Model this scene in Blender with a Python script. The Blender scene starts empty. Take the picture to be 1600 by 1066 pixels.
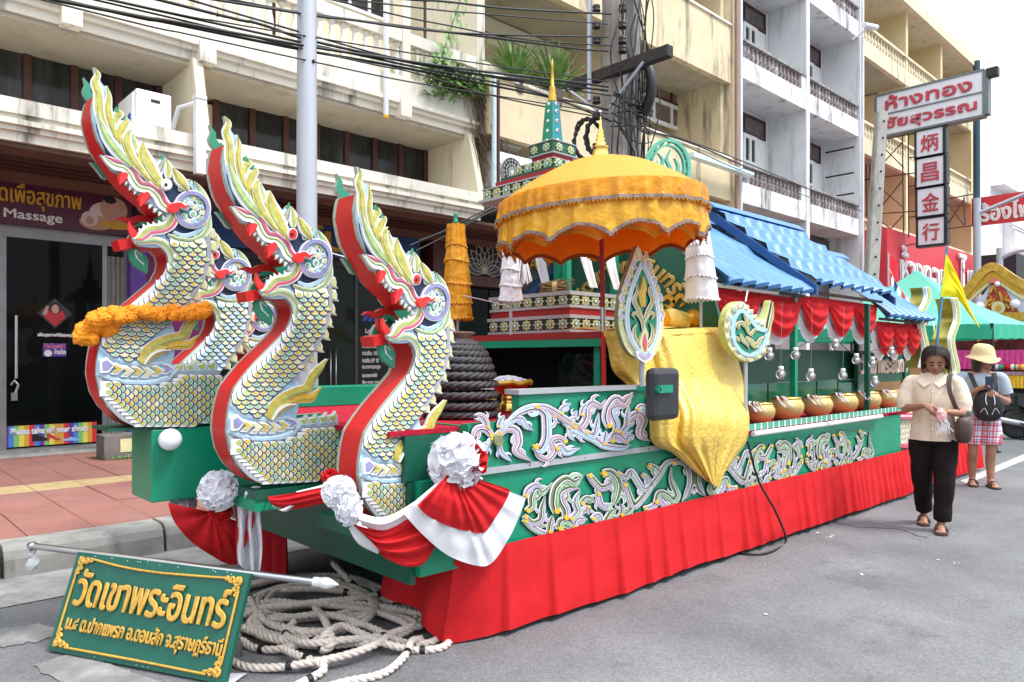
import bpy, bmesh, math, random
from mathutils import Vector, Matrix, noise, geometry
R = random.Random(7)
S = bpy.context.scene
COL = S.collection
# ------------------------------------------------------------------ camera
F, HY, ZC = 1150.0, 562.0, 1.42
AZ = math.atan2(1220.0, 1150.0)
CA, SA = math.cos(AZ), math.sin(AZ)
cam = bpy.data.cameras.new('camera'); camo = bpy.data.objects.new('camera', cam); COL.objects.link(camo)
camo.location = (0, 0, ZC); camo.rotation_euler = (math.pi/2, 0, AZ - math.pi/2)
cam.sensor_width = 36; cam.lens = F*36/1600; cam.shift_y = (HY-533)/1600
cam.clip_start = .05; cam.clip_end = 2000
S.camera = camo
# ------------------------------------------------------------------ sky and sun
W_ = bpy.data.worlds.new('World'); S.world = W_; W_.use_nodes = True
nt = W_.node_tree; nt.nodes.clear()
def wn(t, **k):
    n = nt.nodes.new(t)
    for a, b in k.items(): setattr(n, a, b)
    return n
SUN_EL, SUN_AZ = math.radians(58), math.radians(-62)     # azimuth measured from +X towards +Y
sky = wn('ShaderNodeTexSky', sky_type='NISHITA', sun_disc=False)
sky.sun_elevation = SUN_EL; sky.sun_rotation = math.pi/2 - SUN_AZ
tc = wn('ShaderNodeTexCoord'); sep = wn('ShaderNodeSeparateXYZ')
nt.links.new(tc.outputs['Generated'], sep.inputs[0])
mz = wn('ShaderNodeMath', operation='MAXIMUM'); mz.inputs[1].default_value = 0; nt.links.new(sep.outputs['Z'], mz.inputs[0])
g1 = wn('ShaderNodeMath', operation='MULTIPLY_ADD'); g1.inputs[1].default_value = 2.7; g1.inputs[2].default_value = .62; nt.links.new(mz.outputs[0], g1.inputs[0])
nz_ = wn('ShaderNodeTexNoise'); nz_.inputs['Scale'].default_value = 2.3; nz_.inputs['Detail'].default_value = 6; nz_.inputs['Roughness'].default_value = .55
nt.links.new(tc.outputs['Generated'], nz_.inputs['Vector'])
rp = wn('ShaderNodeValToRGB'); rp.color_ramp.elements[0].position = .36; rp.color_ramp.elements[0].color = (.62, .77, .95, 1); rp.color_ramp.elements[1].position = .62; rp.color_ramp.elements[1].color = (1, 1, 1, 1)
nt.links.new(nz_.outputs['Fac'], rp.inputs[0])
cl = wn('ShaderNodeVectorMath', operation='SCALE'); nt.links.new(rp.outputs[0], cl.inputs[0]); nt.links.new(g1.outputs[0], cl.inputs['Scale'])
cl2 = wn('ShaderNodeVectorMath', operation='SCALE'); nt.links.new(cl.outputs[0], cl2.inputs[0]); cl2.inputs['Scale'].default_value = 5.4
mx = wn('ShaderNodeMix', data_type='RGBA'); mx.inputs['Factor'].default_value = .86
nt.links.new(sky.outputs[0], mx.inputs[6]); nt.links.new(cl2.outputs[0], mx.inputs[7])
bg = wn('ShaderNodeBackground'); bg.inputs['Strength'].default_value = .088
nt.links.new(mx.outputs[2], bg.inputs['Color'])
wo = wn('ShaderNodeOutputWorld'); nt.links.new(bg.outputs[0], wo.inputs[0])
sl = bpy.data.lights.new('sun', 'SUN'); sl.energy = 1.5; sl.angle = math.radians(14); sl.color = (1, .975, .95)
slo = bpy.data.objects.new('sun', sl); COL.objects.link(slo)
sd = Vector((math.cos(SUN_EL)*math.cos(SUN_AZ), math.cos(SUN_EL)*math.sin(SUN_AZ), math.sin(SUN_EL)))
slo.rotation_euler = sd.to_track_quat('Z', 'Y').to_euler(); slo.location = sd*40
vs = S.view_settings; vs.view_transform = 'Standard'; vs.look = 'None'; vs.exposure = 1.3; vs.gamma = 1; vs.use_curve_mapping = False
S.cycles.max_bounces = 6; S.cycles.transparent_max_bounces = 8
# ------------------------------------------------------------------ picture geometry: pixel of the 1600x1066 photograph -> point on a real plane
def ray(x, y):
    u = (x-800)/F; v = (HY-y)/F
    return (CA+u*SA, SA-u*CA, v)
def onY(x, y, Y):
    r = ray(x, y); t = Y/r[1]; return Vector((r[0]*t, Y, ZC+r[2]*t))
def onX(x, y, X):
    r = ray(x, y); t = X/r[0]; return Vector((X, r[1]*t, ZC+r[2]*t))
def onZ(x, y, Z):
    r = ray(x, y); t = (Z-ZC)/r[2]; return Vector((r[0]*t, r[1]*t, Z))
# ------------------------------------------------------------------ materials
MATS = {}
def mat(name, col, rough=.6, metal=0., var=.12, scale=6., bump=.0, bscale=40., stain=None, st_amt=.5, st_thr=.52, st_vert=True, coat=0., spec=.5, trans=0., col2=None, emis=0., sheen=0., st_scale=1., thin=0.):
    if name in MATS: return MATS[name]
    m = bpy.data.materials.new(name); m.use_nodes = True; t = m.node_tree; b = t.nodes['Principled BSDF']
    L = t.links.new; N = t.nodes.new
    b.inputs['Roughness'].default_value = rough; b.inputs['Metallic'].default_value = metal
    b.inputs['Specular IOR Level'].default_value = spec
    if coat: b.inputs['Coat Weight'].default_value = coat; b.inputs['Coat Roughness'].default_value = .15
    if trans: b.inputs['Transmission Weight'].default_value = trans
    if sheen: b.inputs['Sheen Weight'].default_value = sheen
    geo = N('ShaderNodeNewGeometry')
    n1 = N('ShaderNodeTexNoise'); n1.inputs['Scale'].default_value = scale; n1.inputs['Detail'].default_value = 5; n1.inputs['Roughness'].default_value = .6
    L(geo.outputs['Position'], n1.inputs['Vector'])
    a = [max(0, c*(1-var)) for c in col]; c2 = list(col2) if col2 else [min(1, c*(1+var)) for c in col]
    r = N('ShaderNodeValToRGB'); r.color_ramp.elements[0].position = .32; r.color_ramp.elements[1].position = .68
    r.color_ramp.elements[0].color = (*a, 1); r.color_ramp.elements[1].color = (*c2, 1)
    L(n1.outputs['Fac'], r.inputs[0]); out = r.outputs[0]
    if stain:
        mp = N('ShaderNodeMapping'); mp.inputs['Scale'].default_value = (2.2*st_scale, 2.2*st_scale, (.35 if st_vert else 2.2)*st_scale)
        L(geo.outputs['Position'], mp.inputs['Vector'])
        n2 = N('ShaderNodeTexNoise'); n2.inputs['Scale'].default_value = 1.3; n2.inputs['Detail'].default_value = 9; n2.inputs['Roughness'].default_value = .68
        L(mp.outputs[0], n2.inputs['Vector'])
        r2 = N('ShaderNodeValToRGB'); r2.color_ramp.elements[0].position = st_thr; r2.color_ramp.elements[1].position = st_thr+.16
        r2.color_ramp.elements[0].color = (0, 0, 0, 1); r2.color_ramp.elements[1].color = (st_amt,)*3+(1,)
        L(n2.outputs['Fac'], r2.inputs[0])
        mm = N('ShaderNodeMix'); mm.data_type = 'RGBA'; L(r2.outputs[0], mm.inputs['Factor']); L(out, mm.inputs[6]); mm.inputs[7].default_value = (*stain, 1)
        out = mm.outputs[2]
    L(out, b.inputs['Base Color'])
    if emis:
        L(out, b.inputs['Emission Color']); b.inputs['Emission Strength'].default_value = emis
    if bump:
        n3 = N('ShaderNodeTexNoise'); n3.inputs['Scale'].default_value = bscale; n3.inputs['Detail'].default_value = 6
        L(geo.outputs['Position'], n3.inputs['Vector'])
        bp = N('ShaderNodeBump'); bp.inputs['Strength'].default_value = bump; bp.inputs['Distance'].default_value = .02
        L(n3.outputs['Fac'], bp.inputs['Height']); L(bp.outputs[0], b.inputs['Normal'])
    if thin:
        ms = N('ShaderNodeMixShader'); tl = N('ShaderNodeBsdfTranslucent'); L(out, tl.inputs['Color']); ms.inputs[0].default_value = thin
        L(b.outputs[0], ms.inputs[1]); L(tl.outputs[0], ms.inputs[2]); L(ms.outputs[0], t.nodes['Material Output'].inputs[0])
    MATS[name] = m
    return m
def gloss(name, col, rough=.35, **k): return mat(name, col, rough, var=k.pop('var', .08), **k)
GREEN = gloss('green_paint', (.005, .25, .135), .35, var=.12, scale=3, stain=(.003, .16, .09), st_amt=.35)
DGREEN = gloss('dark_green_paint', (.004, .085, .05), .4)
SGREEN = gloss('sign_green', (.004, .10, .065), .38, stain=(.01, .16, .11), st_amt=.5)
RED = gloss('red_paint', (.52, .014, .014), .45, scale=4, spec=.3)
DRED = gloss('dark_red_paint', (.30, .012, .015), .5)
WHITE = gloss('white_paint', (.80, .80, .80), .45)
LGREY = gloss('grey_trim', (.36, .37, .39), .45)
YEL = gloss('yellow_paint', (.58, .44, .08), .45, var=.22, scale=30)
LIME = gloss('lime_paint', (.42, .47, .14), .45, var=.25, scale=30)
PGREEN = gloss('pale_green_paint', (.28, .46, .28), .45, var=.25, scale=30)
LEAFG = gloss('leaf_green_paint', (.02, .26, .15), .45)
LILAC = gloss('lilac_paint', (.27, .26, .47), .45, var=.15, scale=20)
LILACP = gloss('pale_lilac_paint', (.46, .37, .52), .45, var=.15, scale=20)
LBLUE = gloss('light_blue_paint', (.40, .60, .76), .45, var=.15, scale=20)
NAVY = gloss('navy_paint', (.012, .022, .075), .5)
PINK = gloss('pink_paint', (.62, .10, .16), .45, var=.1)
ROSEP = gloss('muted_rose_paint', (.50, .33, .36), .45, var=.12)
OUTL = gloss('shadow_and_line_paint', (.006, .035, .022), .5)  # outline shadow of the scrolls put into the colour; also their dark lines
OLIVE = gloss('olive_paint', (.19, .215, .10), .5, var=.2, scale=25)
OCHRE = gloss('ochre_yellow_paint', (.78, .46, .03), .45)
CREAMP = gloss('cream_paint', (.66, .62, .34), .45, var=.18, scale=28)
BLACK = mat('black_plastic', (.012, .012, .013), .45)
RUBBER = mat('black_rubber', (.02, .02, .02), .6, var=.25, bump=.1)
STEEL = mat('steel', (.55, .56, .58), .28, metal=1., var=.06)
GALV = mat('galvanised_steel', (.46, .48, .53), .45, metal=.35, var=.06, scale=2)
GOLD = mat('gold_metal', (.86, .56, .14), .26, metal=1., var=.1, scale=20)
GOLDP = mat('gold_paint', (.60, .33, .03), .38, metal=.35, var=.25, scale=25)
BRASS = mat('brushed_brass', (.62, .46, .17), .40, metal=.35, var=.12, scale=12)
GLASSD = mat('dark_glass', (.006, .007, .008), .03, var=.4, scale=.7, spec=.10)
GLASSG = mat('green_glass', (.014, .022, .019), .05, var=.4, scale=.7, spec=.16)
GLASSW = mat('window_glass', (.022, .022, .021), .10, var=.35, scale=1.2, spec=.3, stain=(.07, .07, .068), st_amt=.7, st_thr=.47)
CURT = mat('curtain_cloth', (.36, .36, .34), .8, var=.15, scale=9)
BROWN = mat('brown_wood', (.075, .022, .014), .45, var=.25, scale=14)
CREAM = mat('cream_wall', (.74, .66, .49), .8, var=.07, scale=1.5, stain=(.14, .12, .09), st_amt=.6, st_thr=.565, bump=.05)
CREAMW = mat('cream_ledge', (.80, .75, .64), .8, var=.06, scale=2, stain=(.07, .065, .05), st_amt=.92, st_thr=.53, bump=.05)
OCREAM = mat('stained_cream_wall', (.70, .58, .38), .82, var=.09, scale=1.5, stain=(.13, .11, .085), st_amt=.85, st_thr=.525, bump=.06)
GWALL = mat('grey_white_wall', (.68, .68, .69), .82, var=.08, scale=1.2, stain=(.25, .24, .235), st_amt=.6, st_thr=.535, bump=.04)
GLEDGE = mat('mouldy_white_ledge', (.74, .73, .74), .82, var=.05, scale=2, stain=(.05, .05, .05), st_amt=.9, st_thr=.51, bump=.05)
YWALL = mat('yellow_wall', (.74, .59, .34), .82, var=.06, scale=1.2, stain=(.22, .17, .10), st_amt=.5, st_thr=.62, bump=.04)
YLEDGE = mat('yellow_ledge', (.72, .63, .44), .82, var=.06, scale=2, stain=(.08, .07, .05), st_amt=.8, st_thr=.56)
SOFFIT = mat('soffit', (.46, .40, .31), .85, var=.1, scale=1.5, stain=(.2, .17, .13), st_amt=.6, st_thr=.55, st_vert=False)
BROWNW = mat('brown_ceiling_boards', (.12, .07, .05), .75, var=.2, scale=5)
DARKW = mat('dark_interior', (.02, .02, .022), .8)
CONC = mat('concrete', (.37, .35, .32), .9, var=.15, scale=4, stain=(.12, .11, .10), st_amt=.75, st_thr=.52, bump=.15)
CONCP = mat('pole_concrete', (.30, .27, .24), .9, var=.18, scale=5, stain=(.10, .09, .08), st_amt=.7, st_thr=.5, bump=.12)
KERBM = mat('kerb_concrete', (.29, .28, .255), .9, var=.2, scale=5, stain=(.09, .085, .075), st_amt=.85, st_thr=.53, bump=.25, bscale=25)
WHITEP = mat('aged_white_plaster', (.76, .76, .78), .75, var=.05, scale=2, stain=(.4, .4, .42), st_amt=.4, st_thr=.58)
IRON = mat('rusty_iron', (.09, .06, .05), .7, metal=.3, var=.4, scale=12)
CABLE = mat('cable_black', (.010, .010, .011), .5)
# cloths
def cloth(name, col, rough=.75, var=.1, scale=5, bscale=9, bump=.25, **k):
    return mat(name, col, rough, var=var, scale=scale, bump=bump, bscale=bscale, spec=.15, **k)
CRED = cloth('red_cloth', (.56, .016, .020), var=.08, stain=(.40, .014, .016), st_amt=.35, st_thr=.52)
CWHITE = cloth('white_cloth', (.84, .83, .87), var=.04, thin=.12)
CGOLD = mat('gold_satin', (.84, .58, .10), .32, metal=.08, var=.10, scale=24, bump=.6, bscale=40, spec=.9)
CORANGE = mat('orange_satin', (.78, .33, .010), .30, metal=.15, var=.2, scale=11, bump=.45, bscale=26, thin=.25)
CAMBER = mat('amber_satin', (.84, .45, .03), .28, metal=.15, var=.2, scale=9, bump=.45, bscale=26, thin=.25)
CYELLOW = mat('yellow_canopy_cloth', (.80, .44, .05), .6, var=.05, scale=6, bump=.04, bscale=30, thin=.4)
CORLIN = mat('orange_lining', (.86, .27, .008), .8, var=.05, thin=.5)
MARIG = mat('marigold', (.88, .27, .003), .75, var=.22, scale=60, bump=.3, bscale=90)
CARPET = cloth('red_carpet', (.36, .012, .03), .9, var=.2, scale=20)
BLUEROOF = mat('blue_roof_steel', (.055, .185, .42), .42, var=.12, scale=2.5, stain=(.18, .32, .52), st_amt=.5, st_thr=.55, st_vert=False)
BLUEDK = mat('blue_roof_trim', (.012, .065, .20), .4)
ROPE = mat('cotton_rope', (.66, .57, .50), .9, var=.14, scale=30, bump=.3, bscale=120)
SKIN = mat('skin', (.33, .16, .095), .5, var=.1, scale=14)
HAIR = mat('black_hair', (.010, .008, .008), .55, var=.5, scale=90, bump=.5, bscale=160)
PLANT = mat('plant_leaf', (.13, .26, .05), .5, var=.45, scale=7)
DRYP = mat('dry_roots', (.20, .14, .09), .9, var=.35, scale=20)
# ------------------------------------------------------------------ mesh building
WLOC = {}
class MB:
    def __init__(s): s.v = []; s.f = []; s.m = []; s.sm = []; s.mats = []
    def mi(s, m):
        if m not in s.mats: s.mats.append(m)
        return s.mats.index(m)
    def add(s, vs_, fs, m, smooth=False):
        o = len(s.v); s.v.extend([tuple(p) for p in vs_]); k = s.mi(m)
        for f in fs: s.f.append(tuple(i+o for i in f)); s.m.append(k); s.sm.append(smooth)
        return s
    def box(s, x0, x1, y0, y1, z0, z1, m):
        return s.add([(x0,y0,z0),(x1,y0,z0),(x1,y1,z0),(x0,y1,z0),(x0,y0,z1),(x1,y0,z1),(x1,y1,z1),(x0,y1,z1)],
              [(0,3,2,1),(4,5,6,7),(0,1,5,4),(1,2,6,5),(2,3,7,6),(3,0,4,7)], m)
    def bbox(s, x0, x1, y0, y1, z0, z1, m, b=.01):
        """box with chamfered vertical/horizontal edges"""
        bm = bmesh.new(); bmesh.ops.create_cube(bm, size=1)
        for v in bm.verts: v.co = ((x0+x1)/2+v.co.x*(x1-x0), (y0+y1)/2+v.co.y*(y1-y0), (z0+z1)/2+v.co.z*(z1-z0))
        bmesh.ops.bevel(bm, geom=bm.edges[:], offset=b, segments=2, affect='EDGES', profile=.5)
        return s.bm(bm, m)
    def bm(s, bm, m, smooth=False, M=None):
        bm.verts.index_update()
        s.add([(M @ v.co) if M else v.co.copy() for v in bm.verts], [[v.index for v in f.verts] for f in bm.faces], m, smooth); bm.free(); return s
    def tube(s, path, r, m, n=8, caps=True, smooth=True, up=None):
        P = [Vector(p) for p in path]; k = len(P)
        rr = r if isinstance(r, (list, tuple)) else [r]*k
        vs_ = []; fs = []
        t0 = (P[1]-P[0]).normalized(); a = t0.orthogonal().normalized() if up is None else (Vector(up)-t0*t0.dot(Vector(up))).normalized()
        for i in range(k):
            t = (P[min(i+1,k-1)]-P[max(i-1,0)])
            t = t.normalized() if t.length > 1e-9 else t0
            a = (a-t*a.dot(t));
            a = a.normalized() if a.length > 1e-6 else t.orthogonal().normalized()
            b = t.cross(a)
            for j in range(n):
                w = 2*math.pi*j/n; vs_.append(P[i]+(a*math.cos(w)+b*math.sin(w))*rr[i])
            t0 = t
        for i in range(k-1):
            for j in range(n): fs.append((i*n+j, i*n+(j+1)%n, (i+1)*n+(j+1)%n, (i+1)*n+j))
        s.add(vs_, fs, m, smooth)
        if caps: s.add(vs_[:n], [tuple(range(n))[::-1]], m); s.add(vs_[-n:], [tuple(range(n))], m)
        return s
    def lathe(s, prof, c, m, n=20, smooth=True, sx=1., sy=1., M=None):
        vs_ = []; fs = []; c = Vector(c)
        for (r, z) in prof:
            for j in range(n):
                w = 2*math.pi*j/n; p = Vector((r*math.cos(w)*sx, r*math.sin(w)*sy, z)); vs_.append(c+((M @ p) if M else p))
        for i in range(len(prof)-1):
            for j in range(n): fs.append((i*n+j, i*n+(j+1)%n, (i+1)*n+(j+1)%n, (i+1)*n+j))
        if prof[0][0] > 1e-4: fs.append(tuple(range(n))[::-1])
        if prof[-1][0] > 1e-4: fs.append(tuple(range((len(prof)-1)*n, len(prof)*n)))
        return s.add(vs_, fs, m, smooth)
    def grid(s, fn, nu, nv, m, smooth=True, thick=0):
        vs_ = [fn(i/nu, j/nv) for j in range(nv+1) for i in range(nu+1)]
        fs = [(j*(nu+1)+i, j*(nu+1)+i+1, (j+1)*(nu+1)+i+1, (j+1)*(nu+1)+i) for j in range(nv) for i in range(nu)]
        return s.add(vs_, fs, m, smooth)
    def prism(s, poly, mp, d0, d1, m, side=None, back=None):
        """poly: 2-D outline; mp(a,b,depth) -> point; caps at depth d0 (front) and d1"""
        side = side or m; back = back or m
        pts = [Vector((p[0], p[1], 0)) for p in poly]
        tri = geometry.tessellate_polygon([pts]); n = len(poly)
        f = [mp(p[0], p[1], d0) for p in poly]; b = [mp(p[0], p[1], d1) for p in poly]
        s.add(f, tri, m); s.add(b, [t[::-1] for t in tri], back)
        s.add(f+b, [(i, (i+1) % n, n+(i+1) % n, n+i) for i in range(n)], side)
        return s
    def ball(s, c, r, m, n=12, k=8, sx=1, sy=1, sz=1, M=None):
        prof = [(max(1e-5, r*math.sin(math.pi*i/k)), -r*math.cos(math.pi*i/k)*sz) for i in range(k+1)]
        return s.lathe(prof, c, m, n, True, sx, sy, M)
    def mesh(s, name, off=None):
        me = bpy.data.meshes.new(name)
        o = off or Vector((0,0,0))
        me.from_pydata([(v[0]-o[0], v[1]-o[1], v[2]-o[2]) for v in s.v], [], s.f)
        for m in s.mats: me.materials.append(m)
        me.polygons.foreach_set('material_index', s.m); me.polygons.foreach_set('use_smooth', s.sm)
        me.update(); return me
    def build(s, name, parent=None, at=None):
        """world-coordinate vertices; parent is an object already placed (unrotated)"""
        off = Vector(at) if at is not None else (WLOC[parent.name] if parent else Vector((0,0,0)))
        me = s.mesh(name, off)
        bm = bmesh.new(); bm.from_mesh(me); bmesh.ops.recalc_face_normals(bm, faces=bm.faces); bm.to_mesh(me); bm.free()
        o = bpy.data.objects.new(name, me); COL.objects.link(o)
        WLOC[o.name] = off.copy()
        if parent:
            o.parent = parent; o.location = off-WLOC[parent.name]
        else: o.location = off
        return o
def tag(o, label=None, cat=None, group=None, kind=None):
    for k, v in (('label', label), ('category', cat), ('group', group), ('kind', kind)):
        if v: o[k] = v
    return o
def thing(name, label, cat, loc=(0,0,0), group=None):
    o = bpy.data.objects.new(name, None); COL.objects.link(o); o.location = loc; o.empty_display_size = .1
    WLOC[o.name] = Vector(loc); return tag(o, label, cat, group)
KIDS = {}
def dup(o, delta=(0,0,0), label=None, group=None, parent=None, pick=None):
    c = o.copy(); COL.objects.link(c)
    if parent: c.parent = parent
    else: c.location = Vector(o.location)+Vector(delta)
    if pick: pick(c)
    if label: c['label'] = label
    if group: c['group'] = group
    for ch in list(o.children): dup(ch, parent=c, pick=pick)
    return c
def place(me, name, loc, parent=None, rot=(0,0,0), scale=None):
    """one more object that shares mesh data; loc in world coordinates"""
    o = bpy.data.objects.new(name, me); COL.objects.link(o)
    loc = Vector(loc); WLOC[o.name] = loc.copy()
    if parent: o.parent = parent; o.location = loc-WLOC[parent.name]
    else: o.location = loc
    o.rotation_euler = rot
    if scale: o.scale = scale
    return o
def cr(pts, n=6, closed=False):
    """Catmull-Rom through points (any dimension)"""
    P = [Vector(p) for p in pts]; k = len(P); out = []
    rng = range(k) if closed else range(k-1)
    for i in rng:
        p1, p2 = P[i], P[(i+1) % k]
        p0 = P[(i-1) % k] if (closed or i > 0) else p1*2-p2
        p3 = P[(i+2) % k] if (closed or i < k-2) else p2*2-p1
        for j in range(n):
            t = j/n
            out.append(.5*((2*p1)+(p2-p0)*t+(2*p0-5*p1+4*p2-p3)*t*t+(3*p1-p0-3*p2+p3)*t**3))
    if not closed: out.append(P[-1].copy())
    return out
def interp(lst, t):
    if not isinstance(lst, (list, tuple)): return lst
    x = t*(len(lst)-1); i = min(int(x), len(lst)-2); return lst[i]+(lst[i+1]-lst[i])*(x-i)
def strip2(path, width, a=-1., b=1., n=6):
    """2-D outline of a stroke along path, between the side offsets a and b (in half widths)"""
    P = cr([(p[0], p[1]) for p in path], n); k = len(P); L_, R_ = [], []
    for i, p in enumerate(P):
        t = (P[min(i+1,k-1)]-P[max(i-1,0)]); t = t.normalized() if t.length > 1e-9 else Vector((1,0)); nrm = Vector((-t.y, t.x))
        w = interp(width, i/(k-1))*.5
        L_.append(p+nrm*w*a); R_.append(p+nrm*w*b)
    return L_, R_
def ribbon(mb, path, width, mp, d0, d1, m, a=-1., b=1., n=6):
    """raised strip: quads on top (depth d1 towards the viewer), walls down to d0"""
    L_, R_ = strip2(path, width, a, b, n); k = len(L_)
    T = [mp(p.x, p.y, d1) for p in L_]+[mp(p.x, p.y, d1) for p in R_]; B = [mp(p.x, p.y, d0) for p in L_]+[mp(p.x, p.y, d0) for p in R_]
    mb.add(T, [(i, i+1, k+i+1, k+i) for i in range(k-1)], m)
    mb.add(T+B, [(i, i+1, 2*k+i+1, 2*k+i) for i in range(k-1)]+[(k+i, k+i+1, 3*k+i+1, 3*k+i) for i in range(k-1)]+[(0, k, 3*k, 2*k), (k-1, 2*k-1, 4*k-1, 3*k-1)], m)
_tx = {}
def text_geo(body):
    if body in _tx: return _tx[body]
    c = bpy.data.curves.new('lettering', 'FONT'); c.body = body; c.resolution_u = 3
    o = bpy.data.objects.new('lettering', c); COL.objects.link(o); bpy.context.view_layer.update()
    me = bpy.data.meshes.new_from_object(o.evaluated_get(bpy.context.evaluated_depsgraph_get()))
    V = [Vector(v.co) for v in me.vertices]; Fc = [tuple(p.vertices) for p in me.polygons]
    # weld, then boundary loops
    key = {}; idx = []; W = []
    for v in V:
        k = (round(v.x, 4), round(v.y, 4))
        if k not in key: key[k] = len(W); W.append(v)
        idx.append(key[k])
    Fc = [tuple(idx[i] for i in f) for f in Fc]; Fc = [f for f in Fc if len(set(f)) == len(f)]
    cnt = {}
    for f in Fc:
        for i in range(len(f)):
            e = (f[i], f[(i+1) % len(f)]); k = (min(e), max(e)); cnt[k] = cnt.get(k, 0)+1
    E = [e for e, n in cnt.items() if n == 1]; adj = {}
    for a, b in E: adj.setdefault(a, []).append(b); adj.setdefault(b, []).append(a)
    loops = []; used = set()
    for a, b in E:
        if (a, b) in used: continue
        lp = [a]; used.add((a, b)); prev, cur = a, b
        while cur != a and len(lp) < 4000:
            lp.append(cur); nx = [q for q in adj[cur] if q != prev and (min(q,cur),max(q,cur)) not in used]
            if not nx: break
            used.add((min(nx[0],cur),max(nx[0],cur))); prev, cur = cur, nx[0]
        loops.append(lp)
    bpy.data.objects.remove(o); bpy.data.meshes.remove(me)
    xs = [v.x for v in W]; ys = [v.y for v in W]
    _tx[body] = (W, Fc, loops, (min(xs), max(xs), min(ys), max(ys))); return _tx[body]
def lettering(mb, body, org, ux, uy, w, h, m, depth=.01, bold=0., mp=None, edge=None):
    """raised letters: org = lower left corner, ux/uy unit directions, w x h = size of the block of writing"""
    V, Fc, loops, (x0, x1, y0, y1) = text_geo(body)
    ux, uy, org = Vector(ux).normalized(), Vector(uy).normalized(), Vector(org); nn = ux.cross(uy).normalized()
    def q(v, d):
        a, b = (v.x-x0)/(x1-x0), (v.y-y0)/(y1-y0)
        if mp: return mp(a, b, d)
        return org+ux*(a*w)+uy*(b*h)+nn*d
    T = [q(v, depth) for v in V]; mb.add(T, Fc, m)
    for lp in loops:
        if len(lp) < 3: continue
        if bold:
            pts = [q(V[i], depth*.6) for i in lp]; pts.append(pts[0]); mb.tube(pts, bold, edge or m, n=5, caps=False)
        else:
            k = len(lp); mb.add([q(V[i], depth) for i in lp]+[q(V[i], 0) for i in lp], [(i, (i+1) % k, k+(i+1) % k, k+i) for i in range(k)], edge or m)
def XZ(Y): return lambda a, b, d: Vector((a, Y-d, b))          # plane of the street's length; depth comes towards the road
def PX(Y):                                                       # outline given in photograph pixels, lying in the plane y = Y
    def f(a, b, d):
        p = onY(a, b, Y); return Vector((p.x, Y-d, p.z))
    return f
# ================================================================== SETTING
def quad_sheet(name, x0, x1, y0, y1, z, m, nx=1, ny=1):
    b = MB(); b.grid(lambda u, v: (x0+(x1-x0)*u, y0+(y1-y0)*v, z), nx, ny, m, False)
    return tag(b.build(name), kind='structure')
# asphalt: base colour with aggregate speckle and patches
ASPH = mat('asphalt', (.165, .165, .172), .88, var=.26, scale=.8, bump=.5, bscale=150, stain=(.085, .085, .09), st_amt=.6, st_thr=.53, st_vert=False, st_scale=.6)
t = ASPH.node_tree; b_ = t.nodes['Principled BSDF']; old = b_.inputs['Base Color'].links[0].from_socket
gg = t.nodes.new('ShaderNodeNewGeometry'); vv = t.nodes.new('ShaderNodeTexVoronoi'); vv.inputs['Scale'].default_value = 95; t.links.new(gg.outputs['Position'], vv.inputs['Vector'])
r_ = t.nodes.new('ShaderNodeValToRGB'); r_.color_ramp.elements[0].color = (.80,.80,.80,1); r_.color_ramp.elements[1].color = (1.18,1.18,1.17,1); r_.color_ramp.elements[0].position = .2; r_.color_ramp.elements[1].position = .9
t.links.new(vv.outputs['Color'], r_.inputs[0]); m_ = t.nodes.new('ShaderNodeMix'); m_.data_type = 'RGBA'; m_.blend_type = 'MULTIPLY'; m_.inputs['Factor'].default_value = 1
t.links.new(old, m_.inputs[6]); t.links.new(r_.outputs[0], m_.inputs[7]); t.links.new(m_.outputs[2], b_.inputs['Base Color'])
quad_sheet('road', -120, 400, -60, 60, 0, ASPH)
GUT = mat('gutter_concrete', (.31, .30, .29), .9, var=.2, scale=3, stain=(.12, .115, .11), st_amt=.8, st_thr=.5, st_vert=False, bump=.2)
quad_sheet('gutter', -20, 60, 5.05, 5.72, .006, GUT, 8, 1)
WORN = mat('worn_road_paint', (.27, .265, .255), .85, var=.2, scale=9, stain=(.17, .17, .17), st_amt=1., st_thr=.40, st_vert=False)
def flat_poly(name, px, z, m, z0=0.):
    rj = random.Random(len(name)+int(px[0][0])); q_ = []
    for i in range(len(px)):
        (xa, ya), (xb, yb) = px[i], px[(i+1) % len(px)]; n_ = max(1, int(math.hypot(xb-xa, yb-ya)/7))
        for k in range(n_): q_.append((xa+(xb-xa)*k/n_+rj.uniform(-5, 5)*(1 if k else .3), ya+(yb-ya)*k/n_+rj.uniform(-2.2, 2.2)))
    if name == 'road_marking' and m is WORN: px = q_
    b = MB(); P = [onZ(x, y, z0) for x, y in px]; pts = [Vector((p.x, p.y, 0)) for p in P]
    b.add([(p.x, p.y, z) for p in P], geometry.tessellate_polygon([pts]), m)
    return tag(b.build(name), kind='structure')
flat_poly('road_marking', [(-60, 996), (60, 976), (108, 990), (60, 1003), (-60, 1022)], .005, WORN)
flat_poly('road_marking', [(50, 1042), (120, 1018), (330, 1100), (200, 1130)], .005, WORN)
flat_poly('road_marking', [(1500, 752), (1610, 706), (1620, 712), (1512, 757)], .005, mat('faded_line', (.40, .40, .38), .85, var=.2, scale=8, stain=(.2, .2, .2), st_amt=.8))
lt = MB(); rl = random.Random(9); LIT = mat('paper_scrap', (.62, .62, .6), .8)
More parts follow.
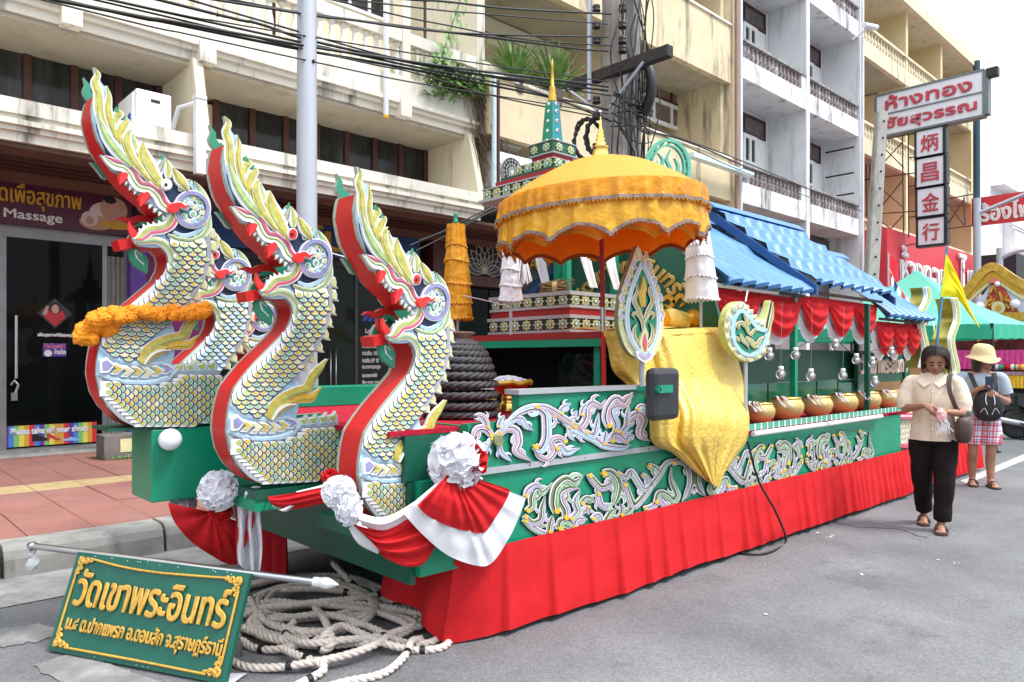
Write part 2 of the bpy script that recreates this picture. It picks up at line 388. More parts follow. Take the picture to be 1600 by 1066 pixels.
for (px, py) in ((1290, 838), (1300, 842), (1282, 834), (1420, 766), (1432, 764), (1180, 960), (1345, 900), (1490, 880)):
    p = onZ(px, py, .004)
    for k in range(rl.choice((1, 2, 4))):
        q = p+Vector((rl.gauss(0, .05), rl.gauss(0, .04), 0)); s_ = rl.uniform(.006, .02); lt.add([q+Vector((s_*math.cos(a)*rl.uniform(.6,1.2), s_*math.sin(a), .0015)) for a in (0, 1.3, 2.5, 3.8, 5.1)], [(0,1,2,3,4)], LIT)
tag(lt.build('litter'), 'tiny pale paper scraps and chalky spots scattered over the asphalt', 'litter', kind='stuff')
def crack(pts, w):
    P = cr([onZ(x, y, .0) for x, y in pts], 9); rc = random.Random(3); L_, R_ = [], []
    for i, p in enumerate(P):
        t = (P[min(i+1, len(P)-1)]-P[max(i-1, 0)]).normalized(); n_ = Vector((-t.y, t.x, 0)); j = n_*rc.gauss(0, .012); ww = w*rc.uniform(.4, 1.3)*(.15 if i in (0, len(P)-1) else 1); L_.append(p+j+n_*ww+Vector((0,0,.004))); R_.append(p+j-n_*ww+Vector((0,0,.004)))
    b = MB(); k = len(P); b.add(L_+R_, [(i, i+1, k+i+1, k+i) for i in range(k-1)], mat('crack_tar', (.055, .055, .058), .9)); tag(b.build('road_crack'), kind='structure')
crack([(1300,816),(1345,824),(1400,827),(1450,842)], .007)
# pavement: bed with individual slabs
PAVB = mat('pavement_bed', (.10, .085, .08), .9)
b = MB(); b.box(-40, 60, 5.98, 11.6, .0, .175, PAVB); pave = tag(b.build('pavement'), kind='structure')
BRK = mat('pavement_red_slab', (.29, .125, .10), .82, var=.12, scale=3, bump=.22, bscale=45, stain=(.20, .15, .135), st_amt=.5, st_thr=.52, st_vert=False)
YSL = mat('tactile_yellow_slab', (.46, .33, .16), .8, var=.1, scale=6, stain=(.33, .25, .15), st_amt=.5, bump=.15)
rows = [(5.985, 6.98), (6.985, 7.985), (7.99, 8.44), (8.445, 9.37), (9.375, 10.3), (10.305, 11.19)]
X0P, DXP = -.61, .4155
slab = {}
for k, (ya, yb) in enumerate(rows):
    bb = MB(); bb.bbox(0, DXP-.006, 0, yb-ya-.004, -.03, 0, YSL if k == 2 else BRK, .004); slab[k] = bb.mesh('slab')
for k, (ya, yb) in enumerate(rows):
    for i in range(12):
        o = place(slab[k], 'paving_slab', (X0P+i*DXP+R.uniform(-.001, .001), ya, .203+R.uniform(-.002, .002)), pave, (R.uniform(-.003, .003), R.uniform(-.004, .004), 0))
xe = X0P+12*DXP
b = MB()
for (xa, xb) in ((-40, X0P-.005), (xe, 60)):
    for k, (ya, yb) in enumerate(rows): b.box(xa, xb, ya, yb, .17, .202, YSL if k == 2 else BRK)
b.build('paving_field', pave)
# kerb of single stones
kb = MB(); kb.box(-40, 60, 5.75, 5.97, 0, .15, PAVB); kerb = tag(kb.build('kerb'), kind='structure')
def kerb_stone():
    b = MB(); prof = [(5.685, 0), (5.70, .12), (5.725, .172), (5.76, .196), (5.82, .204), (5.975, .204), (5.975, 0)]
    n = len(prof); k = 7; vs_ = []
    for i in range(k):
        x = .012+(.976)*i/(k-1)
        for (y, z) in prof: vs_.append((x, y+(0 if z < .01 else .006*noise.noise((x*5, y*7, z*9))), z))
    fs = [(i*n+j, i*n+(j+1) % n, (i+1)*n+(j+1) % n, (i+1)*n+j) for i in range(k-1) for j in range(n)]+[tuple(range(n)), tuple(range((k-1)*n, k*n))[::-1]]
    b.add(vs_, fs, KERBM); return b.mesh('kerb_stone')
ksm = kerb_stone()
for i in range(-3, 30): place(ksm, 'kerb_stone', (i+.86-1, R.uniform(-.004, .004), R.uniform(-.006, .004)), kerb)

# ================================================================== BUILDINGS
YF, YU, YB = 9.0, 9.3, 10.45
def bal_mesh(h, r, m, n=8):
    b = MB(); b.lathe([(r*.75, 0), (r*.75, .06*h), (r*.5, .1*h), (r*.95, .3*h), (r*.8, .48*h), (r*.42, .72*h), (r*.6, .80*h), (r*.4, .86*h), (r*.75, .93*h), (r*.75, h)], (0,0,0), m, n); return b.mesh('baluster')
b1 = thing('shophouse', 'cream shophouse with a mezzanine window strip and balcony plants, behind the dragon heads', 'building', (8, YF, 0))
def ledge(b, x0, x1, Y, steps, m, depth=1.5):
    for (za, zb, dy) in steps: b.box(x0, x1, Y+dy, Y+depth-dy*.3, za, zb, m)
b = MB(); b.box(-9, 15.78, YB+.4, YB+.6, 3.9, 16, CREAM); b.box(-9, 15.78, YB-.02, YB+.4, 4.7, 5.0, CREAM); b.box(-9, 7.84, YB, YB+.4, 3.75, 4.25, CREAM)
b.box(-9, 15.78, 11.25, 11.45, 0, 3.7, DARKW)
b.box(15.60, 15.78, YF+.05, YB+.4, 0, 16, OCREAM); b.build('wall', b1)
b = MB(); ledge(b, -9, 7.86, YF, [(3.955, 4.11, 0), (3.90, 3.953, .045), (3.845, 3.898, 0), (3.79, 3.843, .045), (3.69, 3.788, .09)], CREAMW); b.build('ledge', b1)
zu = lambda y, x=319: onY(x, y, YU).z
ZL0, ZL1 = zu(96), onY(622, 117, YU).z            # bottom and top of the upper ledge
b = MB(); ledge(b, -9, 9.05, YU, [(ZL0+.23, ZL1, 0), (ZL0+.17, ZL0+.228, -.05), (ZL0+.11, ZL0+.168, 0), (ZL0, ZL0+.108, .06)], CREAMW)
for px in (111, 322, 631): x = onY(px, 0, YU).x; b.box(x-.1, x+.1, YU-.075, YU+.3, ZL0-.02, ZL0+.25, CREAMW)
b.build('upper_ledge', b1)
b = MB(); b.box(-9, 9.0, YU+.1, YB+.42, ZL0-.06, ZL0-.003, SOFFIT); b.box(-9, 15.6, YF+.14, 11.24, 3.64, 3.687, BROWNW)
for yy in (9.55, 9.75, 9.95, 10.15): b.box(-9, 15.6, yy, yy+.05, 3.60, 3.639, BROWN)
b.build('soffit', b1)
for px in (318, 748):                             # slanted fins between the two ledges
    xx = onY(px, 0, YF+.1).x
    b = MB(); P = [(YF+.03, 4.11), (YU-.01, ZL0-.003), (YB+.4, ZL0-.003), (YB+.4, 4.11)]
    b.prism(P, lambda a, c, d: Vector((xx+d, a, c)), -.06, .06, CREAM); b.build('fin_wall', b1)
BALC = mat('cream_baluster', (.80, .77, .70), .75, var=.06, scale=4, stain=(.2, .18, .15), st_amt=.5, st_thr=.58)
ZR0, ZR1 = onY(623, 62, YU).z, onY(623, 44, YU).z
b = MB(); b.box(-9, 9.05, YU+.02, YU+.2, ZR0, ZR1, CREAMW)
b.build('balcony_rail', b1)
bm_ = bal_mesh(ZR0-ZL1-.004, .075, BALC)
for i in range(64):
    x = -2.9+i*.187
    if 9.0 > x: place(bm_, 'baluster', (x, YU+.11, ZL1+.002), b1)
for px, w in ((636, .07), (752, .08), (320, .06)):
    x = onY(px, 0, YU).x; b = MB(); b.box(x-w, x+w, YU+.005, YU+.35 if px != 752 else YB+.4, ZL1+.003, 16, CREAMW); b.build('column', b1)
b = MB()
for px in (338, 428, 664): x = onY(px, 0, YU+.3).x; b.tube([(x, YU+.3, ZL1-.1), (x, YU+.3, 9.5)], .025, BROWN)
b.build('brown_pole', b1)
# upper floor back wall openings
def window(parent, x0, x1, z0, z1, Y, fm, gm, nx=2, nz=1, t=.05, d=.06, name='window'):
    b = MB()
    b.box(x0, x1, Y-d, Y, z0, z0+t, fm); b.box(x0, x1, Y-d, Y, z1-t, z1, fm)
    for i in range(nx+1): x = x0+(x1-x0-t)*i/nx; b.box(x, x+t, Y-d+.002, Y, z0+t, z1-t, fm)
    for j in range(1, nz): z = z0+(z1-z0-t)*j/nz; b.box(x0+t, x1-t, Y-d+.004, Y, z, z+t*.7, fm)
    o = b.build(name, parent)
    for i in range(nx):
        for j in range(nz):
            p = MB(); xa = x0+(x1-x0-t)*i/nx+t+.001; xb = x0+(x1-x0-t)*(i+1)/nx-.001; za = z0+(z1-z0-t)*j/nz+t*.7; zb = z0+(z1-z0-t)*(j+1)/nz+.01
            p.box(xa, xb, Y-d*.45, Y-.004, za, min(zb, z1-t), gm); p.build('pane', o)
    return o
YW = YB+.4
p0, p1 = onY(510, 0, YW), onY(606, 38, YW)
window(b1, p0.x, p1.x, p1.z, p1.z+1.2, YW-.003, WHITE, GLASSW, 3, 2)
p0 = onY(768, 120, YW); p1 = onY(900, 100, YW)
window(b1, p0.x, p1.x, p1.z-.35, p1.z+1.5, YW-.003, BROWN, mat('frosted_pane', (.42, .42, .40), .35, var=.1), 3, 1, .07)
# mezzanine window strips (brown frames, dark panes)
def strip_window(xa, xb, za, zb, n): window(b1, xa, xb, za, zb, YB-.003, BROWN, GLASSW, n, 1, .085, .07)
pa, pb = onY(665, 226, YB), onY(665, 284, YB)
zt, zb = pa.z, pb.z
strip_window(onY(331, 0, YB).x, pa.x, zb-.12, zt, 7)
strip_window(onY(-330, 0, YB).x, onY(252, 0, YB).x, zb-.12, zt+.02, 7)
# right-hand bays with solid parapets
YP = 9.05
b = MB()
xl = onY(765, 0, YP).x
for (za, zb2) in ((5.14, 6.10), (7.90, 9.24), (10.9, 12.2)):
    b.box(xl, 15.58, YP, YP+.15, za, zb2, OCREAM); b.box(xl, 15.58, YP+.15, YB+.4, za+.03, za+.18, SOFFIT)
    b.box(xl, 15.58, YP-.04, YP+.2, zb2, zb2+.05, CREAMW)
b.build('parapet', b1)
b = MB()
for px in (978, 1148):
    x = min(onY(px, 0, YP).x, 15.5); b.box(x-.09, x+.09, YP+.16, YB+.4, 5.2, 16, OCREAM)
    b.box(x-.08, x+.08, YP+.3, YB+.4, 7.55, 7.9, OCREAM)
b.box(xl, 15.58, YB-.02, YB+.4, 7.62, 7.9, CREAM)
b.box(9.2, 15.58, YB, YB+.399, 5.3, 6.42, CREAM); b.box(9.2, 15.58, YB, YB+.399, 7.42, 7.6, CREAM)
b.build('fin_wall', b1)
q0, q1, q2 = onY(1012, 120, YB), onY(1075, 148, YB), onY(1075, 212, YB)
zm = onY(1075, 175, YB).z
window(b1, q0.x-.6, q1.x, zm, q1.z, YB-.003, BROWN, mat('brown_blind_pane', (.20, .135, .10), .3, var=.15), 3, 1, .06)
window(b1, q0.x-.6, q1.x, q2.z, zm-.005, YB-.003, WHITE, mat('curtain_pane', (.16, .12, .10), .2, var=.5, scale=1.5), 3, 1, .09)
b = MB(); b.box(9.2, 15.58, YB, YB+.1, 3.9, 5.15, DARKW); b.build('recess_shade_sheet', b1)  # dark panel set in for the shade of the recess below the parapet

# ------------------------------------------------ grey white building
b2 = thing('shophouse', 'grey white shophouse with dark balusters and mould streaked balconies', 'building', (19.5, YF, 0))
XA, XM, XE = 15.82, 19.5, 23.0
YB2 = 10.15
b = MB(); b.box(XA, XE, YB2, YB2+.3, 0, 16, GWALL); b.build('wall', b2)
levels = (6.12, 9.11, 12.10)                       # top of each balcony rail
DBAL = mat('dark_baluster', (.20, .155, .155), .6, var=.4, scale=25, stain=(.75, .73, .74), st_amt=.8, st_thr=.52, st_scale=3)
DRAIL = mat('mouldy_rail', (.30, .29, .28), .85, var=.3, scale=6, stain=(.08, .08, .07), st_amt=.7, st_thr=.5)
bm2 = bal_mesh(.40, .085, DBAL)
bmh = MB(); bmh.mesh
for lv in levels:
    b = MB()
    for (xa, xb) in ((XA+.12, XM-.1), (XM+.1, XE-.1)):
        b.box(xa, xb, YF+.01, YF+.16, lv-.46-.49, lv-.46, GLEDGE); b.box(xa, xb, YF+.16, YB2, lv-.95, lv-.78, GWALL)
    b.build('balcony_ledge', b2)
    b = MB(); b.box(XA+.12, XM-.1, YF-.01, YF+.17, lv-.06, lv, DRAIL); b.box(XM+.1, XE-.1, YF-.01, YF+.17, lv-.06, lv, DRAIL)
    b.box(XM-.35, XM-.1, YF+.02, YF+.15, lv-.46, lv-.06, GLEDGE)
    b.build('balcony_rail', b2)
    for (xa, xb) in ((XA+.2, XM-.42), (XM+.2, XE-.2)):
        n = 16
        for i in range(n): place(bm2, 'baluster', (xa+(xb-xa)*i/(n-1), YF+.085, lv-.46), b2)
for x in (XM, XE):
    b = MB(); b.box(x-.1, x+.1, YF, YB2, 0, 16, GWALL); b.build('fin_wall', b2)
b = MB(); b.box(XA-.03, XA+.11, YF+.03, YB2, 0, 16, GWALL); b.build('fin_wall', b2)
TRP = mat('transom_pane', (.12, .10, .10), .25, var=.3)
for lv in levels:
    for xo in (0, XM-XA):
        xr_ = (XM if xo == 0 else XE)-.12
        window(b2, xr_-2.4, xr_-.12, lv+1.40, lv+1.93, YB2-.003, BROWN, TRP, 2, 1, .06)
        window(b2, xr_-1.35, xr_-.62, lv-.75, lv+1.385, YB2-.003, WHITE, GLASSW, 2, 3, .11, .07, 'balcony_door')
        b = MB(); b.box(xr_-.60, xr_-.12, YB2-.04, YB2-.002, lv-.75, lv+1.385, WHITE); b.box(xr_-2.4, xr_-1.37, YB2-.04, YB2-.002, lv-.75, lv+1.385, WHITE); b.build('door_panel', b2)
        b = MB(); b.box(xr_-.10, xr_-.01, YB2-.05, YB2-.002, lv-.75, lv+2.0, WHITE); b.build('door_frame', b2)
b = MB(); b.box(XA+.12, XE-.1, YF+.9, YF+1.0, .2, 5.1, mat('painted_opening_shade', (.09, .085, .085), .6, var=.3, scale=3)); b.build('opening_shade_sheet', b2)  # dark sheet painting the shade of the open ground floor
b = MB()
for (x, y) in ((XA+.03, YF-.06), (XE-.02, YF-.08), (XA-.14, YF-.05)): b.tube([(x, y, .3), (x, y, 15)], .045 if x > XA-.1 else .05, WHITEP if x > XA-.1 else mat('brown_pipe', (.33, .2, .16), .6))
b.build('drain_pipe', b2)

# ------------------------------------------------ yellow building
b3 = thing('shophouse', 'pale yellow four storey shophouse behind the hanging gold shop sign', 'building', (28, YF, 0))
XN = [23.1, 27.0, 30.6, 34.35]
b = MB(); b.box(23.1, 34.4, 10.6, 10.9, 0, 13.3, YWALL); b.box(34.25, 34.45, YF, 24, 0, 13.5, YWALL); b.build('wall', b3)
b = MB(); b.box(23.1, 34.45, YF-.25, 10.9, 13.2, 13.42, YLEDGE); b.box(23.1, 34.45, YF-.25, YF-.1, 13.42, 13.62, YLEDGE); b.build('roof', b3)
tops = [onY(1345, 31, YF).z, onY(1479, 254, YF).z-.05, 5.75]
tops[1] = (tops[0]+tops[2])/2
for x in XN[1:3]:
    b = MB(); b.box(x-.1, x+.1, YF+.02, 10.6, 0, 13.2, YWALL); b.build('fin_wall', b3)
for lv in tops:
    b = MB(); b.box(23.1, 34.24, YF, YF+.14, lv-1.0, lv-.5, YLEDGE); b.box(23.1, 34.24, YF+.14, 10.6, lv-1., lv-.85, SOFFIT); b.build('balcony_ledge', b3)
    b = MB(); b.box(23.1, 34.24, YF-.02, YF+.15, lv-.08, lv, YLEDGE); b.build('balcony_rail', b3)
    bm3 = bal_mesh(.42, .075, YLEDGE, 6)
    for i in range(44): place(bm3, 'baluster', (23.3+i*.25, YF+.07, lv-.5), b3)
    for j, x in enumerate((23.1, 27.0, 30.6)):
        window(b3, x+.5, x+1.6, lv-.6, lv+1.2, 10.595, BROWN, GLASSW, 2, 1, .07)
# white building far down the street
b4 = thing('far_building', 'white gabled building at the far end of the street', 'building', (60, 16, 0))
YQ = 16.
c0, c1 = onY(1490, 300, YQ), onY(1700, 300, YQ)
FARW = mat('far_white_wall', (.78, .76, .77), .8, var=.05)
b = MB(); zt4 = onY(1560, 292, YQ).z
b.box(c0.x-6, c0.x+60, YQ, YQ+8, 0, zt4, FARW); b.build('wall', b4)
xg = onY(1575, 0, YQ-.3).x
b = MB(); b.box(xg, xg+60, YQ-.8, YQ-.02, 0, onY(1575, 287, YQ-.8).z, FARW); b.build('front_wall', b4)
g0, g1 = onY(1569, 287, YQ-.9), onY(1640, 222, YQ-.9)
b = MB(); b.prism([(g0.x, g0.z), (g1.x, g1.z), (g1.x+8, g0.z)], XZ(YQ-.9), 0, -1, FARW); b.build('gable', b4)
w0, w1 = onY(1580, 352, YQ-.85), onY(1640, 372, YQ-.85)
window(b4, w0.x, w1.x, w1.z-.4, w0.z, YQ-.82, FARW, GLASSD, 2, 1, .12)
b = MB(); z = onY(1580, 380, YQ-1.2).z; b.box(w0.x-.3, w1.x+4, YQ-1.3, YQ-.82, z-.25, z, FARW); b.build('sill', b4)
b = MB(); z = onY(1570, 404, YQ-1.6).z; b.box(w0.x-3, w1.x+4, YQ-2.2, YQ-.82, z-.25, z, mat('pink_awning', (.7, .52, .48), .7)); b.build('awning', b4)
b = MB(); q = onY(1614, 284, YQ-1.92); b.prism([(q.x+1.2*math.cos(k*.2618), q.z+.85*math.sin(k*.2618)) for k in range(24)], XZ(YQ-1.91), .02, 0, NAVY); b.build('emblem', b4)

# ------------------------------------------------ wires, pipes, air conditioners, plants on the facades
def ac(name, label, x0, y0, z0, w, d, h, face, g=None):
    t = thing(name, label, 'air conditioner', (x0+w/2, y0+d/2, z0), g)
    b = MB(); b.bbox(x0, x0+w, y0, y0+d, z0+.04, z0+h, WHITE, .015); b.box(x0+.08, x0+w-.08, y0+.05, y0+d-.05, z0-.002, z0+.04, LGREY); b.build('body', t)
    b = MB()
    if face == 'y':                                # fan towards the street
        c = Vector((x0+w*.42, y0-.012, z0+h*.5)); r = min(w, h)*.40; M = Matrix.Rotation(math.pi/2, 3, 'X')
        b.lathe([(r, 0), (r, .02), (r*.94, .02), (r*.94, 0)], c, LGREY, 24, M=M)
        for k in range(16): w2 = k*math.pi/8; b.tube([c+Vector((0,-.016,0)), c+Vector((math.cos(w2)*r*.95, -.016, math.sin(w2)*r*.95))], .004, WHITE, 4)
        for q in (.3, .55, .8): b.tube([c+Vector((math.cos(a_*math.pi/12)*r*q, -.016, math.sin(a_*math.pi/12)*r*q)) for a_ in range(25)], .004, WHITE, 4)
        b.build('fan_guard', t)
        f = MB(); f.lathe([(.001, 0), (r*.93, .0), (r*.93, .006)], c+Vector((0, .008, 0)), mat('fan_recess', (.22, .23, .24), .5), 24, M=M); f.build('fan', t)
    else:                                          # plain end with a hand grip
        b.box(x0+w*.30, x0+w*.74, y0-.010, y0, z0+h*.10, z0+h*.82, mat('white_panel', (.72, .73, .76), .5))
        b.box(x0+w*.40, x0+w*.66, y0-.014, y0-.010, z0+h*.70, z0+h*.78, BLACK); b.box(x0-.03, x0-.002, y0+.04, y0+.10, z0, z0+h*.9, WHITE); b.build('side_panel', t)
        f = MB(); f.box(x0-.006, x0-.001, y0+.13, y0+.30, z0+h*.15, z0+h*.45, mat('blue_sticker', (.05, .1, .45), .5)); f.build('sticker', t)
    return t
a0 = onY(232, 205, YF+.35); a1 = onY(268, 205, YF+.1)
# unit on the mezzanine ledge: seen at its end
pz = 4.112
A0, A1 = onY(213, 200, 9.12), onY(268, 205, 9.12); ac('air_conditioner', 'white air conditioner unit on the mezzanine ledge behind the tallest crest', A0.x, 9.12, pz, A1.x-A0.x, .72, onY(268, 150, 9.12).z-pz, 'x')
B = onY(772, 296, YP+.1); C2 = onY(832, 296, YP+.1)
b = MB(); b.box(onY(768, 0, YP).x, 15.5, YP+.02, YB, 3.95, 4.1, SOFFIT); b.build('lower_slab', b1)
bb = onY(772, 290, YP+.05); cc = onY(835, 234, YP+.05)
ac('air_conditioner', 'white air conditioner with a round fan beside the green tower', bb.x, YP+.06, bb.z-.02, max(.85, cc.x-bb.x), .34, .62, 'y')
b = MB()
P = [(onY(313, 150, 8.9)), (onY(313, 272, 8.9))]
b.box(P[0].x-.055, P[0].x+.055, 8.87, 8.97, P[1].z, P[0].z, WHITEP); b.box(P[0].x-.065, P[0].x+.065, 8.86, 8.98, P[0].z-.04, P[0].z, WHITEP)
b.tube([(P[0].x, 9., P[0].z-.06), (P[0].x-.14, 9.2, P[0].z-.1), (P[0].x-.2, 9.3, P[0].z-.4), (P[0].x-.2, 9.4, 4.12)], .03, WHITEP)
tag(b.build('drain_pipe', at=(P[0].x, 8.9, P[1].z)), 'short white square downpipe at the edge of the mezzanine ledge', 'pipe')
p = onY(603, 180, YU-.06); b = MB(); b.tube([p, (p.x, p.y, 9.4)], .04, WHITEP); b.tube([p, (p.x, p.y, p.z-.04)], .042, OCHRE); tag(b.build('drain_pipe', at=p), 'thin white pipe with a yellow end hanging down the balcony ledge', 'pipe')
p = onY(772, 300, YP-.1); b = MB(); b.tube([(p.x, p.y, 3.9), (p.x, p.y, 6.0)], .04, mat('pale_blue_pipe', (.55, .68, .72), .5)); b.tube([(p.x+.09, p.y, 3.4), (p.x+.09, p.y, 6.0)], .03, BROWN); tag(b.build('drain_pipe', at=(p.x, p.y, 3.9)), 'pale blue and brown pipes on the wall corner left of the fan unit', 'pipe')
def leafy(name, label, c, n, spread, ln, w, droop, m=PLANT, cat='plant', up=.2, g=None):
    b = MB(); c = Vector(c)
    for i in range(n):
        o = c+Vector((R.uniform(-1,1)*spread[0], R.uniform(-1,1)*spread[1], R.uniform(-1,1)*spread[2]))
        a = R.uniform(0, 6.28); d = Vector((math.cos(a), math.sin(a)*.7-.25, up+R.uniform(-.3,.5))).normalized(); L_ = ln*R.uniform(.6,1.2); s_ = d.cross(Vector((0,0,1))).normalized()*w*R.uniform(.7,1.2)
        p1 = o+d*L_*.5; p2 = o+d*L_+Vector((0,0,-droop*L_))
        b.add([o, p1+s_, p2, p1-s_, p1+Vector((0,0,w*.5))], [(0,1,4), (1,2,4), (2,3,4), (3,0,4)], m)
    return tag(b.build(name, at=c), label, cat, g)
def agave(label, c, n, L_):
    t = thing('agave_plant', label, 'plant', c, 'spiky plants on the parapet'); b = MB(); c = Vector(c)
    for i in range(n):
        a = R.uniform(0, 6.28); el = R.uniform(.25, 1.35); d = Vector((math.cos(a)*math.cos(el), math.sin(a)*math.cos(el)*.7, math.sin(el))); ln = L_*R.uniform(.7, 1.15); s_ = d.cross(Vector((0,0,1))).normalized()*.028
        pts = [c, c+d*ln*.35, c+d*ln*.7+Vector((0,0,-.02)), c+d*ln+Vector((0,0,-.10*ln))]; w = (.8, 1.1, .8, .02)
        vs_ = []
        for q, k in zip(pts, w): vs_ += [q+s_*k, q+Vector((0,0,-.012)), q-s_*k]
        b.add(vs_, [(3*i_+j, 3*i_+j+1, 3*i_+j+4, 3*i_+j+3) for i_ in range(3) for j in range(2)], PLANT)
    b.build('leaves', t); q = MB(); q.lathe([(.13, -.28), (.17, -.02), (.19, -.02), (.19, .0), (.02, .0)], c, CONC, 12); q.build('pot', t)
p = onY(812, 105, YP); agave('spiky agave at the left end of the stained parapet', (p.x, YP+.1, 6.25), 60, .78)
p = onY(868, 118, YP); agave('larger spiky agave to the right on the parapet, beside the golden spire', (p.x, YP+.02, 6.22), 100, .92)
p = onY(716, 130, YU-.05); leafy('fern', 'bright green fern spilling over the balcony corner', p, 340, (.38, .16, .15), .30, .035, .45)
p = onY(690, 150, YU-.02); leafy('fern', 'dark fern hanging between the balusters below the pothos', (p.x, p.y, p.z+.15), 120, (.35, .1, .22), .20, .03, .5)
b = MB(); p = onY(752, 160, YU-.1)
for i in range(90):
    x = p.x+R.gauss(0, .16); y = p.y+R.uniform(-.05,.25); z = p.z+R.uniform(0,.3); L_ = R.uniform(.6, 1.55); pts = []
    for k in range(6): pts.append((x+R.gauss(0, .035)+.04*k, y+R.gauss(0,.03)-.02*k, z-L_*k/5))
    b.tube(pts, .006, DRYP, 3, False)
tag(b.build('hanging_roots', at=p), 'mass of dry brown roots hanging from the balcony corner', 'roots', kind='stuff')
t = thing('pothos_vine', 'pothos vine with heart shaped leaves trailing down from the floor above', 'plant', onY(712, 90, YU-.05))
b = MB(); pts = cr([onY(x, y, YU-.08) for x, y in ((724, -20), (716, 10), (706, 40), (698, 65), (690, 90), (672, 105), (655, 95))], 5); b.tube(pts, .012, PLANT, 5); b.build('stem', t)
for i in range(46):
    q = R.choice(pts)+Vector((R.gauss(0, .13), R.uniform(-.1, .02), R.gauss(0, .09))); s_ = R.uniform(.06, .1); a = R.uniform(-.7, .7)
    ux = Vector((math.cos(a), .3*math.sin(a), math.sin(a)*.5)); uz = Vector((-math.sin(a)*.6, -.35, -1)).normalized()
    l = MB(); shp = [(0, .25), (.55, .45), (.75, 0), (.45, -.6), (0, -1.25), (-.45, -.6), (-.75, 0), (-.55, .45)]
    l.add([q+ux*(x*s_)-uz*(y*s_)+Vector((0, abs(x)*s_*.3, 0)) for x, y in shp], [(0,1,2,3,4), (0,4,5,6,7)], PLANT); l.build('leaf', t)
# ================================================================== SHOPFRONTS
YS = 11.0
Z0S, Z1S = 3.13, 3.69
MAROON = mat('maroon_sign', (.085, .008, .03), .35, var=.15, scale=2)
def sx(px, Y=YS): return onY(px, 0, Y).x
t = thing('shop_sign', 'maroon massage shop sign with yellow Thai lettering and a picture of smiling faces', 'sign', (1, YS, Z0S))
b = MB(); b.box(-4, sx(206), YS, YS+.15, Z0S, Z1S, MAROON); b.build('board', t)
b = MB(); p = onY(-2, 318, YS); q = onY(127, 0, YS)
YLET = mat('sign_yellow', (.62, .36, .03), .45)
lettering(b, 'ดเพื่อสุขภาพ', (p.x, YS-.002, 3.325), (1,0,0), (0,0,1), q.x-p.x, .32, YLET, .012, .006); b.build('lettering', t)
b = MB(); p = onY(6, 345, YS); q = onY(97, 0, YS); lettering(b, 'Massage', (p.x, YS-.002, 3.16), (1,0,0), (0,0,1), q.x-p.x, .15, WHITE, .012, .005); b.build('lettering', t)
def disc(b, px, py, rx, rz, Y, m, d=.006, n=18):
    c = onY(px, py, Y); b.prism([(c.x+rx*math.cos(i*6.2832/n), c.z+rz*math.sin(i*6.2832/n)) for i in range(n)], XZ(Y), d, 0, m)
b = MB(); FA = mat('printed_face', (.55, .33, .24), .5); FB = mat('printed_towel', (.72, .60, .58), .5)
for k, (px, py, rx, rz, m) in enumerate(((165, 335, .20, .16, FB), (150, 348, .2, .10, FA), (178, 328, .17, .17, FA), (140, 342, .10, .10, FB), (172, 318, .07, .08, FA), (172, 313, .075, .05, HAIR), (140, 345, .05, .055, FA), (180, 352, .2, .06, YLET))): disc(b, px, py, rx, rz, YS-.001*k, m, .004)
b.build('picture', t)
# massage shop: frames, door, curtain, pillar
YD = 11.2
m1 = thing('shop_entrance', 'dark glass front of the massage shop with rainbow stripe notice at its foot', 'shop front', (1, YD, .2))
FR = mat('aluminium_frame', (.30, .30, .31), .4, metal=.5)
zb0 = .245
b = MB(); b.box(-4, sx(200, YD), YD-.03, YD+.04, 2.98, 3.13, FR); b.box(-4, sx(200, YD), YD-.02, YD+.04, zb0, zb0+.035, FR)
for px, w in ((2, .05), (163, .03), (196, .025)): x = sx(px, YD); b.box(x-w, x+w, YD-.025, YD+.04, zb0, 2.98, FR)
b.build('frame', m1)
b = MB(); b.box(sx(5, YD), sx(161, YD), YD, YD+.012, zb0+.035, 2.98, GLASSD); dr = b.build('door', m1)
b = MB(); b.box(-4, sx(-2, YD), YD, YD+.012, zb0+.035, 2.98, GLASSD); b.build('side_pane', m1)
b = MB(); b.grid(lambda u, v: (sx(164, YD)+(sx(195, YD)-sx(164, YD))*u, YD+.01+.03*math.sin(u*26), zb0+2.6*v), 60, 4, CURT); b.build('curtain', m1)
b = MB(); x = sx(24, YD)
b.tube([(x, YD-.06, 1.18), (x, YD-.06, 1.98)], .02, STEEL); b.tube([(x, YD, 1.25), (x, YD-.06, 1.25)], .012, STEEL); b.tube([(x, YD, 1.9), (x, YD-.06, 1.9)], .012, STEEL)
b.tube([(x-.05, YD-.05, 1.1), (x-.02, YD-.08, 1.16), (x+.02, YD-.07, 1.1), (x-.01, YD-.06, .98)], .018, STEEL); b.box(x-.06, x+.01, YD-.09, YD-.05, .9, 1.0, STEEL); b.build('handle', m1)
b = MB(); PURP = mat('purple_tile', (.13, .05, .36), .5, var=.15); MAG = mat('magenta_wall', (.25, .02, .16), .5)
b.box(sx(197, YD), sx(222, YD), YD-.2, YD+.2, .2, 3.13, PURP); b.build('pillar', m1)
b = MB(); b.box(sx(222.5, YD), sx(340, YD), YD-.02, YD+.2, .2, 3.13, MAG); b.build('wall_panel', m1)
st = MB(); st.box(-4, sx(186, 10.9), 10.86, YD+.05, .2, .232, mat('step_tile', (.35, .37, .34), .6, var=.2, stain=(.5, .5, .46), st_amt=.5)); st.box(-4, sx(186, 10.9), 10.98, YD+.05, .233, .262, GUT); st.build('step', m1)
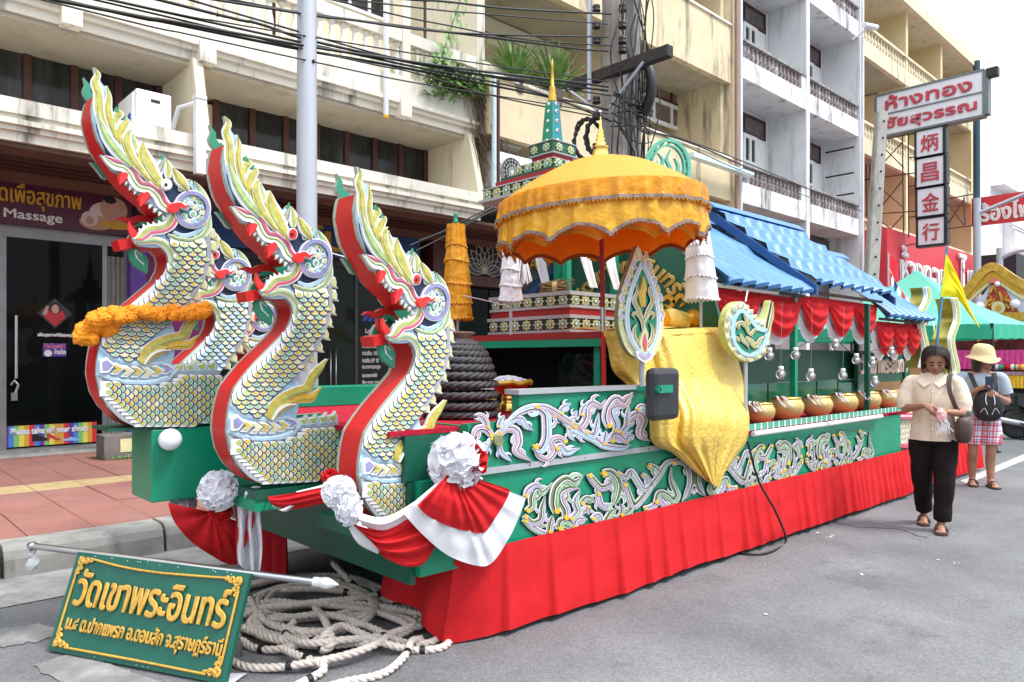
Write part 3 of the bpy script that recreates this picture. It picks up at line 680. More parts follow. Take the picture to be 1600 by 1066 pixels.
# rainbow notice
st = thing('floor_notice', 'rainbow striped notice "Please take off your shoes" on the glass door', 'notice', onY(78, 680, YD))
RB = {'p': (.13, .05, .34), 'b': (.07, .24, .62), 'g': (.22, .55, .18), 'y': (.80, .72, .10), 'o': (.75, .36, .06), 'r': (.70, .04, .04)}
RBM = {k: mat('notice_'+k, v, .4, var=.03) for k, v in RB.items()}
xa, xb = sx(5, YD), sx(151, YD); z0n, z1n = onY(78, 695, YD).z, onY(78, 663, YD).z
b = MB(); seq = 'pbgyorpbgyorpbgyor'[:18]; seq = 'pbgyorbpgyoorpbgyor'
for i, c in enumerate(seq): b.box(xa+(xb-xa)*i/len(seq), xa+(xb-xa)*(i+1)/len(seq), YD-.006, YD-.001, z0n, z1n, RBM[c])
b.build('stripes', st)
b = MB(); lettering(b, 'Please take off your shoes', (xa+.08, YD-.0065, z0n+(z1n-z0n)*.50), (1,0,0), (0,0,1), (xb-xa)*.82, .10, WHITE, .003, .008); b.build('lettering', st)
sh = [(0, 0), (1, 0), (1.02, .18), (.8, .3), (.55, .42), (.35, .62), (.1, .66), (0, .6)]
for px, m, w in ((58, BLACK, .17), (82, mat('notice_shoe_red', (.6, .05, .08), .4), .15), (106, mat('notice_shoe_blue', (.25, .5, .8), .4), .18)):
    b = MB(); p = onY(px-8, 690, YD)
    if px == 82: shp = [(0, 0), (.12, 0), (.2, .35), (.6, .1), (1, .05), (1, .18), (.6, .42), (.1, .8), (-.08, .75)]
    elif px == 106: shp = [(0, .05), (.95, .0), (1.1, .12), (.8, .25), (.5, .35), (.3, .22), (0, .2)]
    else: shp = sh
    b.prism([(p.x+a*w, p.z+c*w*.9) for a, c in shp], XZ(YD-.007), .002, 0, m); b.build('shoe_picture', st)
# poster with a woman in red
po = thing('door_poster', 'diamond shaped poster of a woman in a red shirt on the dark glass door', 'poster', onY(86, 510, YD))
d0 = onY(86, 490, YD); b = MB(); rw, rh = .20, .2
b.prism([(d0.x-rw, d0.z), (d0.x, d0.z-rh), (d0.x+rw, d0.z), (d0.x, d0.z+rh)], XZ(YD-.001), .003, 0, mat('poster_ground', (.05, .035, .04), .3)); b.build('sheet', po)
b = MB(); PR = mat('poster_red', (.55, .03, .04), .4)
b.prism([(d0.x-.12, d0.z-.05), (d0.x, d0.z-.17), (d0.x+.12, d0.z-.05), (d0.x+.09, d0.z+.03), (d0.x-.02, d0.z+.05), (d0.x-.11, d0.z+.02)], XZ(YD-.004), .003, 0, PR)
disc(b, 86.5, 482, .062, .075, YD-.0075, HAIR, .002); disc(b, 86.5, 483, .045, .06, YD-.0095, FA, .002); b.prism([(d0.x-.15, d0.z-.02), (d0.x-.1, d0.z+.1), (d0.x-.07, d0.z+.09), (d0.x-.1, d0.z-.03)], XZ(YD-.0075), .002, 0, FA); b.build('picture', po)
b = MB(); p = onY(59, 527, YD); lettering(b, 'เพื่อสุขภาพที่ดีของคุณ', (p.x, YD-.001, p.z), (1,0,0), (0,0,1), .42, .06, WHITE, .003, .004); b.build('lettering', po)
nb = thing('door_label', 'small purple "No Sound" label below the poster on the glass door', 'label', onY(85, 547, YD))
a, c = onY(67, 557, YD), onY(103, 537, YD); b = MB(); b.box(a.x, c.x, YD-.004, YD-.001, a.z, c.z, PURP); b.build('sheet', nb)
b = MB(); lettering(b, 'No Sound !', (a.x+.02, YD-.0045, a.z+.11), (1,0,0), (0,0,1), (c.x-a.x)*.85, .06, mat('label_pink', (.75, .25, .35), .4), .002, .003)
lettering(b, 'ห้ามเสียง', (a.x+.13, YD-.0045, a.z+.03), (1,0,0), (0,0,1), (c.x-a.x)*.5, .07, WHITE, .002, .003); disc(b, 75, 552, .045, .045, YD-.0045, WHITE, .002); b.build('lettering', nb)
# little planter box by the pillar
p = onZ(200, 716, .205); b = MB(); b.bbox(p.x-.28, p.x+.45, p.y-.05, p.y+.3, .205, .50, mat('weathered_box', (.16, .14, .13), .8, var=.25, scale=6), .01); b.box(p.x-.1, p.x+.03, p.y-.056, p.y-.05, .29, .45, CREAMP)
pb = tag(b.build('planter_box', at=p), 'weathered grey box with a pale card on the pavement beside the purple pillar', 'box')
leafy('moss', 'mossy weeds along the foot of the grey box on the pavement', (p.x+.05, p.y-.1, .215), 90, (.4, .06, .01), .05, .012, .2, cat='weeds', up=.9)['kind'] = 'stuff'
# second shop: blue sign, dark green glass
t = thing('shop_sign', 'blue shop sign with gold Thai lettering behind the middle dragon heads', 'sign', (6, YS, Z0S))
b = MB(); BLS = mat('blue_sign', (.012, .055, .20), .4, var=.1); b.box(sx(318), sx(656), YS, YS+.15, Z0S, Z1S-.02, BLS); b.build('board', t)
b = MB(); p = onY(489, 388, YS); q = onY(545, 0, YS); lettering(b, 'วัน', (p.x-.32, YS-.002, p.z), (1,0,0), (0,0,1), q.x-p.x+.32, .42, GOLDP, .02, .018); b.build('lettering', t)
g = thing('shop_entrance', 'dark green glass shop front with a list of white Thai lettering, behind the right dragon', 'shop front', (5.5, YD, .2))
b = MB(); x0g, x1g = sx(341, YD), sx(660, YD)
b.box(x0g, x1g, YD-.03, YD+.05, 3.0, 3.13, BLACK)
mull = [341, 430, 556, 660]
for px in mull: x = sx(px, YD); b.box(x-.025, x+.025, YD-.02, YD+.04, .22, 3.0, mat('dark_frame', (.05, .06, .055), .4))
b.build('frame', g)
for a, c in zip(mull, mull[1:]): b = MB(); b.box(sx(a, YD)+.028, sx(c, YD)-.028, YD, YD+.01, .22, 3.0, GLASSG); b.build('pane', g)
b = MB(); xh = sx(514, YD); zt_, zb_ = onY(520, 545, YD).z, onY(520, 632, YD).z
b.tube([(xh, YD, zt_), (xh, YD-.06, zt_), (xh, YD-.06, zb_), (xh, YD, zb_)], .012, STEEL); b.tube([(xh+.1, YD, zt_), (xh+.1, YD-.06, zt_), (xh+.1, YD-.06, zb_), (xh+.1, YD, zb_)], .012, STEEL); b.build('handle', g)
b = MB(); zz = onY(580, 498, YD).z; xx = sx(566, YD)
for k in range(3): b.prism([(xx+.11*k, zz-.05), (xx+.11*k+.08, zz-.05), (xx+.11*k+.12, zz+.05), (xx+.11*k+.04, zz+.05)], XZ(YD-.001), .003, 0, mat('logo_blue', (.03, .06, .4), .4))
b.build('emblem', g)
b = MB()
for k, s_ in enumerate(('โปรโมชั่น', 'กาแฟเย็น', 'เครื่องดื่ม ร', 'กดเงิน 10', 'กดเงิน EP 10', 'ธนาคารกรุง', 'ขนาดกลางไฟ', 'ซื้อ-ขาย ทุก')):
    p = onY(566 + (4 if k == 0 else 0), 518+k*11.5, YD); lettering(b, s_, (p.x, YD-.001, p.z-.03), (1,0,0), (0,0,1), .30+.035*(k % 3), .075, WHITE, .003, .003)
b.build('lettering', g)
# third shop: black sign with lotus
t = thing('shop_sign', 'black shop sign with a white line lotus and gold letters, behind the yellow parasol', 'sign', (9, YS, 2.9))
b = MB(); x0, x1 = sx(690), sx(905); zt3, zb3 = onY(760, 372, YS-.1).z, onY(760, 430, YS-.1).z
b.box(x0, x1, YS-.1, YS+.05, zb3, zt3+.05, mat('black_sign', (.010, .012, .02), .3)); b.build('board', t)
c = onY(757, 428, YS-.1); b = MB(); LOT = mat('lotus_white', (.6, .6, .55), .5)
for a in (-1.25, -.95, -.62, -.3, 0, .3, .62, .95, 1.25):
    L_ = .62-.12*abs(a)
    for sg in (-1, 1):
        pts = []
        for k in range(9):
            u = k/8; w = .11*math.sin(math.pi*u)*sg; al = a+.15*a*u
            pts.append((c.x+math.sin(al)*L_*u+math.cos(al)*w, YS-.108, c.z+.02+math.cos(al)*L_*u-math.sin(al)*w))
        b.tube(pts, .008, LOT, 4)
b.build('lotus_drawing', t)
b = MB(); p = onY(826, 420, YS-.1); q = onY(863, 420, YS-.1); lettering(b, 'AEN', (p.x, YS-.102, p.z), (1,0,0), (0,0,1), q.x-p.x, .24, GOLDP, .015, .008); b.build('lettering', t)
g = thing('shop_entrance', 'brown framed shop front with dark glass behind the tiered yellow parasol', 'shop front', (9, YD, .2))
b = MB(); b.box(sx(662, YD), 15.5, YD-.25, YD+.05, zb3-.22, zb3-.02, BROWN); b.box(sx(662, YD), 15.5, YD-.4, YD+.05, zt3+.1, zt3+.5, BROWN); b.box(sx(662, YD), sx(680, YD), YD-.3, YD+.05, .2, zt3+.5, BROWN); b.build('frame', g)
for i in range(5): b = MB(); xx = sx(682, YD)+i*1.35; b.box(xx, xx+1.3, YD, YD+.01, .2, zb3-.23, GLASSD); b.build('pane', g)

# ================================================================== POLES, WIRES AND SIGNS
b = MB(); x = 3.27; yy = 6.22; b.tube([(x, yy, .2), (x, yy, 3), (x, yy, 6.5), (x, yy, 12)], [.098, .092, .084, .07], GALV, 20); pl = b.build('pole', at=(x, yy, .2))
t = thing('street_lamp', 'galvanised steel lamp post rising behind the middle dragon', 'lamp post', (x, yy, .2)); pl.parent = t; pl.location = (0,0,0)
b = MB(); b.lathe([(.2, .2), (.2, .215), (.1, .22)], (x, yy, .0), GALV, 16); b.box(x-.06, x+.06, yy-.105, yy-.08, .9, 1.25, GALV); b.build('base_plate', t)
q = onY(490, 96, yy-.09); b = MB(); b.ball(q, .018, BLACK, 8, 6); b.build('bolt', t)
XP, YP2 = 7.98, 6.35
pp = thing('power_pole', 'weathered concrete power pole carrying a tangle of black cables and a crossarm', 'utility pole', (XP, YP2, .2))
b = MB(); n = 4; prof = [(-.21, -.15), (.21, -.15), (.21, .15), (-.21, .15)]
a45 = AZ-math.pi/2
def polebody(b, c, w, d, z0, z1, tp, m, ang=0., lean=(0,0)):
    vs_ = []
    for k in range(9):
        z = z0+(z1-z0)*k/8; s_ = 1-tp*k/8
        for (x_, y_) in ((-w,-d+.03),(-w+.03,-d),(w-.03,-d),(w,-d+.03),(w,d-.03),(w-.03,d),(-w+.03,d),(-w,d-.03)):
            X_ = x_*s_; Y_ = y_*s_; vs_.append((c[0]+X_*math.cos(ang)-Y_*math.sin(ang)+lean[0]*k/8, c[1]+X_*math.sin(ang)+Y_*math.cos(ang)+lean[1]*k/8, z))
    b.add(vs_, [(k*8+j, k*8+(j+1) % 8, (k+1)*8+(j+1) % 8, (k+1)*8+j) for k in range(8) for j in range(8)]+[tuple(range(64, 72))], m)
polebody(b, (XP-.06, YP2), .17, .15, .2, 12, .2, CONCP, .25); polebody(b, (XP+.20, YP2-.06), .14, .13, .2, 12, .2, CONCP, .25); b.build('shaft', pp)
b = MB(); ca, cb = onX(897, 132, XP-.1), onX(1056, 93, XP-.1)
b.obox = None
b.box(XP-.28, XP-.16, cb.y, ca.y, (ca.z+cb.z)/2-.07, (ca.z+cb.z)/2+.07, mat('crossarm_wood', (.03, .025, .022), .8, var=.3, scale=10)); zc_ = (ca.z+cb.z)/2; b.build('crossarm', pp)
b = MB()
for sgn in (1, -1): b.tube([(XP-.3, YP2+sgn*.1, zc_-.5), (XP-.3, YP2+sgn*.65, zc_-.06)], .02, GALV, 6)
b.build('brace', pp)
insul = MB(); insul.lathe([(.02, 0), (.055, .01), (.06, .035), (.04, .05), (.055, .07), (.05, .1), (.02, .11)], (0,0,0), BLACK, 10); im = insul.mesh('insulator')
pz = [onX(950, y, XP-.25).z for y in (20, 46, 70, 163, 188, 236)]
for z in pz: place(im, 'insulator', (XP-.36, YP2+.08, z), pp, (0, 0, 0))
for z in (pz[0]-.05, pz[1]-.05, pz[2]-.05, pz[0]-.6): place(im, 'insulator', (XP-.2, YP2-.24, z), pp)
b = MB(); b.tube([(XP+.36, YP2-.05, .3), (XP+.36, YP2-.05, 12)], .05, GALV); b.tube([(XP-.3, YP2+.25, onX(930, 170, XP).z), (XP-.3, YP2+.25, 12)], .035, GALV); b.build('conduit', pp)
b = MB()
def coil(c, r, n, th, ax):
    pts = []
    for k in range(n*20+1):
        a = k*2*math.pi/20; rr = r*(1+.08*math.sin(k*1.7)); pts.append((c[0]+ax[0]*rr*math.cos(a)*.6+R.uniform(-.02,.02), c[1]+ax[1]*rr*math.cos(a)+R.uniform(-.02,.02), c[2]+rr*1.1*math.sin(a)))
    b.tube(pts, th, CABLE, 5)
q = onX(935, 213, XP-.2); coil(q, .24, 7, .016, (-.6, .6)); q = onX(918, 218, XP-.2); coil(q, .26, 4, .016, (-.6, .6))
pts = [onX(x, y, XP+.25) for x, y in ((1004, 95), (1014, 108), (1018, 130), (1015, 155), (1006, 178))]; b.tube(cr(pts, 4), .07, CABLE, 8)
for k in range(30):
    z0 = R.uniform(4.2, 8.5); x = XP+R.uniform(-.3,.42); dx_ = R.gauss(0,.10); st_ = R.uniform(.25,.5); pts = [(x+dx_*math.sin(j*.9)+R.gauss(0,.02), YP2-.22-.05*math.sin(j*1.3+k)-.02, z0-j*st_) for j in range(6)]; b.tube(cr(pts, 5), R.choice((.006, .009, .012)), CABLE, 5)
for k in range(12):
    z0 = onX(970, R.uniform(165, 215), XP).z; am = R.gauss(0,.06); pts = [(XP-.42+j*.17, YP2-.25-.03*math.sin(j+k), z0+am*math.sin(j*.8+k)) for j in range(6)]; b.tube(cr(pts, 5), .009, CABLE, 5)
b.build('cable_tangle', pp)
# overhead cables, hung between poles along the street
def cable(px, Y, r, lab, ext=None, Y2=None):
    n = len(px); P = [onY(x, y, Y+((Y2-Y)*i/(n-1) if Y2 else 0)) for i, (x, y) in enumerate(px)]
    d = (P[0]-P[1]).normalized(); P = [P[0]+d*6+Vector((0,0,.12))]+P if ext != 0 else P
    b = MB(); b.tube(cr(P, 6), r, CABLE, 6); return tag(b.build('overhead_cable', at=P[1]), lab, 'cable', 'overhead cables along the shophouses')
YC = 6.15
cabs = [([(86,0),(265,33),(473,71),(604,91),(740,110),(900,129),(950,136)], .015), ([(60,-8),(265,36),(473,78),(604,101),(740,128),(900,160),(950,172)], .013),
 ([(67,0),(300,55),(491,97),(640,128),(790,152),(950,178)], .007), ([(249,0),(400,36),(500,67),(720,112),(950,142)], .013), ([(330,-6),(500,24),(668,46),(900,76),(950,80)], .012),
 ([(150,-5),(345,34),(500,60),(700,92),(950,128)], .007), ([(400,10),(540,30),(720,52),(950,58)], .011), ([(560,-8),(690,2),(800,14),(955,22)], .012), ([(600,6),(760,22),(950,38)], .008),
 ([(520,0),(700,40),(820,62),(955,72)], .008), ([(420,36),(640,96),(800,126),(955,150)], .009), ([(560,86),(720,118),(850,148),(955,190)], .011), ([(490,80),(640,112),(780,152),(950,186)], .008)]
NTH = ('topmost', 'second', 'third', 'fourth', 'fifth', 'sixth', 'seventh', 'eighth', 'ninth', 'tenth', 'eleventh', 'twelfth', 'lowest')
for i, (c, r) in enumerate(sorted(cabs, key=lambda q: q[0][-1][1]+.01*q[0][0][0])): cable(c, YC+.02*(i % 5), r, NTH[i]+' of the thirteen black cables meeting the power pole from the cream shophouse side')
for k_, (c, r, Y, Y2) in enumerate((([(1000,190),(1060,215),(1160,252),(1345,330)], .012, 6.4, 8.85), ([(1000,196),(1080,232),(1170,272),(1290,318)], .009, 6.4, 8.85), ([(1000,205),(1050,214),(1110,236),(1172,264)], .016, 6.4, 8.8))): cable(c, Y, r, ('long upper cable from the power pole past the tube light to the leaning pole', 'thin cable from the power pole under the tube light to the grey balconies', 'thick short cable from the power pole to the tube light')[k_], 0, Y2)
for k_, c in enumerate((([(640,384),(700,358),(760,328),(840,300)]), ([(650,392),(710,362),(770,330),(860,296)]), ([(655,376),(720,352),(775,322)]))): cable(c, 8.7, .014, ('middle', 'lowest', 'highest')[k_]+' of the three black cables under the mezzanine ledge beside the yellow parasol', 0)
# fluorescent tube and lean post on the parapet
b = MB(); q0, q1 = onY(1080, 238, 8.75), onY(1174, 268, 8.75); b.box(q0.x, q1.x, 8.68, 8.86, q1.z-.04, q0.z-.1, mat('pale_signlight', (.62, .78, .84), .4)); tag(b.build('tube_light', at=q0), 'pale blue tube light fixed along the stained parapet', 'tube light')
# leaning concrete pole
lp = thing('leaning_pole', 'grey concrete pole with bolt holes leaning in front of the gold shop sign', 'utility pole', (16.85, 6.3, 0))
b = MB(); tp = onY(1377, 176, 6.3); bt = onY(1362, 420, 6.3)
dx = (tp.x-bt.x)/(tp.z-bt.z)*tp.z
x0 = tp.x-dx; b2_ = MB(); polebody(b2_, (x0, 6.3), .15, .12, .0, tp.z, .25, CONC, -.7, (dx, 0)); b2_.build('shaft', lp)
b = MB()
for k in range(12):
    z = tp.z-.25-k*.38; x = x0+dx*z/tp.z; b.ball((x-.10, 6.3-.11, z), .028, BLACK, 6, 4)
b.build('bolt_hole', lp)
# gold shop sign tower (stands out from the facade, facing along the street)
XS_ = 24.6
gs = thing('hanging_sign', 'large white projecting sign with two rows of raised red Thai letters', 'sign', onX(1450, 180, XS_))
tl, tr, bl, br = onX(1369, 150, XS_), onX(1537, 112, XS_), onX(1379, 211, XS_), onX(1537, 181, XS_)
y1_, y0_ = tl.y, tr.y; zt_ = (tl.z+tr.z)/2; zb_ = (bl.z+br.z)/2
SGW = mat('sign_white', (.74, .74, .78), .5, var=.04); SRED = mat('sign_red', (.52, .05, .07), .45, var=.1); SFR = mat('sign_frame', (.16, .19, .19), .5, metal=.3)
b = MB(); b.box(XS_, XS_+.28, y0_, y1_, zb_, zt_, SGW); b.build('board', gs)
b = MB(); f = .05; zm_ = (zt_+zb_)/2+.02
for (ya, yb_, za, zc) in ((y0_-.02, y1_+.02, zt_-.01, zt_+f), (y0_-.02, y1_+.02, zb_-f, zb_+.01), (y0_-.12, y0_+.03, zb_+.012, zt_-.012), (y1_-.02, y1_+f, zb_+.012, zt_-.012), (y0_+.032, y1_-.022, zm_-.02, zm_+.02)): b.box(XS_-.03, XS_+.30, ya, yb_, za, zc, SFR)
b.build('frame', gs)
hh = (zt_-zb_)/2
for s_, zz, l, r_w in (('ห้างทอง', zm_+.12, .14, .14), ('ชัยสุวรรณ', zb_+.10, .12, .12)):
    b = MB(); w = (y1_-y0_)*(.80 if s_ == 'ห้างทอง' else .84); lettering(b, s_, (XS_-.002, y1_-(y1_-y0_)*.10, zz), (0,-1,0), (0,0,1), w, hh*.66, SRED, .05, .018); b.build('lettering', gs)
ch = '炳昌金行'
for k, (pa, pb2) in enumerate((((1430.5, 206), (1475, 240)), ((1431, 249), (1476, 288)), ((1432, 296), (1476.5, 335)), ((1433, 343), (1477, 381)))):
    A_, B_ = onX(*pa, XS_), onX(*pb2, XS_)
    t = thing('sign_box', 'square white sign box with the red character '+ch[k]+', '+('topmost', 'second', 'third', 'lowest')[k]+' of the column of four', 'sign', (XS_, A_.y, B_.z), 'column of square sign boxes')
    za, zc = B_.z, A_.z; b = MB(); b.box(XS_, XS_+.24, B_.y, A_.y, za, zc, SGW); b.build('board', t)
    b = MB()
    for (ya, yb_, z1_, z2_) in ((B_.y-.03, A_.y+.03, zc-.02, zc+.035), (B_.y-.03, A_.y+.03, za-.04, za+.03), (B_.y-.06, B_.y+.03, za+.032, zc-.022), (A_.y-.03, A_.y+.03, za+.032, zc-.022)): b.box(XS_-.03, XS_+.27, ya, yb_, z1_, z2_, BLACK)
    b.build('frame', t)
    b = MB(); w = (A_.y-B_.y); lettering(b, ch[k], (XS_-.002, A_.y-w*.2, za+(zc-za)*.18), (0,-1,0), (0,0,1), w*.60, (zc-za)*.62, SRED, .03, .010); b.build('lettering', t)
tw = thing('sign_bracket', 'rusty angle iron lattice holding the projecting signs to the facade', 'bracket', onX(1400, 300, XS_+.1))
b = MB(); XT = XS_+.12
def bar(a, c, r=.028): b.tube([onX(*a, XT), onX(*c, XT)], r, IRON, 4)
for s_ in (((1352, 200), (1356, 395)), ((1358, 195), (1362, 392)), ((1410, 212), (1412, 372)), ((1419, 210), (1420, 372)), ((1342, 152), (1372, 146)), ((1345, 218), (1432, 200)), ((1345, 225), (1432, 208)), ((1346, 282), (1432, 270)), ((1346, 336), (1433, 330)), ((1350, 396), (1436, 380)),
   ((1370, 220), (1412, 262)), ((1368, 268), (1410, 222)), ((1370, 332), (1412, 280)), ((1366, 285), (1412, 325)), ((1368, 340), (1412, 372)), ((1366, 388), (1412, 335)), ((1419, 247), (1432, 245)), ((1419, 292), (1432, 290)), ((1419, 340), (1432, 338)), ((1474, 312), (1523, 303)), ((1478, 358), (1523, 352)), ((1506, 308), (1508, 352)), ((1480, 315), (1506, 352)), ((1480, 352), (1506, 312))): bar(*s_, r=.022)
b.build('angle_irons', tw)
b = MB()
for z in (270, 302, 230): p0 = onX(1316, z, XE-.6); b.tube([(XE-.35, YF+.05, p0.z), (XE-.35, YF+.9, p0.z-.0)], .03, BLACK, 4)
b.build('bracket_arm', tw)
b = MB(); p = onY(1526, 96, 8.7); b.tube([(p.x, 8.7, .2), (p.x, 8.7, p.z)], .13, mat('blue_grey_pipe', (.02, .07, .11), .5)); tag(b.build('corner_pipe', at=(p.x, 8.7, 0)), 'dark blue pipe up the end corner of the yellow shophouse', 'pipe')
fl = thing('floodlight', 'black floodlight on an arm above the corner of the white projecting sign', 'floodlight', onX(1550, 112, XS_))
p = onX(1541, 110, XS_+.1); q = onX(1551, 112, XS_+.1); b = MB(); b.tube([p+Vector((0,.25,0)), q], .02, GALV, 5); b.build('arm', fl)
b = MB(); b.bbox(q.x-.15, q.x+.1, q.y-.16, q.y+.14, q.z-.18, q.z+.10, BLACK, .03); b.build('lamp_head', fl)
# CCTV camera
cv = thing('security_camera', 'white bullet security camera on the corner between the grey and yellow shophouses', 'camera', onY(1360, 42, 8.6)); p = onY(1360, 42, 8.6); b = MB(); b.tube([p+Vector((-.2,.1,.02)), p+Vector((.22,-.1,.0))], .085, WHITEP, 10); b.build('body', cv); b = MB(); b.tube([p, (p.x-.2, YF+.05, p.z-.3)], .03, WHITEP); b.build('bracket', cv)
# red gold shop fascia
rf = thing('shop_fascia', 'big red gold shop fascia with raised white Thai letters', 'shop sign', (28, 8.3, 3)); YR = 8.3
xa, xb = sx(1386, YR), sx(1545, YR); zt_ = onY(1400, 360, YR).z; SR = mat('fascia_red', (.60, .035, .05), .5, var=.05)
b = MB(); b.box(xa, xb, YR, 10.5, 2.7, zt_, SR); b.build('board', rf)
b = MB(); p = onY(1403, 440, YR)
lettering(b, 'ห้างทอง', (p.x, YR-.002, onY(1403, 450, YR).z), (1,0,0), (0,0,1), sx(1473, YR)-p.x, 1.30, WHITE, .12, .03); b.build('lettering', rf)
b = MB(); p = onY(1494, 0, YR); lettering(b, 'ไท', (p.x, YR-.002, onY(1494, 462, YR).z), (1,0,0), (0,0,1), sx(1524, YR)-p.x, 1.5, WHITE, .12, .03); b.build('lettering', rf)
# second red banner, with the lamp post arm
rb = thing('banner_sign', 'red projecting sign with white Thai letters beside the grey lamp post', 'sign', onX(1560, 330, 34.)); XB = 34.
a, c = onX(1518, 313, XB), onX(1640, 291, XB); d = onX(1518, 351, XB); e = onX(1640, 343, XB)
b = MB(); b.box(XB, XB+.15, c.y, a.y, (d.z+e.z)/2, (a.z+c.z)/2, SR); b.build('board', rb)
b = MB(); p = onX(1533, 345, XB); q = onX(1612, 345, XB); lettering(b, 'ร้องไพ', (XB-.002, p.y, (d.z+e.z)/2+.14), (0,-1,0), (0,0,1), p.y-q.y, (a.z-d.z)*.72, WHITE, .04, .035); b.build('lettering', rb)
lamp = thing('street_lamp', 'grey lamp post with a slanting arm in front of the red projecting sign', 'lamp post', (onY(1527, 0, 5.2).x, 5.2, 0)); X2 = onY(1527, 0, 5.2).x
b = MB(); zt_ = onY(1527, 310, 5.2).z; b.tube([(X2, 5.2, 0), (X2, 5.2, zt_)], .078, GALV, 12); b.build('pole', lamp)
b = MB(); a = onX(1530, 333, X2); c = onX(1610, 300, X2); b.tube([a, c], .045, GALV, 8); b.build('arm', lamp)
l2 = thing('street_lamp', 'farther grey post with a curved arm above the dark awning', 'lamp post', (onY(1562, 0, 6.0).x, 6.0, 0)); X3 = onY(1562, 0, 6.).x
b = MB(); zt_ = onY(1562, 388, 6.).z; b.tube([(X3, 6., 0), (X3, 6., zt_)], .09, GALV, 10); b.build('pole', l2)
b = MB(); b.tube(cr([onX(1562, 405, X3), onX(1575, 398, X3), onX(1592, 392, X3), onX(1612, 390, X3)], 4), .06, GALV, 6); b.build('arm', l2)
aw = MB(); XA_ = 31.; p, q = onX(1533, 415, XA_), onX(1588, 392, XA_); p2 = onX(1533, 460, XA_); aw.box(XA_, XA_+1.2, q.y, p.y, p2.z, (p.z+q.z)/2+.15, mat('black_tarp', (.015, .015, .02), .6)); tag(aw.build('awning', at=(XA_, p.y, p2.z)), 'black tarpaulin awning behind the ornate gilded gable', 'awning')
# ================================================================== DRAGON (NAGA) HEADS: one built from its outline, four copies
YN, NT = 3.37, .20                                       # plane of the middle head, thickness of a head
ND = PX(YN)
def nz2(x, y): p = onY(x, y, YN); return (p.x, p.z)
def outline(px, n=1): return px
NAGA_OUT = [(413,758),(392,748),(372,728),(360,705),(354.5,676),(355.5,655),(359,632),(366,608),(375,595),(387,580),(400,565),(417,548),(434,531),(448.6,516),(456,500),(458.5,488),
 (456,476),(448,467),(430,467.5),(416,466),(409,460),(406.5,453),(414,452),(417,443),(423,435),(439,431),(450,426),(455,416),(453,410),(439,404),(432,396),(428,386),(420,379),(407,371),(398,361),(395,352),(390,347.5),(384,350),(378,347),(372,338),(364,327),(360,322),(368,324),(371.6,322),(364,311),(357,298),(353,285),(349,266),(347.7,251),(350.5,233),(353,224),(357,220.7),(350.5,210.5),(349,202.6),(353,192.5),(350.5,181),(355,187),(360.6,194.8),(360.6,203.8),(366,211.6),(369,210),(374,219.5),(376,228.5),(373.5,242),(374,256),(378,253),(384,246),(384,254),(388,259),(393.5,262),(399,274),(403.4,281),(407,285.6),(413,300),(419.5,297),(423.4,307),(432,319),(442.6,329.5),(447,324),(451,320),(454,322),(459.4,334),(462,337.5),(475,357.7),(481,356.5),(487,355),(488,362),(491.5,356),(496.5,370),(503,383.6),(507,397),(509,415),(513,413),(517.5,408),(518,420),(516,432),
 (519,440),(513,447),(514,481),(511,494),(505,516),(492,540),(474,569),(462,585),(470,610),(466,640),(462,654),(528,648),(527,744),(470,752)]
naga = thing('naga_head', '', 'dragon head', (1.6, YN, .8), 'carved dragon heads fanned across the bow of the float')
b = MB()
b.prism(NAGA_OUT, ND, 0, -.028, LBLUE, mat('plate_edge', (.34, .36, .30), .5, var=.1), LEAFG); b.build('side_plate', naga)
b = MB(); b.prism(NAGA_OUT, ND, -NT+.028, -NT, LEAFG, mat('plate_edge', (.34, .36, .30), .5), LEAFG); b.build('side_plate', naga)
FRONT = [(415,759),(392,749),(372,728),(360,705),(354.5,676),(355.5,655),(359,632),(366,608),(375,595),(387,580),(400,565),(417,548),(434,531),(448.6,516),(456,500),(458.5,488),(456,476),(448,467)]
def nstrip(px, m, name, y0=.024, y1=NT-.024, th=.012):
    P = cr(px, 4); b = MB(); A_ = []
    for p in P:
        q = onY(p[0], p[1], YN); A_.append(q)
    k = len(A_); vs_ = [(q.x, YN+y0, q.z) for q in A_]+[(q.x, YN+y1, q.z) for q in A_]
    b.add(vs_, [(i, i+1, k+i+1, k+i) for i in range(k-1)], m, True)
    return b.build(name, naga)
nstrip(FRONT, RED, 'red_belly')
nstrip([(353,224),(348,250),(349.5,268),(354,287),(358,300),(366,315),(374,332),(386,350),(398,366),(412,380),(428,394),(440,408),(452,414)], RED, 'red_belly')
nstrip([(448,467),(430,467.5),(416,466),(408,459),(407,452)], RED, 'red_belly')
nstrip([(513,446),(514,481),(511,494),(505,516),(492,540),(474,569),(455,594)], LGREY, 'back_strip')
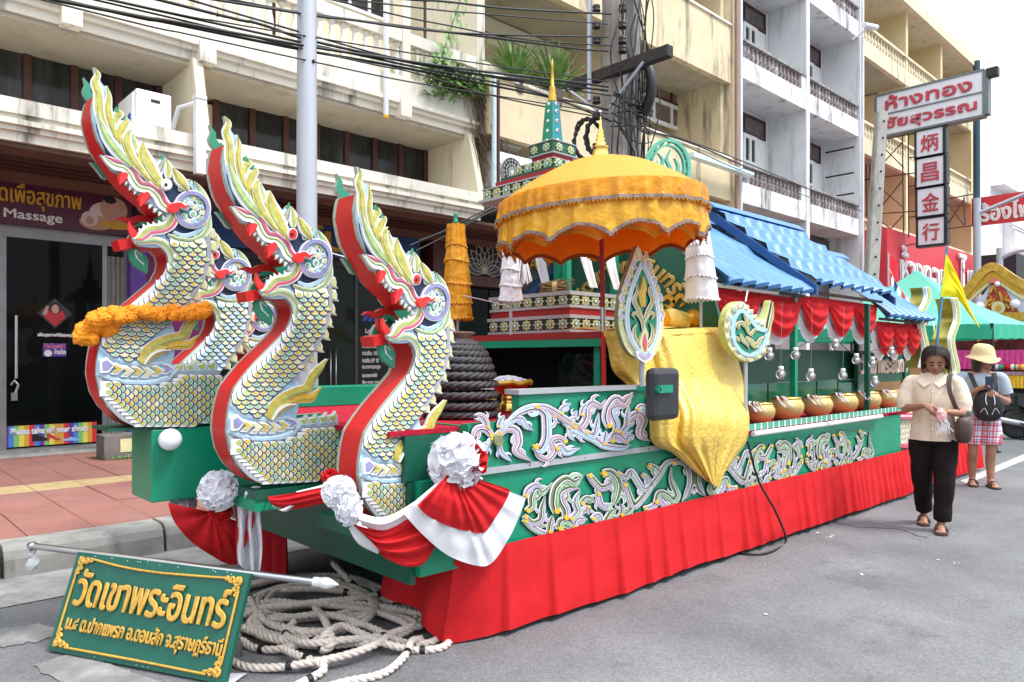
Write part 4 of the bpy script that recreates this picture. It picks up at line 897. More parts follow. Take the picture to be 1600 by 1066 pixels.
# lower jaw block between the plates, tongue, far tusks
def nbox(px, y0, y1, m, name):
    b = MB(); b.prism(px, ND, -y0, -y1, m); return b.build(name, naga)
nbox([(389,455),(409,451),(411,468),(393,471)], .045, NT-.045, RED, 'jaw_block')
b = MB()
ribbon(b, [(430,436),(420,424),(405,420),(392,424),(380,420),(370,423)], [9,13,12,9,5,.5], PX(YN+.17), 0, .03, RED); ribbon(b, [(430,440),(420,430),(408,428),(399,434)], [4,7,6,.5], PX(YN+.17), .0, .035, LEAFG); b.build('tongue', naga)
for yy in (.045, NT-.03):
    b = MB(); ribbon(b, [(411,452),(405,447),(400,438),(398,427)], [12,11,7,.6], PX(YN+yy), 0, .02, gloss('bright_red_paint', (.75,.03,.03), .4)); b.build('tusk', naga)
b = MB(); ribbon(b, [(398,470),(404,480),(412,492),(420,508)], [10,20,22,1], PX(YN+.10), 0, .03, LEAFG); ribbon(b, [(402,472),(408,482),(415,495)], [3,10,1], PX(YN+.10), 0, .036, WHITE); ribbon(b, [(403,474),(409,483),(414,492)], [1,7,1], PX(YN+.10), 0, .04, LEAFG); b.build('chin_leaf', naga)
# relief work on the road side
def relief(path, w, cols, name='ornament', d=.004, n=6, prof=None, z0=0.):
    """nested strokes: cols = [(relative half width, material)...] outermost first"""
    b = MB(); W2 = [w*q for q in prof] if prof else w
    for i, c in enumerate(cols):
        a, m = c[0], c[1]; lo = c[2] if len(c) > 2 else -a
        ribbon(b, path, W2, ND, 0 if i == 0 else d*i+z0, d*(i+1)+.006+z0, m, lo, a, n)
    return b.build(name, naga)
b = MB()
b.prism([(372,338),(366,312),(356,285),(352,255),(356,228),(372,262),(400,290),(420,312),(444,336),(456,330),(485,362),(503,386),(508,412),(490,446),(466,446),(456,452),(452,440),(462,420),(452,404),(436,390),(424,376),(408,366),(398,352),(386,342)], ND, .0045, 0, NAVY); b.build('head_panel', naga)
FL = [.45, .95, 1.2, 1.1, .7, .05]
flames = [([(374,300),(362,270),(358,244),(357,224),(352,207),(356,194),(351.5,183)], 14, YEL, [.6,1,1.1,.9,.8,.6,.05]), ([(392,312),(377,280),(370,250),(371.5,230),(369,212)], 10, LIME, FL),
 ([(404,340),(384,318),(366,290),(354,256)], 13, PGREEN, FL), ([(404,334),(385,305),(377,280),(381,262),(388,256),(385,248)], 14, YEL, FL), ([(414,345),(395,315),(387,292),(391,277),(397,268),(395,263)], 14, LIME, FL),
 ([(428,360),(406,330),(396,305),(397,290),(402,281)], 13, YEL, FL), ([(440,370),(418,338),(406,312),(404,297),(406.5,287)], 18, LIME, FL), ([(448,372),(430,346),(420,322),(419.5,299)], 21, YEL, FL),
 ([(444,376),(440,354),(446,337),(452,322)], 11, LILAC, FL), ([(456,356),(457,342),(453.5,324)], 11, CREAMP, FL), ([(484,374),(472,357),(462,339)], 12, YEL, FL), ([(474,376),(478,364),(488,356)], 9, PGREEN, FL), ([(514,416),(511,394),(503,374),(494,358)], 10, LIME, FL)]
flames = [(p, w*1.14, m, pr) for p, w, m, pr in flames]
for i, (p, w, m, pr) in enumerate(flames):
    if i % 3 == 1: c2 = LIME if m is YEL else YEL
    else: c2 = PGREEN if m is LIME else LIME
    relief(p, w, [(1., WHITE), (.66, m), (.22, c2, -.3)], 'crest_flame', prof=pr, d=.0030, z0=.0012*((i*5) % 13) if i < 12 else 0)
for p in ([(384,254),(382,248),(384.5,244)], [(396,268),(394,261),(396,258)], [(449,330),(449,324),(451,317)]): relief(p, 5, [(1, LEAFG)], 'crest_tip', prof=[1,.8,.1], d=.006)
lip = [(364,325),(372,331),(382,337),(394,340),(404,350),(409,361),(417,370),(431,373),(442,383),(448,395),(455,402),(464,405)]
jaw = [(466,406),(464,419),(458,430),(447,437),(431,440),(424,446),(417,453),(408,456)]
def bands(path, w, cuts, name, prof=None):
    b = MB(); W2 = [w*q for q in prof] if prof else w
    for i, (a, c, m) in enumerate(cuts): ribbon(b, path, W2, ND, 0, .016+(.003 if i % 2 else 0), m, a, c)
    return b.build(name, naga)
bands(lip, 19, [(-1, -.72, WHITE), (-.72, -.34, PINK), (-.34, -.08, LILAC), (-.08, .22, CREAMP), (.22, .52, PGREEN), (.52, 1, WHITE)], 'upper_lip', [.25,.7,1,1,1,1,1,1,1,1,.9,.7])
bands(jaw, 18, [(-1, -.7, WHITE), (-.7, -.3, PINK), (-.3, -.1, WHITE), (-.1, .6, LIME), (.6, 1, WHITE)], 'lower_lip', [.7,.9,1,1,1,1,.8,.15])
def tooth(px, py, dx, dy, w): b = MB(); l = math.hypot(dx, dy); ux, uy = -dy/l*w, dx/l*w; b.prism([(px-ux, py-uy), (px+ux, py+uy), (px+dx, py+dy)], ND, .012, 0, WHITE); b.build('tooth', naga)
for (x, y) in ((399,365),(405,373),(412,379),(419,385),(428,394),(433,401),(440,407),(447,412)): tooth(x-1, y-2, -3, 7, 3)
for (x, y) in ((452,422),(446,430),(438,433),(430,434),(424,437),(418,444)): tooth(x, y, -3, -7, 3)
BRED = gloss('bright_red_paint', (.75,.03,.03), .4)
for p in ([(396,351),(391,358),(386,370)], [(427,381),(420,391),(415,404)]): relief(p, 14, [(1, RED), (.66, BRED)], 'tusk', prof=[.7,1.1,.9,.1], d=.012)
def ell(cx, cy, rx, ry, m, d1, d0=0., b=None, n=22, a0=0): b.prism([(cx+rx*math.cos(i*6.2832/n), cy+ry*math.sin(i*6.2832/n)) for i in range(n)], ND, d1, d0, m)
def ringp(b, cx, cy, rx, ry, k, m, d1, d0=0., n=30):
    o = [(cx+rx*math.cos(i*6.2832/n), cy+ry*math.sin(i*6.2832/n)) for i in range(n)]; q = [(cx+rx*k*math.cos(i*6.2832/n), cy+ry*k*math.sin(i*6.2832/n)) for i in range(n)]
    T = [ND(*p, d1) for p in o]+[ND(*p, d1) for p in q]; B = [ND(*p, d0) for p in o]+[ND(*p, d0) for p in q]
    b.add(T+B, [(i, (i+1) % n, n+(i+1) % n, n+i) for i in range(n)]+[(i, (i+1) % n, 2*n+(i+1) % n, 2*n+i) for i in range(n)]+[(n+i, n+(i+1) % n, 3*n+(i+1) % n, 3*n+i) for i in range(n)], m)
b = MB(); ringp(b, 490, 404, 26.5, 31, .92, WHITE, .020); ringp(b, 490, 404, 25, 29, .80, LILAC, .023); b.build('ear_ring', naga)
b = MB(); ell(490, 404, 21, 24.5, gloss('teal_paint', (.05, .25, .25), .5), .006, 0, b)
b.build('ear_disc', naga)
for i, (x, y) in enumerate(((476,392),(484,386),(493,385),(501,390),(505,399),(506,409),(502,418),(494,422),(485,424),(479,416),(488,396),(496,401),(492,411),(481,401))):
    b = MB(); ell(x, y, 5.2, 6, WHITE, .012, 0, b, 12); ell(x, y, 3, 3.6, (PGREEN, LBLUE, CREAMP)[i % 3], .015, .012, b, 10); b.build('ear_scale', naga)
b = MB(); ell(461, 404.5, 8, 7.5, BRED, .046, .0, b, 14); ribbon(b, [(463,401),(470,398),(477,402),(484,397)], [9,6,4.5,.5], ND, 0, .044, BRED); ribbon(b, [(463,401),(470,398),(477,402),(486,396)], [12,9,7,1], ND, 0, .040, WHITE); b.build('mouth_knot', naga)
EYES = []
b = MB(); ell(452, 367, 8, 9.5, WHITE, .036, 0, b, 18); b.build('eye_socket', naga)
b = MB(); ell(452, 367.3, 6, 7.6, BRED, .041, .036, b, 16); eye = b.build('eye', naga); b = MB(); ell(450.3, 368, 2.3, 2.8, BLACK, .044, .041, b, 10); b.build('pupil', eye)
relief([(456,446),(472,452),(490,453),(505,444),(513,430),(517,411)], 13, [(1, WHITE), (.62, CREAMP), (.2, PGREEN)], 'cheek_band', prof=[.3,.9,1,1,1,.15])
relief([(464,441),(478,447),(493,443),(504,433),(509,421)], 8, [(1, WHITE), (.7, LBLUE)], 'cheek_band', prof=[.6,1,1,1,.6])
relief([(409,461),(422,459),(438,456),(452,462),(461,474),(462,488),(458,496)], 13, [(1, WHITE), (.66, CREAMP), (.2, PGREEN)], 'chin_band', prof=[.3,.8,1,1,1,.7,.05])
relief([(461,490),(454,510),(440,529),(421,549),(404,566),(390,582),(378,598),(369,612),(362,634)], 7, [(1, WHITE)], 'white_border', prof=[1]*9)
relief([(358,680),(363,702),(374,724),(392,744),(414,754)], 6.5, [(1, LGREY)], 'grey_border', prof=[1]*5)
relief([(513,446),(514,481),(510.5,494),(504,516),(491,540),(472,569),(453,594)], 6, [(1, LGREY)], 'back_ridge', prof=[1]*7, d=.012)
for (x, y) in ((526.5,451),(527.5,471),(524.5,493),(519.5,512),(514.5,532),(505,551),(495,568),(484,581)):
    s_ = 0 if y < 500 else (y-500)*.055
    P = [(x-11-s_, y-19), (x-4-s_*.5, y-18), (x-1.5, y-10), (x-2, y-4), (x+1, y), (x-5, y-.5), (x-11-s_*1.6, y-4)]
    b = MB(); b.prism(P, ND, .006, -.028, WHITE, LGREY); c = (sum(p[0] for p in P)/7-.8, sum(p[1] for p in P)/7)
    b.prism([(c[0]+(p[0]-c[0])*.72, c[1]+(p[1]-c[1])*.74) for p in P], ND, .010, .006, CREAMP); b.build('back_fin', naga)
relief([(361,633),(378,645),(398,652),(424,656),(452,652)], 7, [(1, WHITE), (.6, LBLUE)], 'base_band', prof=[.8,1,1,1,.6])
relief([(357,673),(378,682),(404,686),(434,684),(456,676),(471,661)], 8, [(1, WHITE), (.55, LBLUE)], 'base_band', prof=[.8,1,1,1,1,.3])
for i in range(7):
    x = 358+i*14.5; y = 657+ (8 if i > 0 else 3)+ (3 if 1 < i < 5 else 0)-(4 if i == 6 else 0); h = 13 if i == 0 else 9.5-.5*(i == 6)
    P = [(x, y-h*.6), (x+10, y-h), (x+22, y-1), (x+12, y+h*.9), (x+1, y+h)] if i == 0 else [(x, y-h), (x+9, y-h), (x+21, y-1), (x+10, y+h), (x+1, y+h), (x+9, y)]
    b = MB(); d = .024-.002*i; b.prism(P, ND, d, 0, WHITE); c = (x+10.5, y); b.prism([(c[0]+(p[0]-c[0])*.66, c[1]+(p[1]-c[1])*.62) for p in P], ND, d+.004, d, LILAC if i in (0, 6) else YEL if i % 2 else CREAMP); b.build('braid_leaf', naga)
TF = [.9, 1, 1, 1, .9, .7, .05]
relief([(419,652),(424,637),(438,623),(458,613),(477,607),(484,592),(492,581),(500,572),(508,561)], 17, [(1, WHITE), (.8, YEL), (.3, LIME, -.1)], 'tail_flame', prof=TF, d=.009)
relief([(446,634),(464,623),(484,621),(499,605)], 15, [(1, WHITE), (.75, OCHRE), (.2, YEL)], 'tail_flame', prof=[.3,1,1,.05], d=.008)
relief([(419,655),(428,640),(442,631),(458,631)], 20, [(1, CREAMP), (.8, YEL), (.35, WHITE, .0)], 'tail_flame', prof=[.6,1,1,.3], d=.012)
relief([(456,672),(490,668),(527,664)], 6, [(1, LGREY)], 'ledge_strip', prof=[1,1,1])
for x in (478, 493, 509, 523):
    P = [(x-13, 655-(x-478)*.11), (x-3, 653-(x-478)*.11), (x+1, 647-(x-478)*.11), (x+1.5, 663-(x-478)*.1), (x-8, 665-(x-478)*.1)]
    b = MB(); b.prism(P, ND, .008, -.02, WHITE); c = (x-5, 658-(x-478)*.1); b.prism([(c[0]+(p[0]-c[0])*.7, c[1]+(p[1]-c[1])*.62) for p in P], ND, .012, .008, LIME); b.build('base_fin', naga)
# scales: shared meshes, one object each
def scale_mesh(m, w, h, rot):
    b = MB(); n = 9
    def shp(k): return [(-w*k, h*.55)]+[(w*k*math.cos(math.pi+math.pi*i/n), h*k*.5*(-1)+h*k*.62*math.sin(math.pi+math.pi*i/n)+h*.1) for i in range(n+1)]+[(w*k, h*.55)]
    ca, sa = math.cos(rot), math.sin(rot)
    mp = lambda a, c, d: Vector((a*ca-c*sa, -d, a*sa+c*ca))
    b.prism(shp(1), mp, .0030, 0, NAVY); b.prism([(x*.91, y*.91+h*.06) for x, y in shp(1)], mp, .0042, .0030, WHITE); b.prism([(w*.62*math.cos(k*.5712), -h*.44+h*.37*math.sin(k*.5712)) for k in range(11)], mp, .0052, .0042, m); return b.mesh('scale')  # navy rim paints the shadow line around each scale
sw, sh2 = 6.9*.00335, 12.5*.00272
PAL = {'green': [CREAMP, YEL, LIME, PGREEN], 'blue': [LBLUE, LBLUE, CREAMP, PGREEN], 'pale': [CREAMP, YEL, PGREEN, CREAMP]}
SM = {}
for key in ('green', 'blue'):
    for kind in ('neck', 'base'): SM[key, kind] = [scale_mesh(m, sw if kind == 'neck' else sw*.86, sh2*(1.0 if kind == 'neck' else 1.12), 0 if kind == 'neck' else math.pi/2) for m in PAL[key]]
def inside(x, y, P):
    r = False; j = len(P)-1
    for i in range(len(P)):
        if (P[i][1] > y) != (P[j][1] > y) and x < (P[j][0]-P[i][0])*(y-P[i][1])/(P[j][1]-P[i][1])+P[i][0]: r = not r
        j = i
    return r
NECK = [(466,474),(464,456),(490,457),(505,449),(510.5,444),(511,480),(507.5,494),(501.5,515),(489,538),(470,567),(453,592),(440,603),(424,620),(414,640),(411,651),(396,648),(378,640),(365,629),(371,614),(381,600),(393,584),(408,566),(424,549),(443,530),(457,511),(464,492)]
BASE = [(362,688),(380,690),(406,694),(436,692),(460,684),(472,672),(528,668),(528,742),(470,750),(416,752),(396,741),(378,724),(366,704)]
rs = random.Random(3)
for j in range(30):                                         # neck: rows going down
    y = 450+j*6.9
    for i in range(14):
        x = 352+i*13.4+(6.7 if j % 2 else 0)-.10*(y-450)
        if inside(x, y+2, NECK):
            k = rs.choices((0, 1, 2, 3), (3, 3, 2, 2))[0]; p = onY(x, y, YN)
            place(SM['green', 'neck'][k], 'scale', (p.x, YN-.010, p.z), naga, (-.24, rs.uniform(-.07, .07), 0))
for i in range(28):                                         # base: columns going right
    x = 366+i*6.1
    for j in range(9):
        y = 676+j*12.2+(6.1 if i % 2 else 0)-(x-440)*.045
        if inside(x+2, y, BASE):
            k = rs.choices((0, 1, 2, 3), (1, 3, 3, 3))[0]; p = onY(x, y, YN)
            place(SM['green', 'base'][k], 'scale', (p.x, YN-.010, p.z), naga, (0, rs.uniform(-.06, .06), -.24))
# the copies
SWAP = {('green', k): SM['blue', k] for k in ('neck', 'base')}
def repaint(c):
    if c.name.startswith('scale'):
        for kind in ('neck', 'base'):
            if c.data in SM['green', kind]: c.data = SM['blue', kind][SM['green', kind].index(c.data)]
naga['label'] = 'middle one of the three big dragon heads, directly in front of the lamp post'
n2 = dup(naga, (.401, 2.90-YN, -.179), 'lowest big dragon head, at the road side corner, beside the tiered yellow parasol'); n2.scale = (.96, 1, .96)
n3 = dup(naga, (-.425, 3.85-YN, .269), 'tallest dragon head at the bow, wearing a marigold garland round its neck')
n3.scale = (.988, 1, .988)
n4 = dup(naga, (.0, 4.33-YN, .0), 'blue scaled dragon head on the kerb side directly behind the garlanded one', pick=repaint)
n5 = dup(naga, (.401, 4.80-YN, -.179), 'rearmost blue scaled dragon head on the kerb side, half hidden by the middle dragon', pick=repaint); n5.scale = (.96, 1, .96)
for c in n3.children:
    if c.name.startswith('eye') and not c.name.startswith('eye_'):
        me = c.data.copy(); me.materials[0] = WHITE; c.data = me; c['label'] = 'white eye'
# marigold garland
gar = thing('marigold_garland', 'orange marigold garland hung round the neck of the tallest dragon head', 'garland', onY(230, 490, 3.75))
def flower_mesh(s_):
    bm = bmesh.new(); bmesh.ops.create_icosphere(bm, subdivisions=3, radius=1)
    for v in bm.verts: v.co *= s_*(1+.22*noise.noise(v.co*5+Vector((s_*99,0,0)))+.22*abs(noise.noise(v.co*9)))
    b = MB(); b.bm(bm, MARIG); return b.mesh('flower')
fm = [flower_mesh(.025), flower_mesh(.029), flower_mesh(.023)]
gp = cr([(128,520),(140,508),(158,498),(180,491),(215,488),(250,491),(285,490),(308,487),(322,484)], 5)
for i, p in enumerate(gp):
    t = i/(len(gp)-1); q = onY(p[0], p[1], 3.80+(.12*(1-t/.2) if t < .2 else 0))
    for k in range(3): place(R.choice(fm), 'flower', q+Vector((R.gauss(0,.008), R.uniform(-.026,.016), R.gauss(0,.010))), gar, (R.uniform(0,6), R.uniform(0,6), 0))
for (x, y) in ((132,518),(140,528),(150,508),(168,514),(176,502),(128,526)): place(fm[1], 'flower', onY(x, y, 3.84), gar, (R.uniform(0,6), R.uniform(0,6), 0), (1.35,)*3)

# ================================================================== PARADE FLOAT
fl_ = thing('parade_float', 'long green parade float with carved scrolls, red pleated skirt and blue tiled roof', 'parade float', (5, 3.97, 0))
YS1 = 2.80; YC_ = 3.97
b = MB(); b.box(2.05, 8.2, YS1, 5.14, .40, .845, GREEN); b.build('hull', fl_)
b = MB(); b.box(2.0, 3.83, YS1+.05, 5.12, .846, 1.06, DGREEN); b.build('fore_deck', fl_)
b = MB(); b.box(1.92, 3.86, YS1+.055, 5.14, 1.062, 1.085, CARPET); b.build('carpet', fl_)
b = MB(); b.box(2.33, 3.83, YS1-.012, YS1+.045, .875, 1.10, GREEN); b.box(2.68, 3.83, YS1-.012, YS1+.045, 1.101, 1.235, GREEN); b.box(2.33, 2.36, YS1+.046, YS1+.5, .88, 1.09, GREEN); b.build('upper_panel', fl_)
b = MB(); b.box(2.66, 3.85, YS1-.03, YS1+.08, 1.236, 1.262, LGREY); b.build('grey_trim', fl_)
b = MB(); b.box(2.36, 4.35, YS1-.02, YS1+.02, .842, .874, LGREY); b.build('grey_trim', fl_)
for k, xx in enumerate((2.43, 2.75, 3.2, 3.8, 4.2)): b = MB(); b.ball((xx, YS1-.02, .858), .004, BLACK, 6, 4); b.build('screw', fl_)
b = MB(); b.box(2.2, 3.6, 4.75, 5.12, 1.09, 1.22, GREEN); b.box(2.2, 2.24, 4.7, 4.75, 1.09, 1.25, GREEN); b.build('bench_rail', fl_)
# bow beams under the heads
b = MB(); b.bbox(1.19, 2.2, 3.84, 4.16, .715, 1.075, GREEN, .006); b.box(1.0, 2.2, 3.86, 4.14, 1.076, 1.09, DGREEN); b.build('bow_beam', fl_)
b = MB(); b.box(1.5, 2.3, 3.35, 3.69, .755, .80, DGREEN); b.box(1.50, 2.3, 3.36, 3.68, .70, .754, GREEN); b.build('bow_beam', fl_)
b = MB(); b.box(1.75, 2.4, 2.88, 3.22, .62, .685, DGREEN); b.build('bow_beam', fl_)
b = MB(); b.box(1.5, 2.3, 4.31, 4.65, .72, .80, DGREEN); b.box(1.8, 2.4, 4.79, 5.11, .62, .685, DGREEN); b.build('bow_beam', fl_)
b = MB(); b.box(2.02, 2.05, 2.84, 5.12, .36, .84, DGREEN); b.box(2.6, 8, 3.2, 4.8, .12, .4, BLACK); b.build('chassis', fl_)
for (x, y) in ((3.0, 3.1), (3.0, 4.75), (7.4, 3.1), (7.4, 4.75)):
    b = MB(); M = Matrix.Rotation(math.pi/2, 3, 'X'); b.lathe([(.12, -.1), (.3, -.1), (.33, -.06), (.33, .06), (.3, .1), (.12, .1)], (x, y, .333), RUBBER, 24, M=M); wh = b.build('wheel', fl_)
    b = MB(); b.lathe([(.02, -.08), (.17, -.07), (.19, -.10), (.19, .08), (.02, .06)], (x, y, .333), STEEL, 16, M=M); b.build('rim', wh)
# globe lamp on the bow beam
t = thing('globe_lamp', 'white globe lamp on the side of the green bow beam', 'lamp', onY(266, 687, 3.83)); p = onY(266, 687, 3.78)
b = MB(); b.ball(p, .054, mat('opal_glass', (.82, .80, .85), .25, var=.02), 20, 14); b.build('globe', t); b = MB(); b.lathe([(.03, 0), (.035, .05)], p+Vector((0,.06,0)), WHITE, 14, M=Matrix.Rotation(math.pi/2, 3, 'X')); b.build('base', t)
# carved scrolls
def scroll(parent, px, w, Y, c1, c2, name='scroll_ornament', mp=None, prof=None, dot=True):
    mp = mp or PX(Y); pr = prof or [.75, 1, 1.05, 1, .8, .08]; W2 = [w*q for q in pr]; b = MB()
    ribbon(b, px, [q*1.24 for q in W2], mp, 0, .009, OUTL); ribbon(b, px, W2, mp, .009, .012, WHITE); ribbon(b, px, W2, mp, .012, .014, c1, -.78, .80); ribbon(b, px, W2, mp, .014, .0155, OUTL, -.36, -.16); ribbon(b, px, W2, mp, .014, .016, WHITE, -.13, .03); ribbon(b, px, W2, mp, .014, .0158, c2, .26, .70)
    if dot:                                        # leaf tips springing from the outer side of the curve
        Pc = cr([(p[0], p[1]) for p in px], 6)
        for fr_, sd in ((.42, 1), (.68, -1)):
            k_ = int(fr_*(len(Pc)-1)); p = Pc[k_]; tg = (Pc[min(k_+2, len(Pc)-1)]-Pc[max(k_-2, 0)]); tg = tg.normalized() if tg.length > 1e-6 else Vector((1, 0)); nn_ = Vector((-tg.y, tg.x))*sd
            sp = [p+nn_*w*.25, p+nn_*w*.62+tg*w*.10, p+nn_*w*.90+tg*w*.55, p+nn_*w*.78+tg*w*1.05]
            ribbon(b, sp, [w*.50, w*.62, w*.42, .2], mp, 0, .0105, OUTL, n=3); ribbon(b, sp, [w*.40, w*.50, w*.32, .2], mp, .0105, .0128, WHITE, n=3); ribbon(b, sp, [w*.22, w*.28, w*.12, .1], mp, .0128, .0142, c1 if sd > 0 else c2, n=3)
        c = Vector(px[0][:2])*.8+Vector(px[1][:2])*.2; n = 10; r = w*.26; b.prism([(c.x+r*math.cos(i*6.2832/n), c.y+r*math.sin(i*6.2832/n)) for i in range(n)], mp, .019, .0, OCHRE)
    return b.build(name, parent)
UP = [([(767,682),(756,670),(742,672),(735.5,689)], 12), ([(767,683),(759,696),(757,713)], 8), ([(777,691),(781,707),(797,721)], 9), ([(773,684),(788,670),(804,673),(808,690),(804,704),(815,713),(829,721)], 13), ([(773,680),(795,659),(812,655),(819,666),(832,673)], 10),
 ([(833,697),(842,703),(851,687),(852,663),(849,645),(832,637),(804,648),(773,679)], 15), ([(832,635),(852,638),(874,651),(891,662),(905,666)], 12), ([(874,648),(877,638),(890,630)], 9), ([(891,662),(894,652),(899,641)], 8), ([(883,691),(870,684),(859,690),(863,705),(852,717),(838,711),(833,698)], 11), ([(866,701),(874,698),(883,707),(904,700)], 12), ([(887,666),(888,679),(895,689)], 8), ([(761,670),(756,656),(749,649),(738,649)], 9), ([(777,669),(780,658),(785.5,649)], 8),
 ([(860,648),(876,655),(892,668),(909,678),(928,687.5),(943,697),(970,700),(983,695)], 12), ([(893,666),(906,666),(914,653),(915,639),(923,630),(936,635),(944,624)], 13), ([(906,650),(909,639),(915,630)], 9), ([(911,674),(925,681),(929.5,668),(933,645)], 11), ([(950,668),(945,653),(949,636),(960,624),(972,631),(979.5,623),(986,613)], 15), ([(959,675),(961,663),(956,651),(954,641),(964,636),(973,639)], 12), ([(967,678),(977,666),(978,651),(980,634)], 10), ([(975,663),(984,652),(997,647),(1003,658),(997,673),(1000,683),(1014,689)], 13), ([(992,641),(1000,635),(1009,641),(1017,650)], 9), ([(940.5,695),(944,683),(944,673)], 10), ([(953,691),(957.5,680),(967,683),(979.5,695)], 13), ([(977,691),(979.5,683),(989,680)], 8)]
for i, (p, w) in enumerate(UP): scroll(fl_, p, w, YS1-.013-.0006*(i % 7), LILACP, LBLUE if i % 3 else ROSEP)
b = MB(); MPp = PX(YS1-.013); n = 14; b.prism([(773+7*math.cos(i*6.2832/n), 688+9*math.sin(i*6.2832/n)) for i in range(n)], MPp, .034, 0, OLIVE); b.build('flower_boss', fl_)
LO = [([(815,811),(833,826),(856,836),(882,837),(904,829)], 10), ([(816,805),(829,817),(842.5,812),(845,794),(849,775)], 11), ([(820,799),(829,790),(829,778),(835,765),(845,770),(861,754)], 12), ([(818,776.5),(823,765),(835,758),(845,762)], 10), ([(867.5,801),(863.6,786),(867.5,763),(882,750),(895,755),(908,742)], 16), ([(881,811),(881,796),(874,783),(874,770),(887,763),(903,763)], 14), ([(887,812),(900,799),(896,784),(903,765)], 11), ([(856,833),(858,820),(861,805)], 11), ([(871.5,828),(875,815),(887,816),(899,832)], 13), ([(895,825),(900,812),(915,811)], 10), ([(904,788),(915,778),(928,786)], 9), ([(915.5,790),(916,797),(917.5,804)], 9), ([(921,811),(932,805),(938.5,820),(948,817)], 10), ([(917,741),(925,752),(936,762),(950,757),(953,748)], 11), ([(939,740),(952,740),(963,756),(960,777),(953,791)], 15), ([(931.5,768),(936,787),(950,799)], 10), ([(939,823),(952,802),(960,795)], 11), ([(941,822),(955,818),(970,810)], 7),
 ([(961,738),(975,746),(983,737),(992.5,751),(1003,765),(1014,759),(1027,743),(1039,724),(1055,720),(1067.5,724)], 10), ([(972,752),(981.5,779),(989,790),(1011,765),(1024,743)], 11), ([(1021,787),(1027,771),(1038,773),(1049,782),(1055,774),(1052,765),(1045.6,749),(1045.6,729)], 11), ([(1003,795),(1017.5,791.5),(1027,781),(1039,793),(1050,790)], 10), ([(1010,727.5),(1021,732),(1027,740)], 10), ([(1047,724),(1061,720),(1074,729),(1077,752.5),(1071,771),(1063,784)], 11), ([(1000,740),(1010,749),(1013,757)], 8), ([(967.5,806),(970,795),(966,787)], 9), ([(966,806),(980,800),(988,790)], 8)]
x_lo = onY(812, 0, YS1).x; x_hi = onY(1080, 0, YS1).x
for rep in range(3):
    off = rep*(x_hi-x_lo+.03); mir = rep == 1
    def mpr(a, c, d, off=off, mir=mir):
        p = onY(a, c, YS1); x = p.x
        if mir: x = x_lo+x_hi-x
        return Vector((x+off, YS1-d, p.z))
    for i, (p, w) in enumerate(LO):
        if rep == 2 and max(q[0] for q in p) > 1062: continue
        scroll(fl_, p, w*1.05, 0, OLIVE if i % 3 else LILACP, LILACP if i % 2 else PGREEN, mp=lambda a, c, d, i=i, mpr=mpr: mpr(a, c, d+.0006*(i % 7)))
# pleated red skirt
rk = random.Random(5)
folds = []; x = 2.28
while x < 11.2: folds.append((x, rk.uniform(.6, 1.4))); x += rk.uniform(.16, .34) if x < 5.5 else rk.uniform(.09, .2)
def skirt(u, v):
    X = 2.25+u*(10.9-2.25)
    d = 0; sag = 0
    for (fx, am) in folds:
        q = X-fx
        if -.02 < q < .35: d += am*.036*math.exp(-q/.09)*min(1, (q+.02)/.02); sag += am*.02*math.exp(-q/.05)*min(1, (q+.02)/.02)
    w = (1-v)
    corner = math.exp(-max(0, X-2.3)/.35)
    sm_c = min(1, max(0, (X-2.25)/.22)); d *= sm_c; sag *= sm_c
    y = YS1-.012-(.010+.035*w)*sm_c-d*(.25+.75*w)+.10*w*corner+.006*noise.noise((X*3, v*3, 0))
    zb = .035+.02*noise.noise((X*1.3, 4, 0))+sag*.6-.03*corner+.0*u
    return (X, y, zb+(.475-zb)*v)
b = MB(); b.grid(skirt, 700, 12, CRED)
def skirt2(u, v):
    Y = 2.785+.10*(1-v)+u*.55; zb = .05+.10*u
    q = skirt(0, v); e = min(1, u*5)
    return (q[0]+.012-.04*math.sin(u*9)*(1-v)*e, q[1]+u*.55, q[2]*(1-e)+(zb+(.44-zb)*v)*e)
b.grid(skirt2, 30, 10, CRED)
sk = b.build('red_skirt', fl_)
b = MB()
def skirt3(u, v): Y = 4.30+u*.42; return (2.12+.03*math.sin(u*16)*(1.2-v), Y-.10*(1-v)*(.5-u)*0, .03+.72*v)
b.grid(skirt3, 40, 8, cloth('deep_red_cloth', (.42, .012, .02))); b.build('red_skirt', fl_)
# cab of the truck under the drapery
b = MB(); b.box(3.84, 5.2, 2.95, 5.0, .846, 1.55, BLACK); b.build('truck_cab', fl_)
b = MB(); b.prism([(3.0, 1.10), (4.95, 1.10), (4.85, 1.53), (3.1, 1.53)], lambda a, c, d: Vector((3.80-d+(c-1.1)*.1, a, c)), .015, 0, GLASSD); b.build('windscreen', fl_)
b = MB(); b.box(3.62, 5.3, 3.02, 4.92, 1.555, 1.60, DRED); b.build('table_top', fl_); b = MB(); b.box(3.60, 5.3, 3.0, 4.94, 1.505, 1.553, GREEN); b.build('table_edge', fl_)
for (x, y) in ((3.66, 3.06), (3.66, 4.86)): b = MB(); b.box(x, x+.05, y, y+.05, 1.09, 1.505, GREEN); b.build('table_leg', fl_)
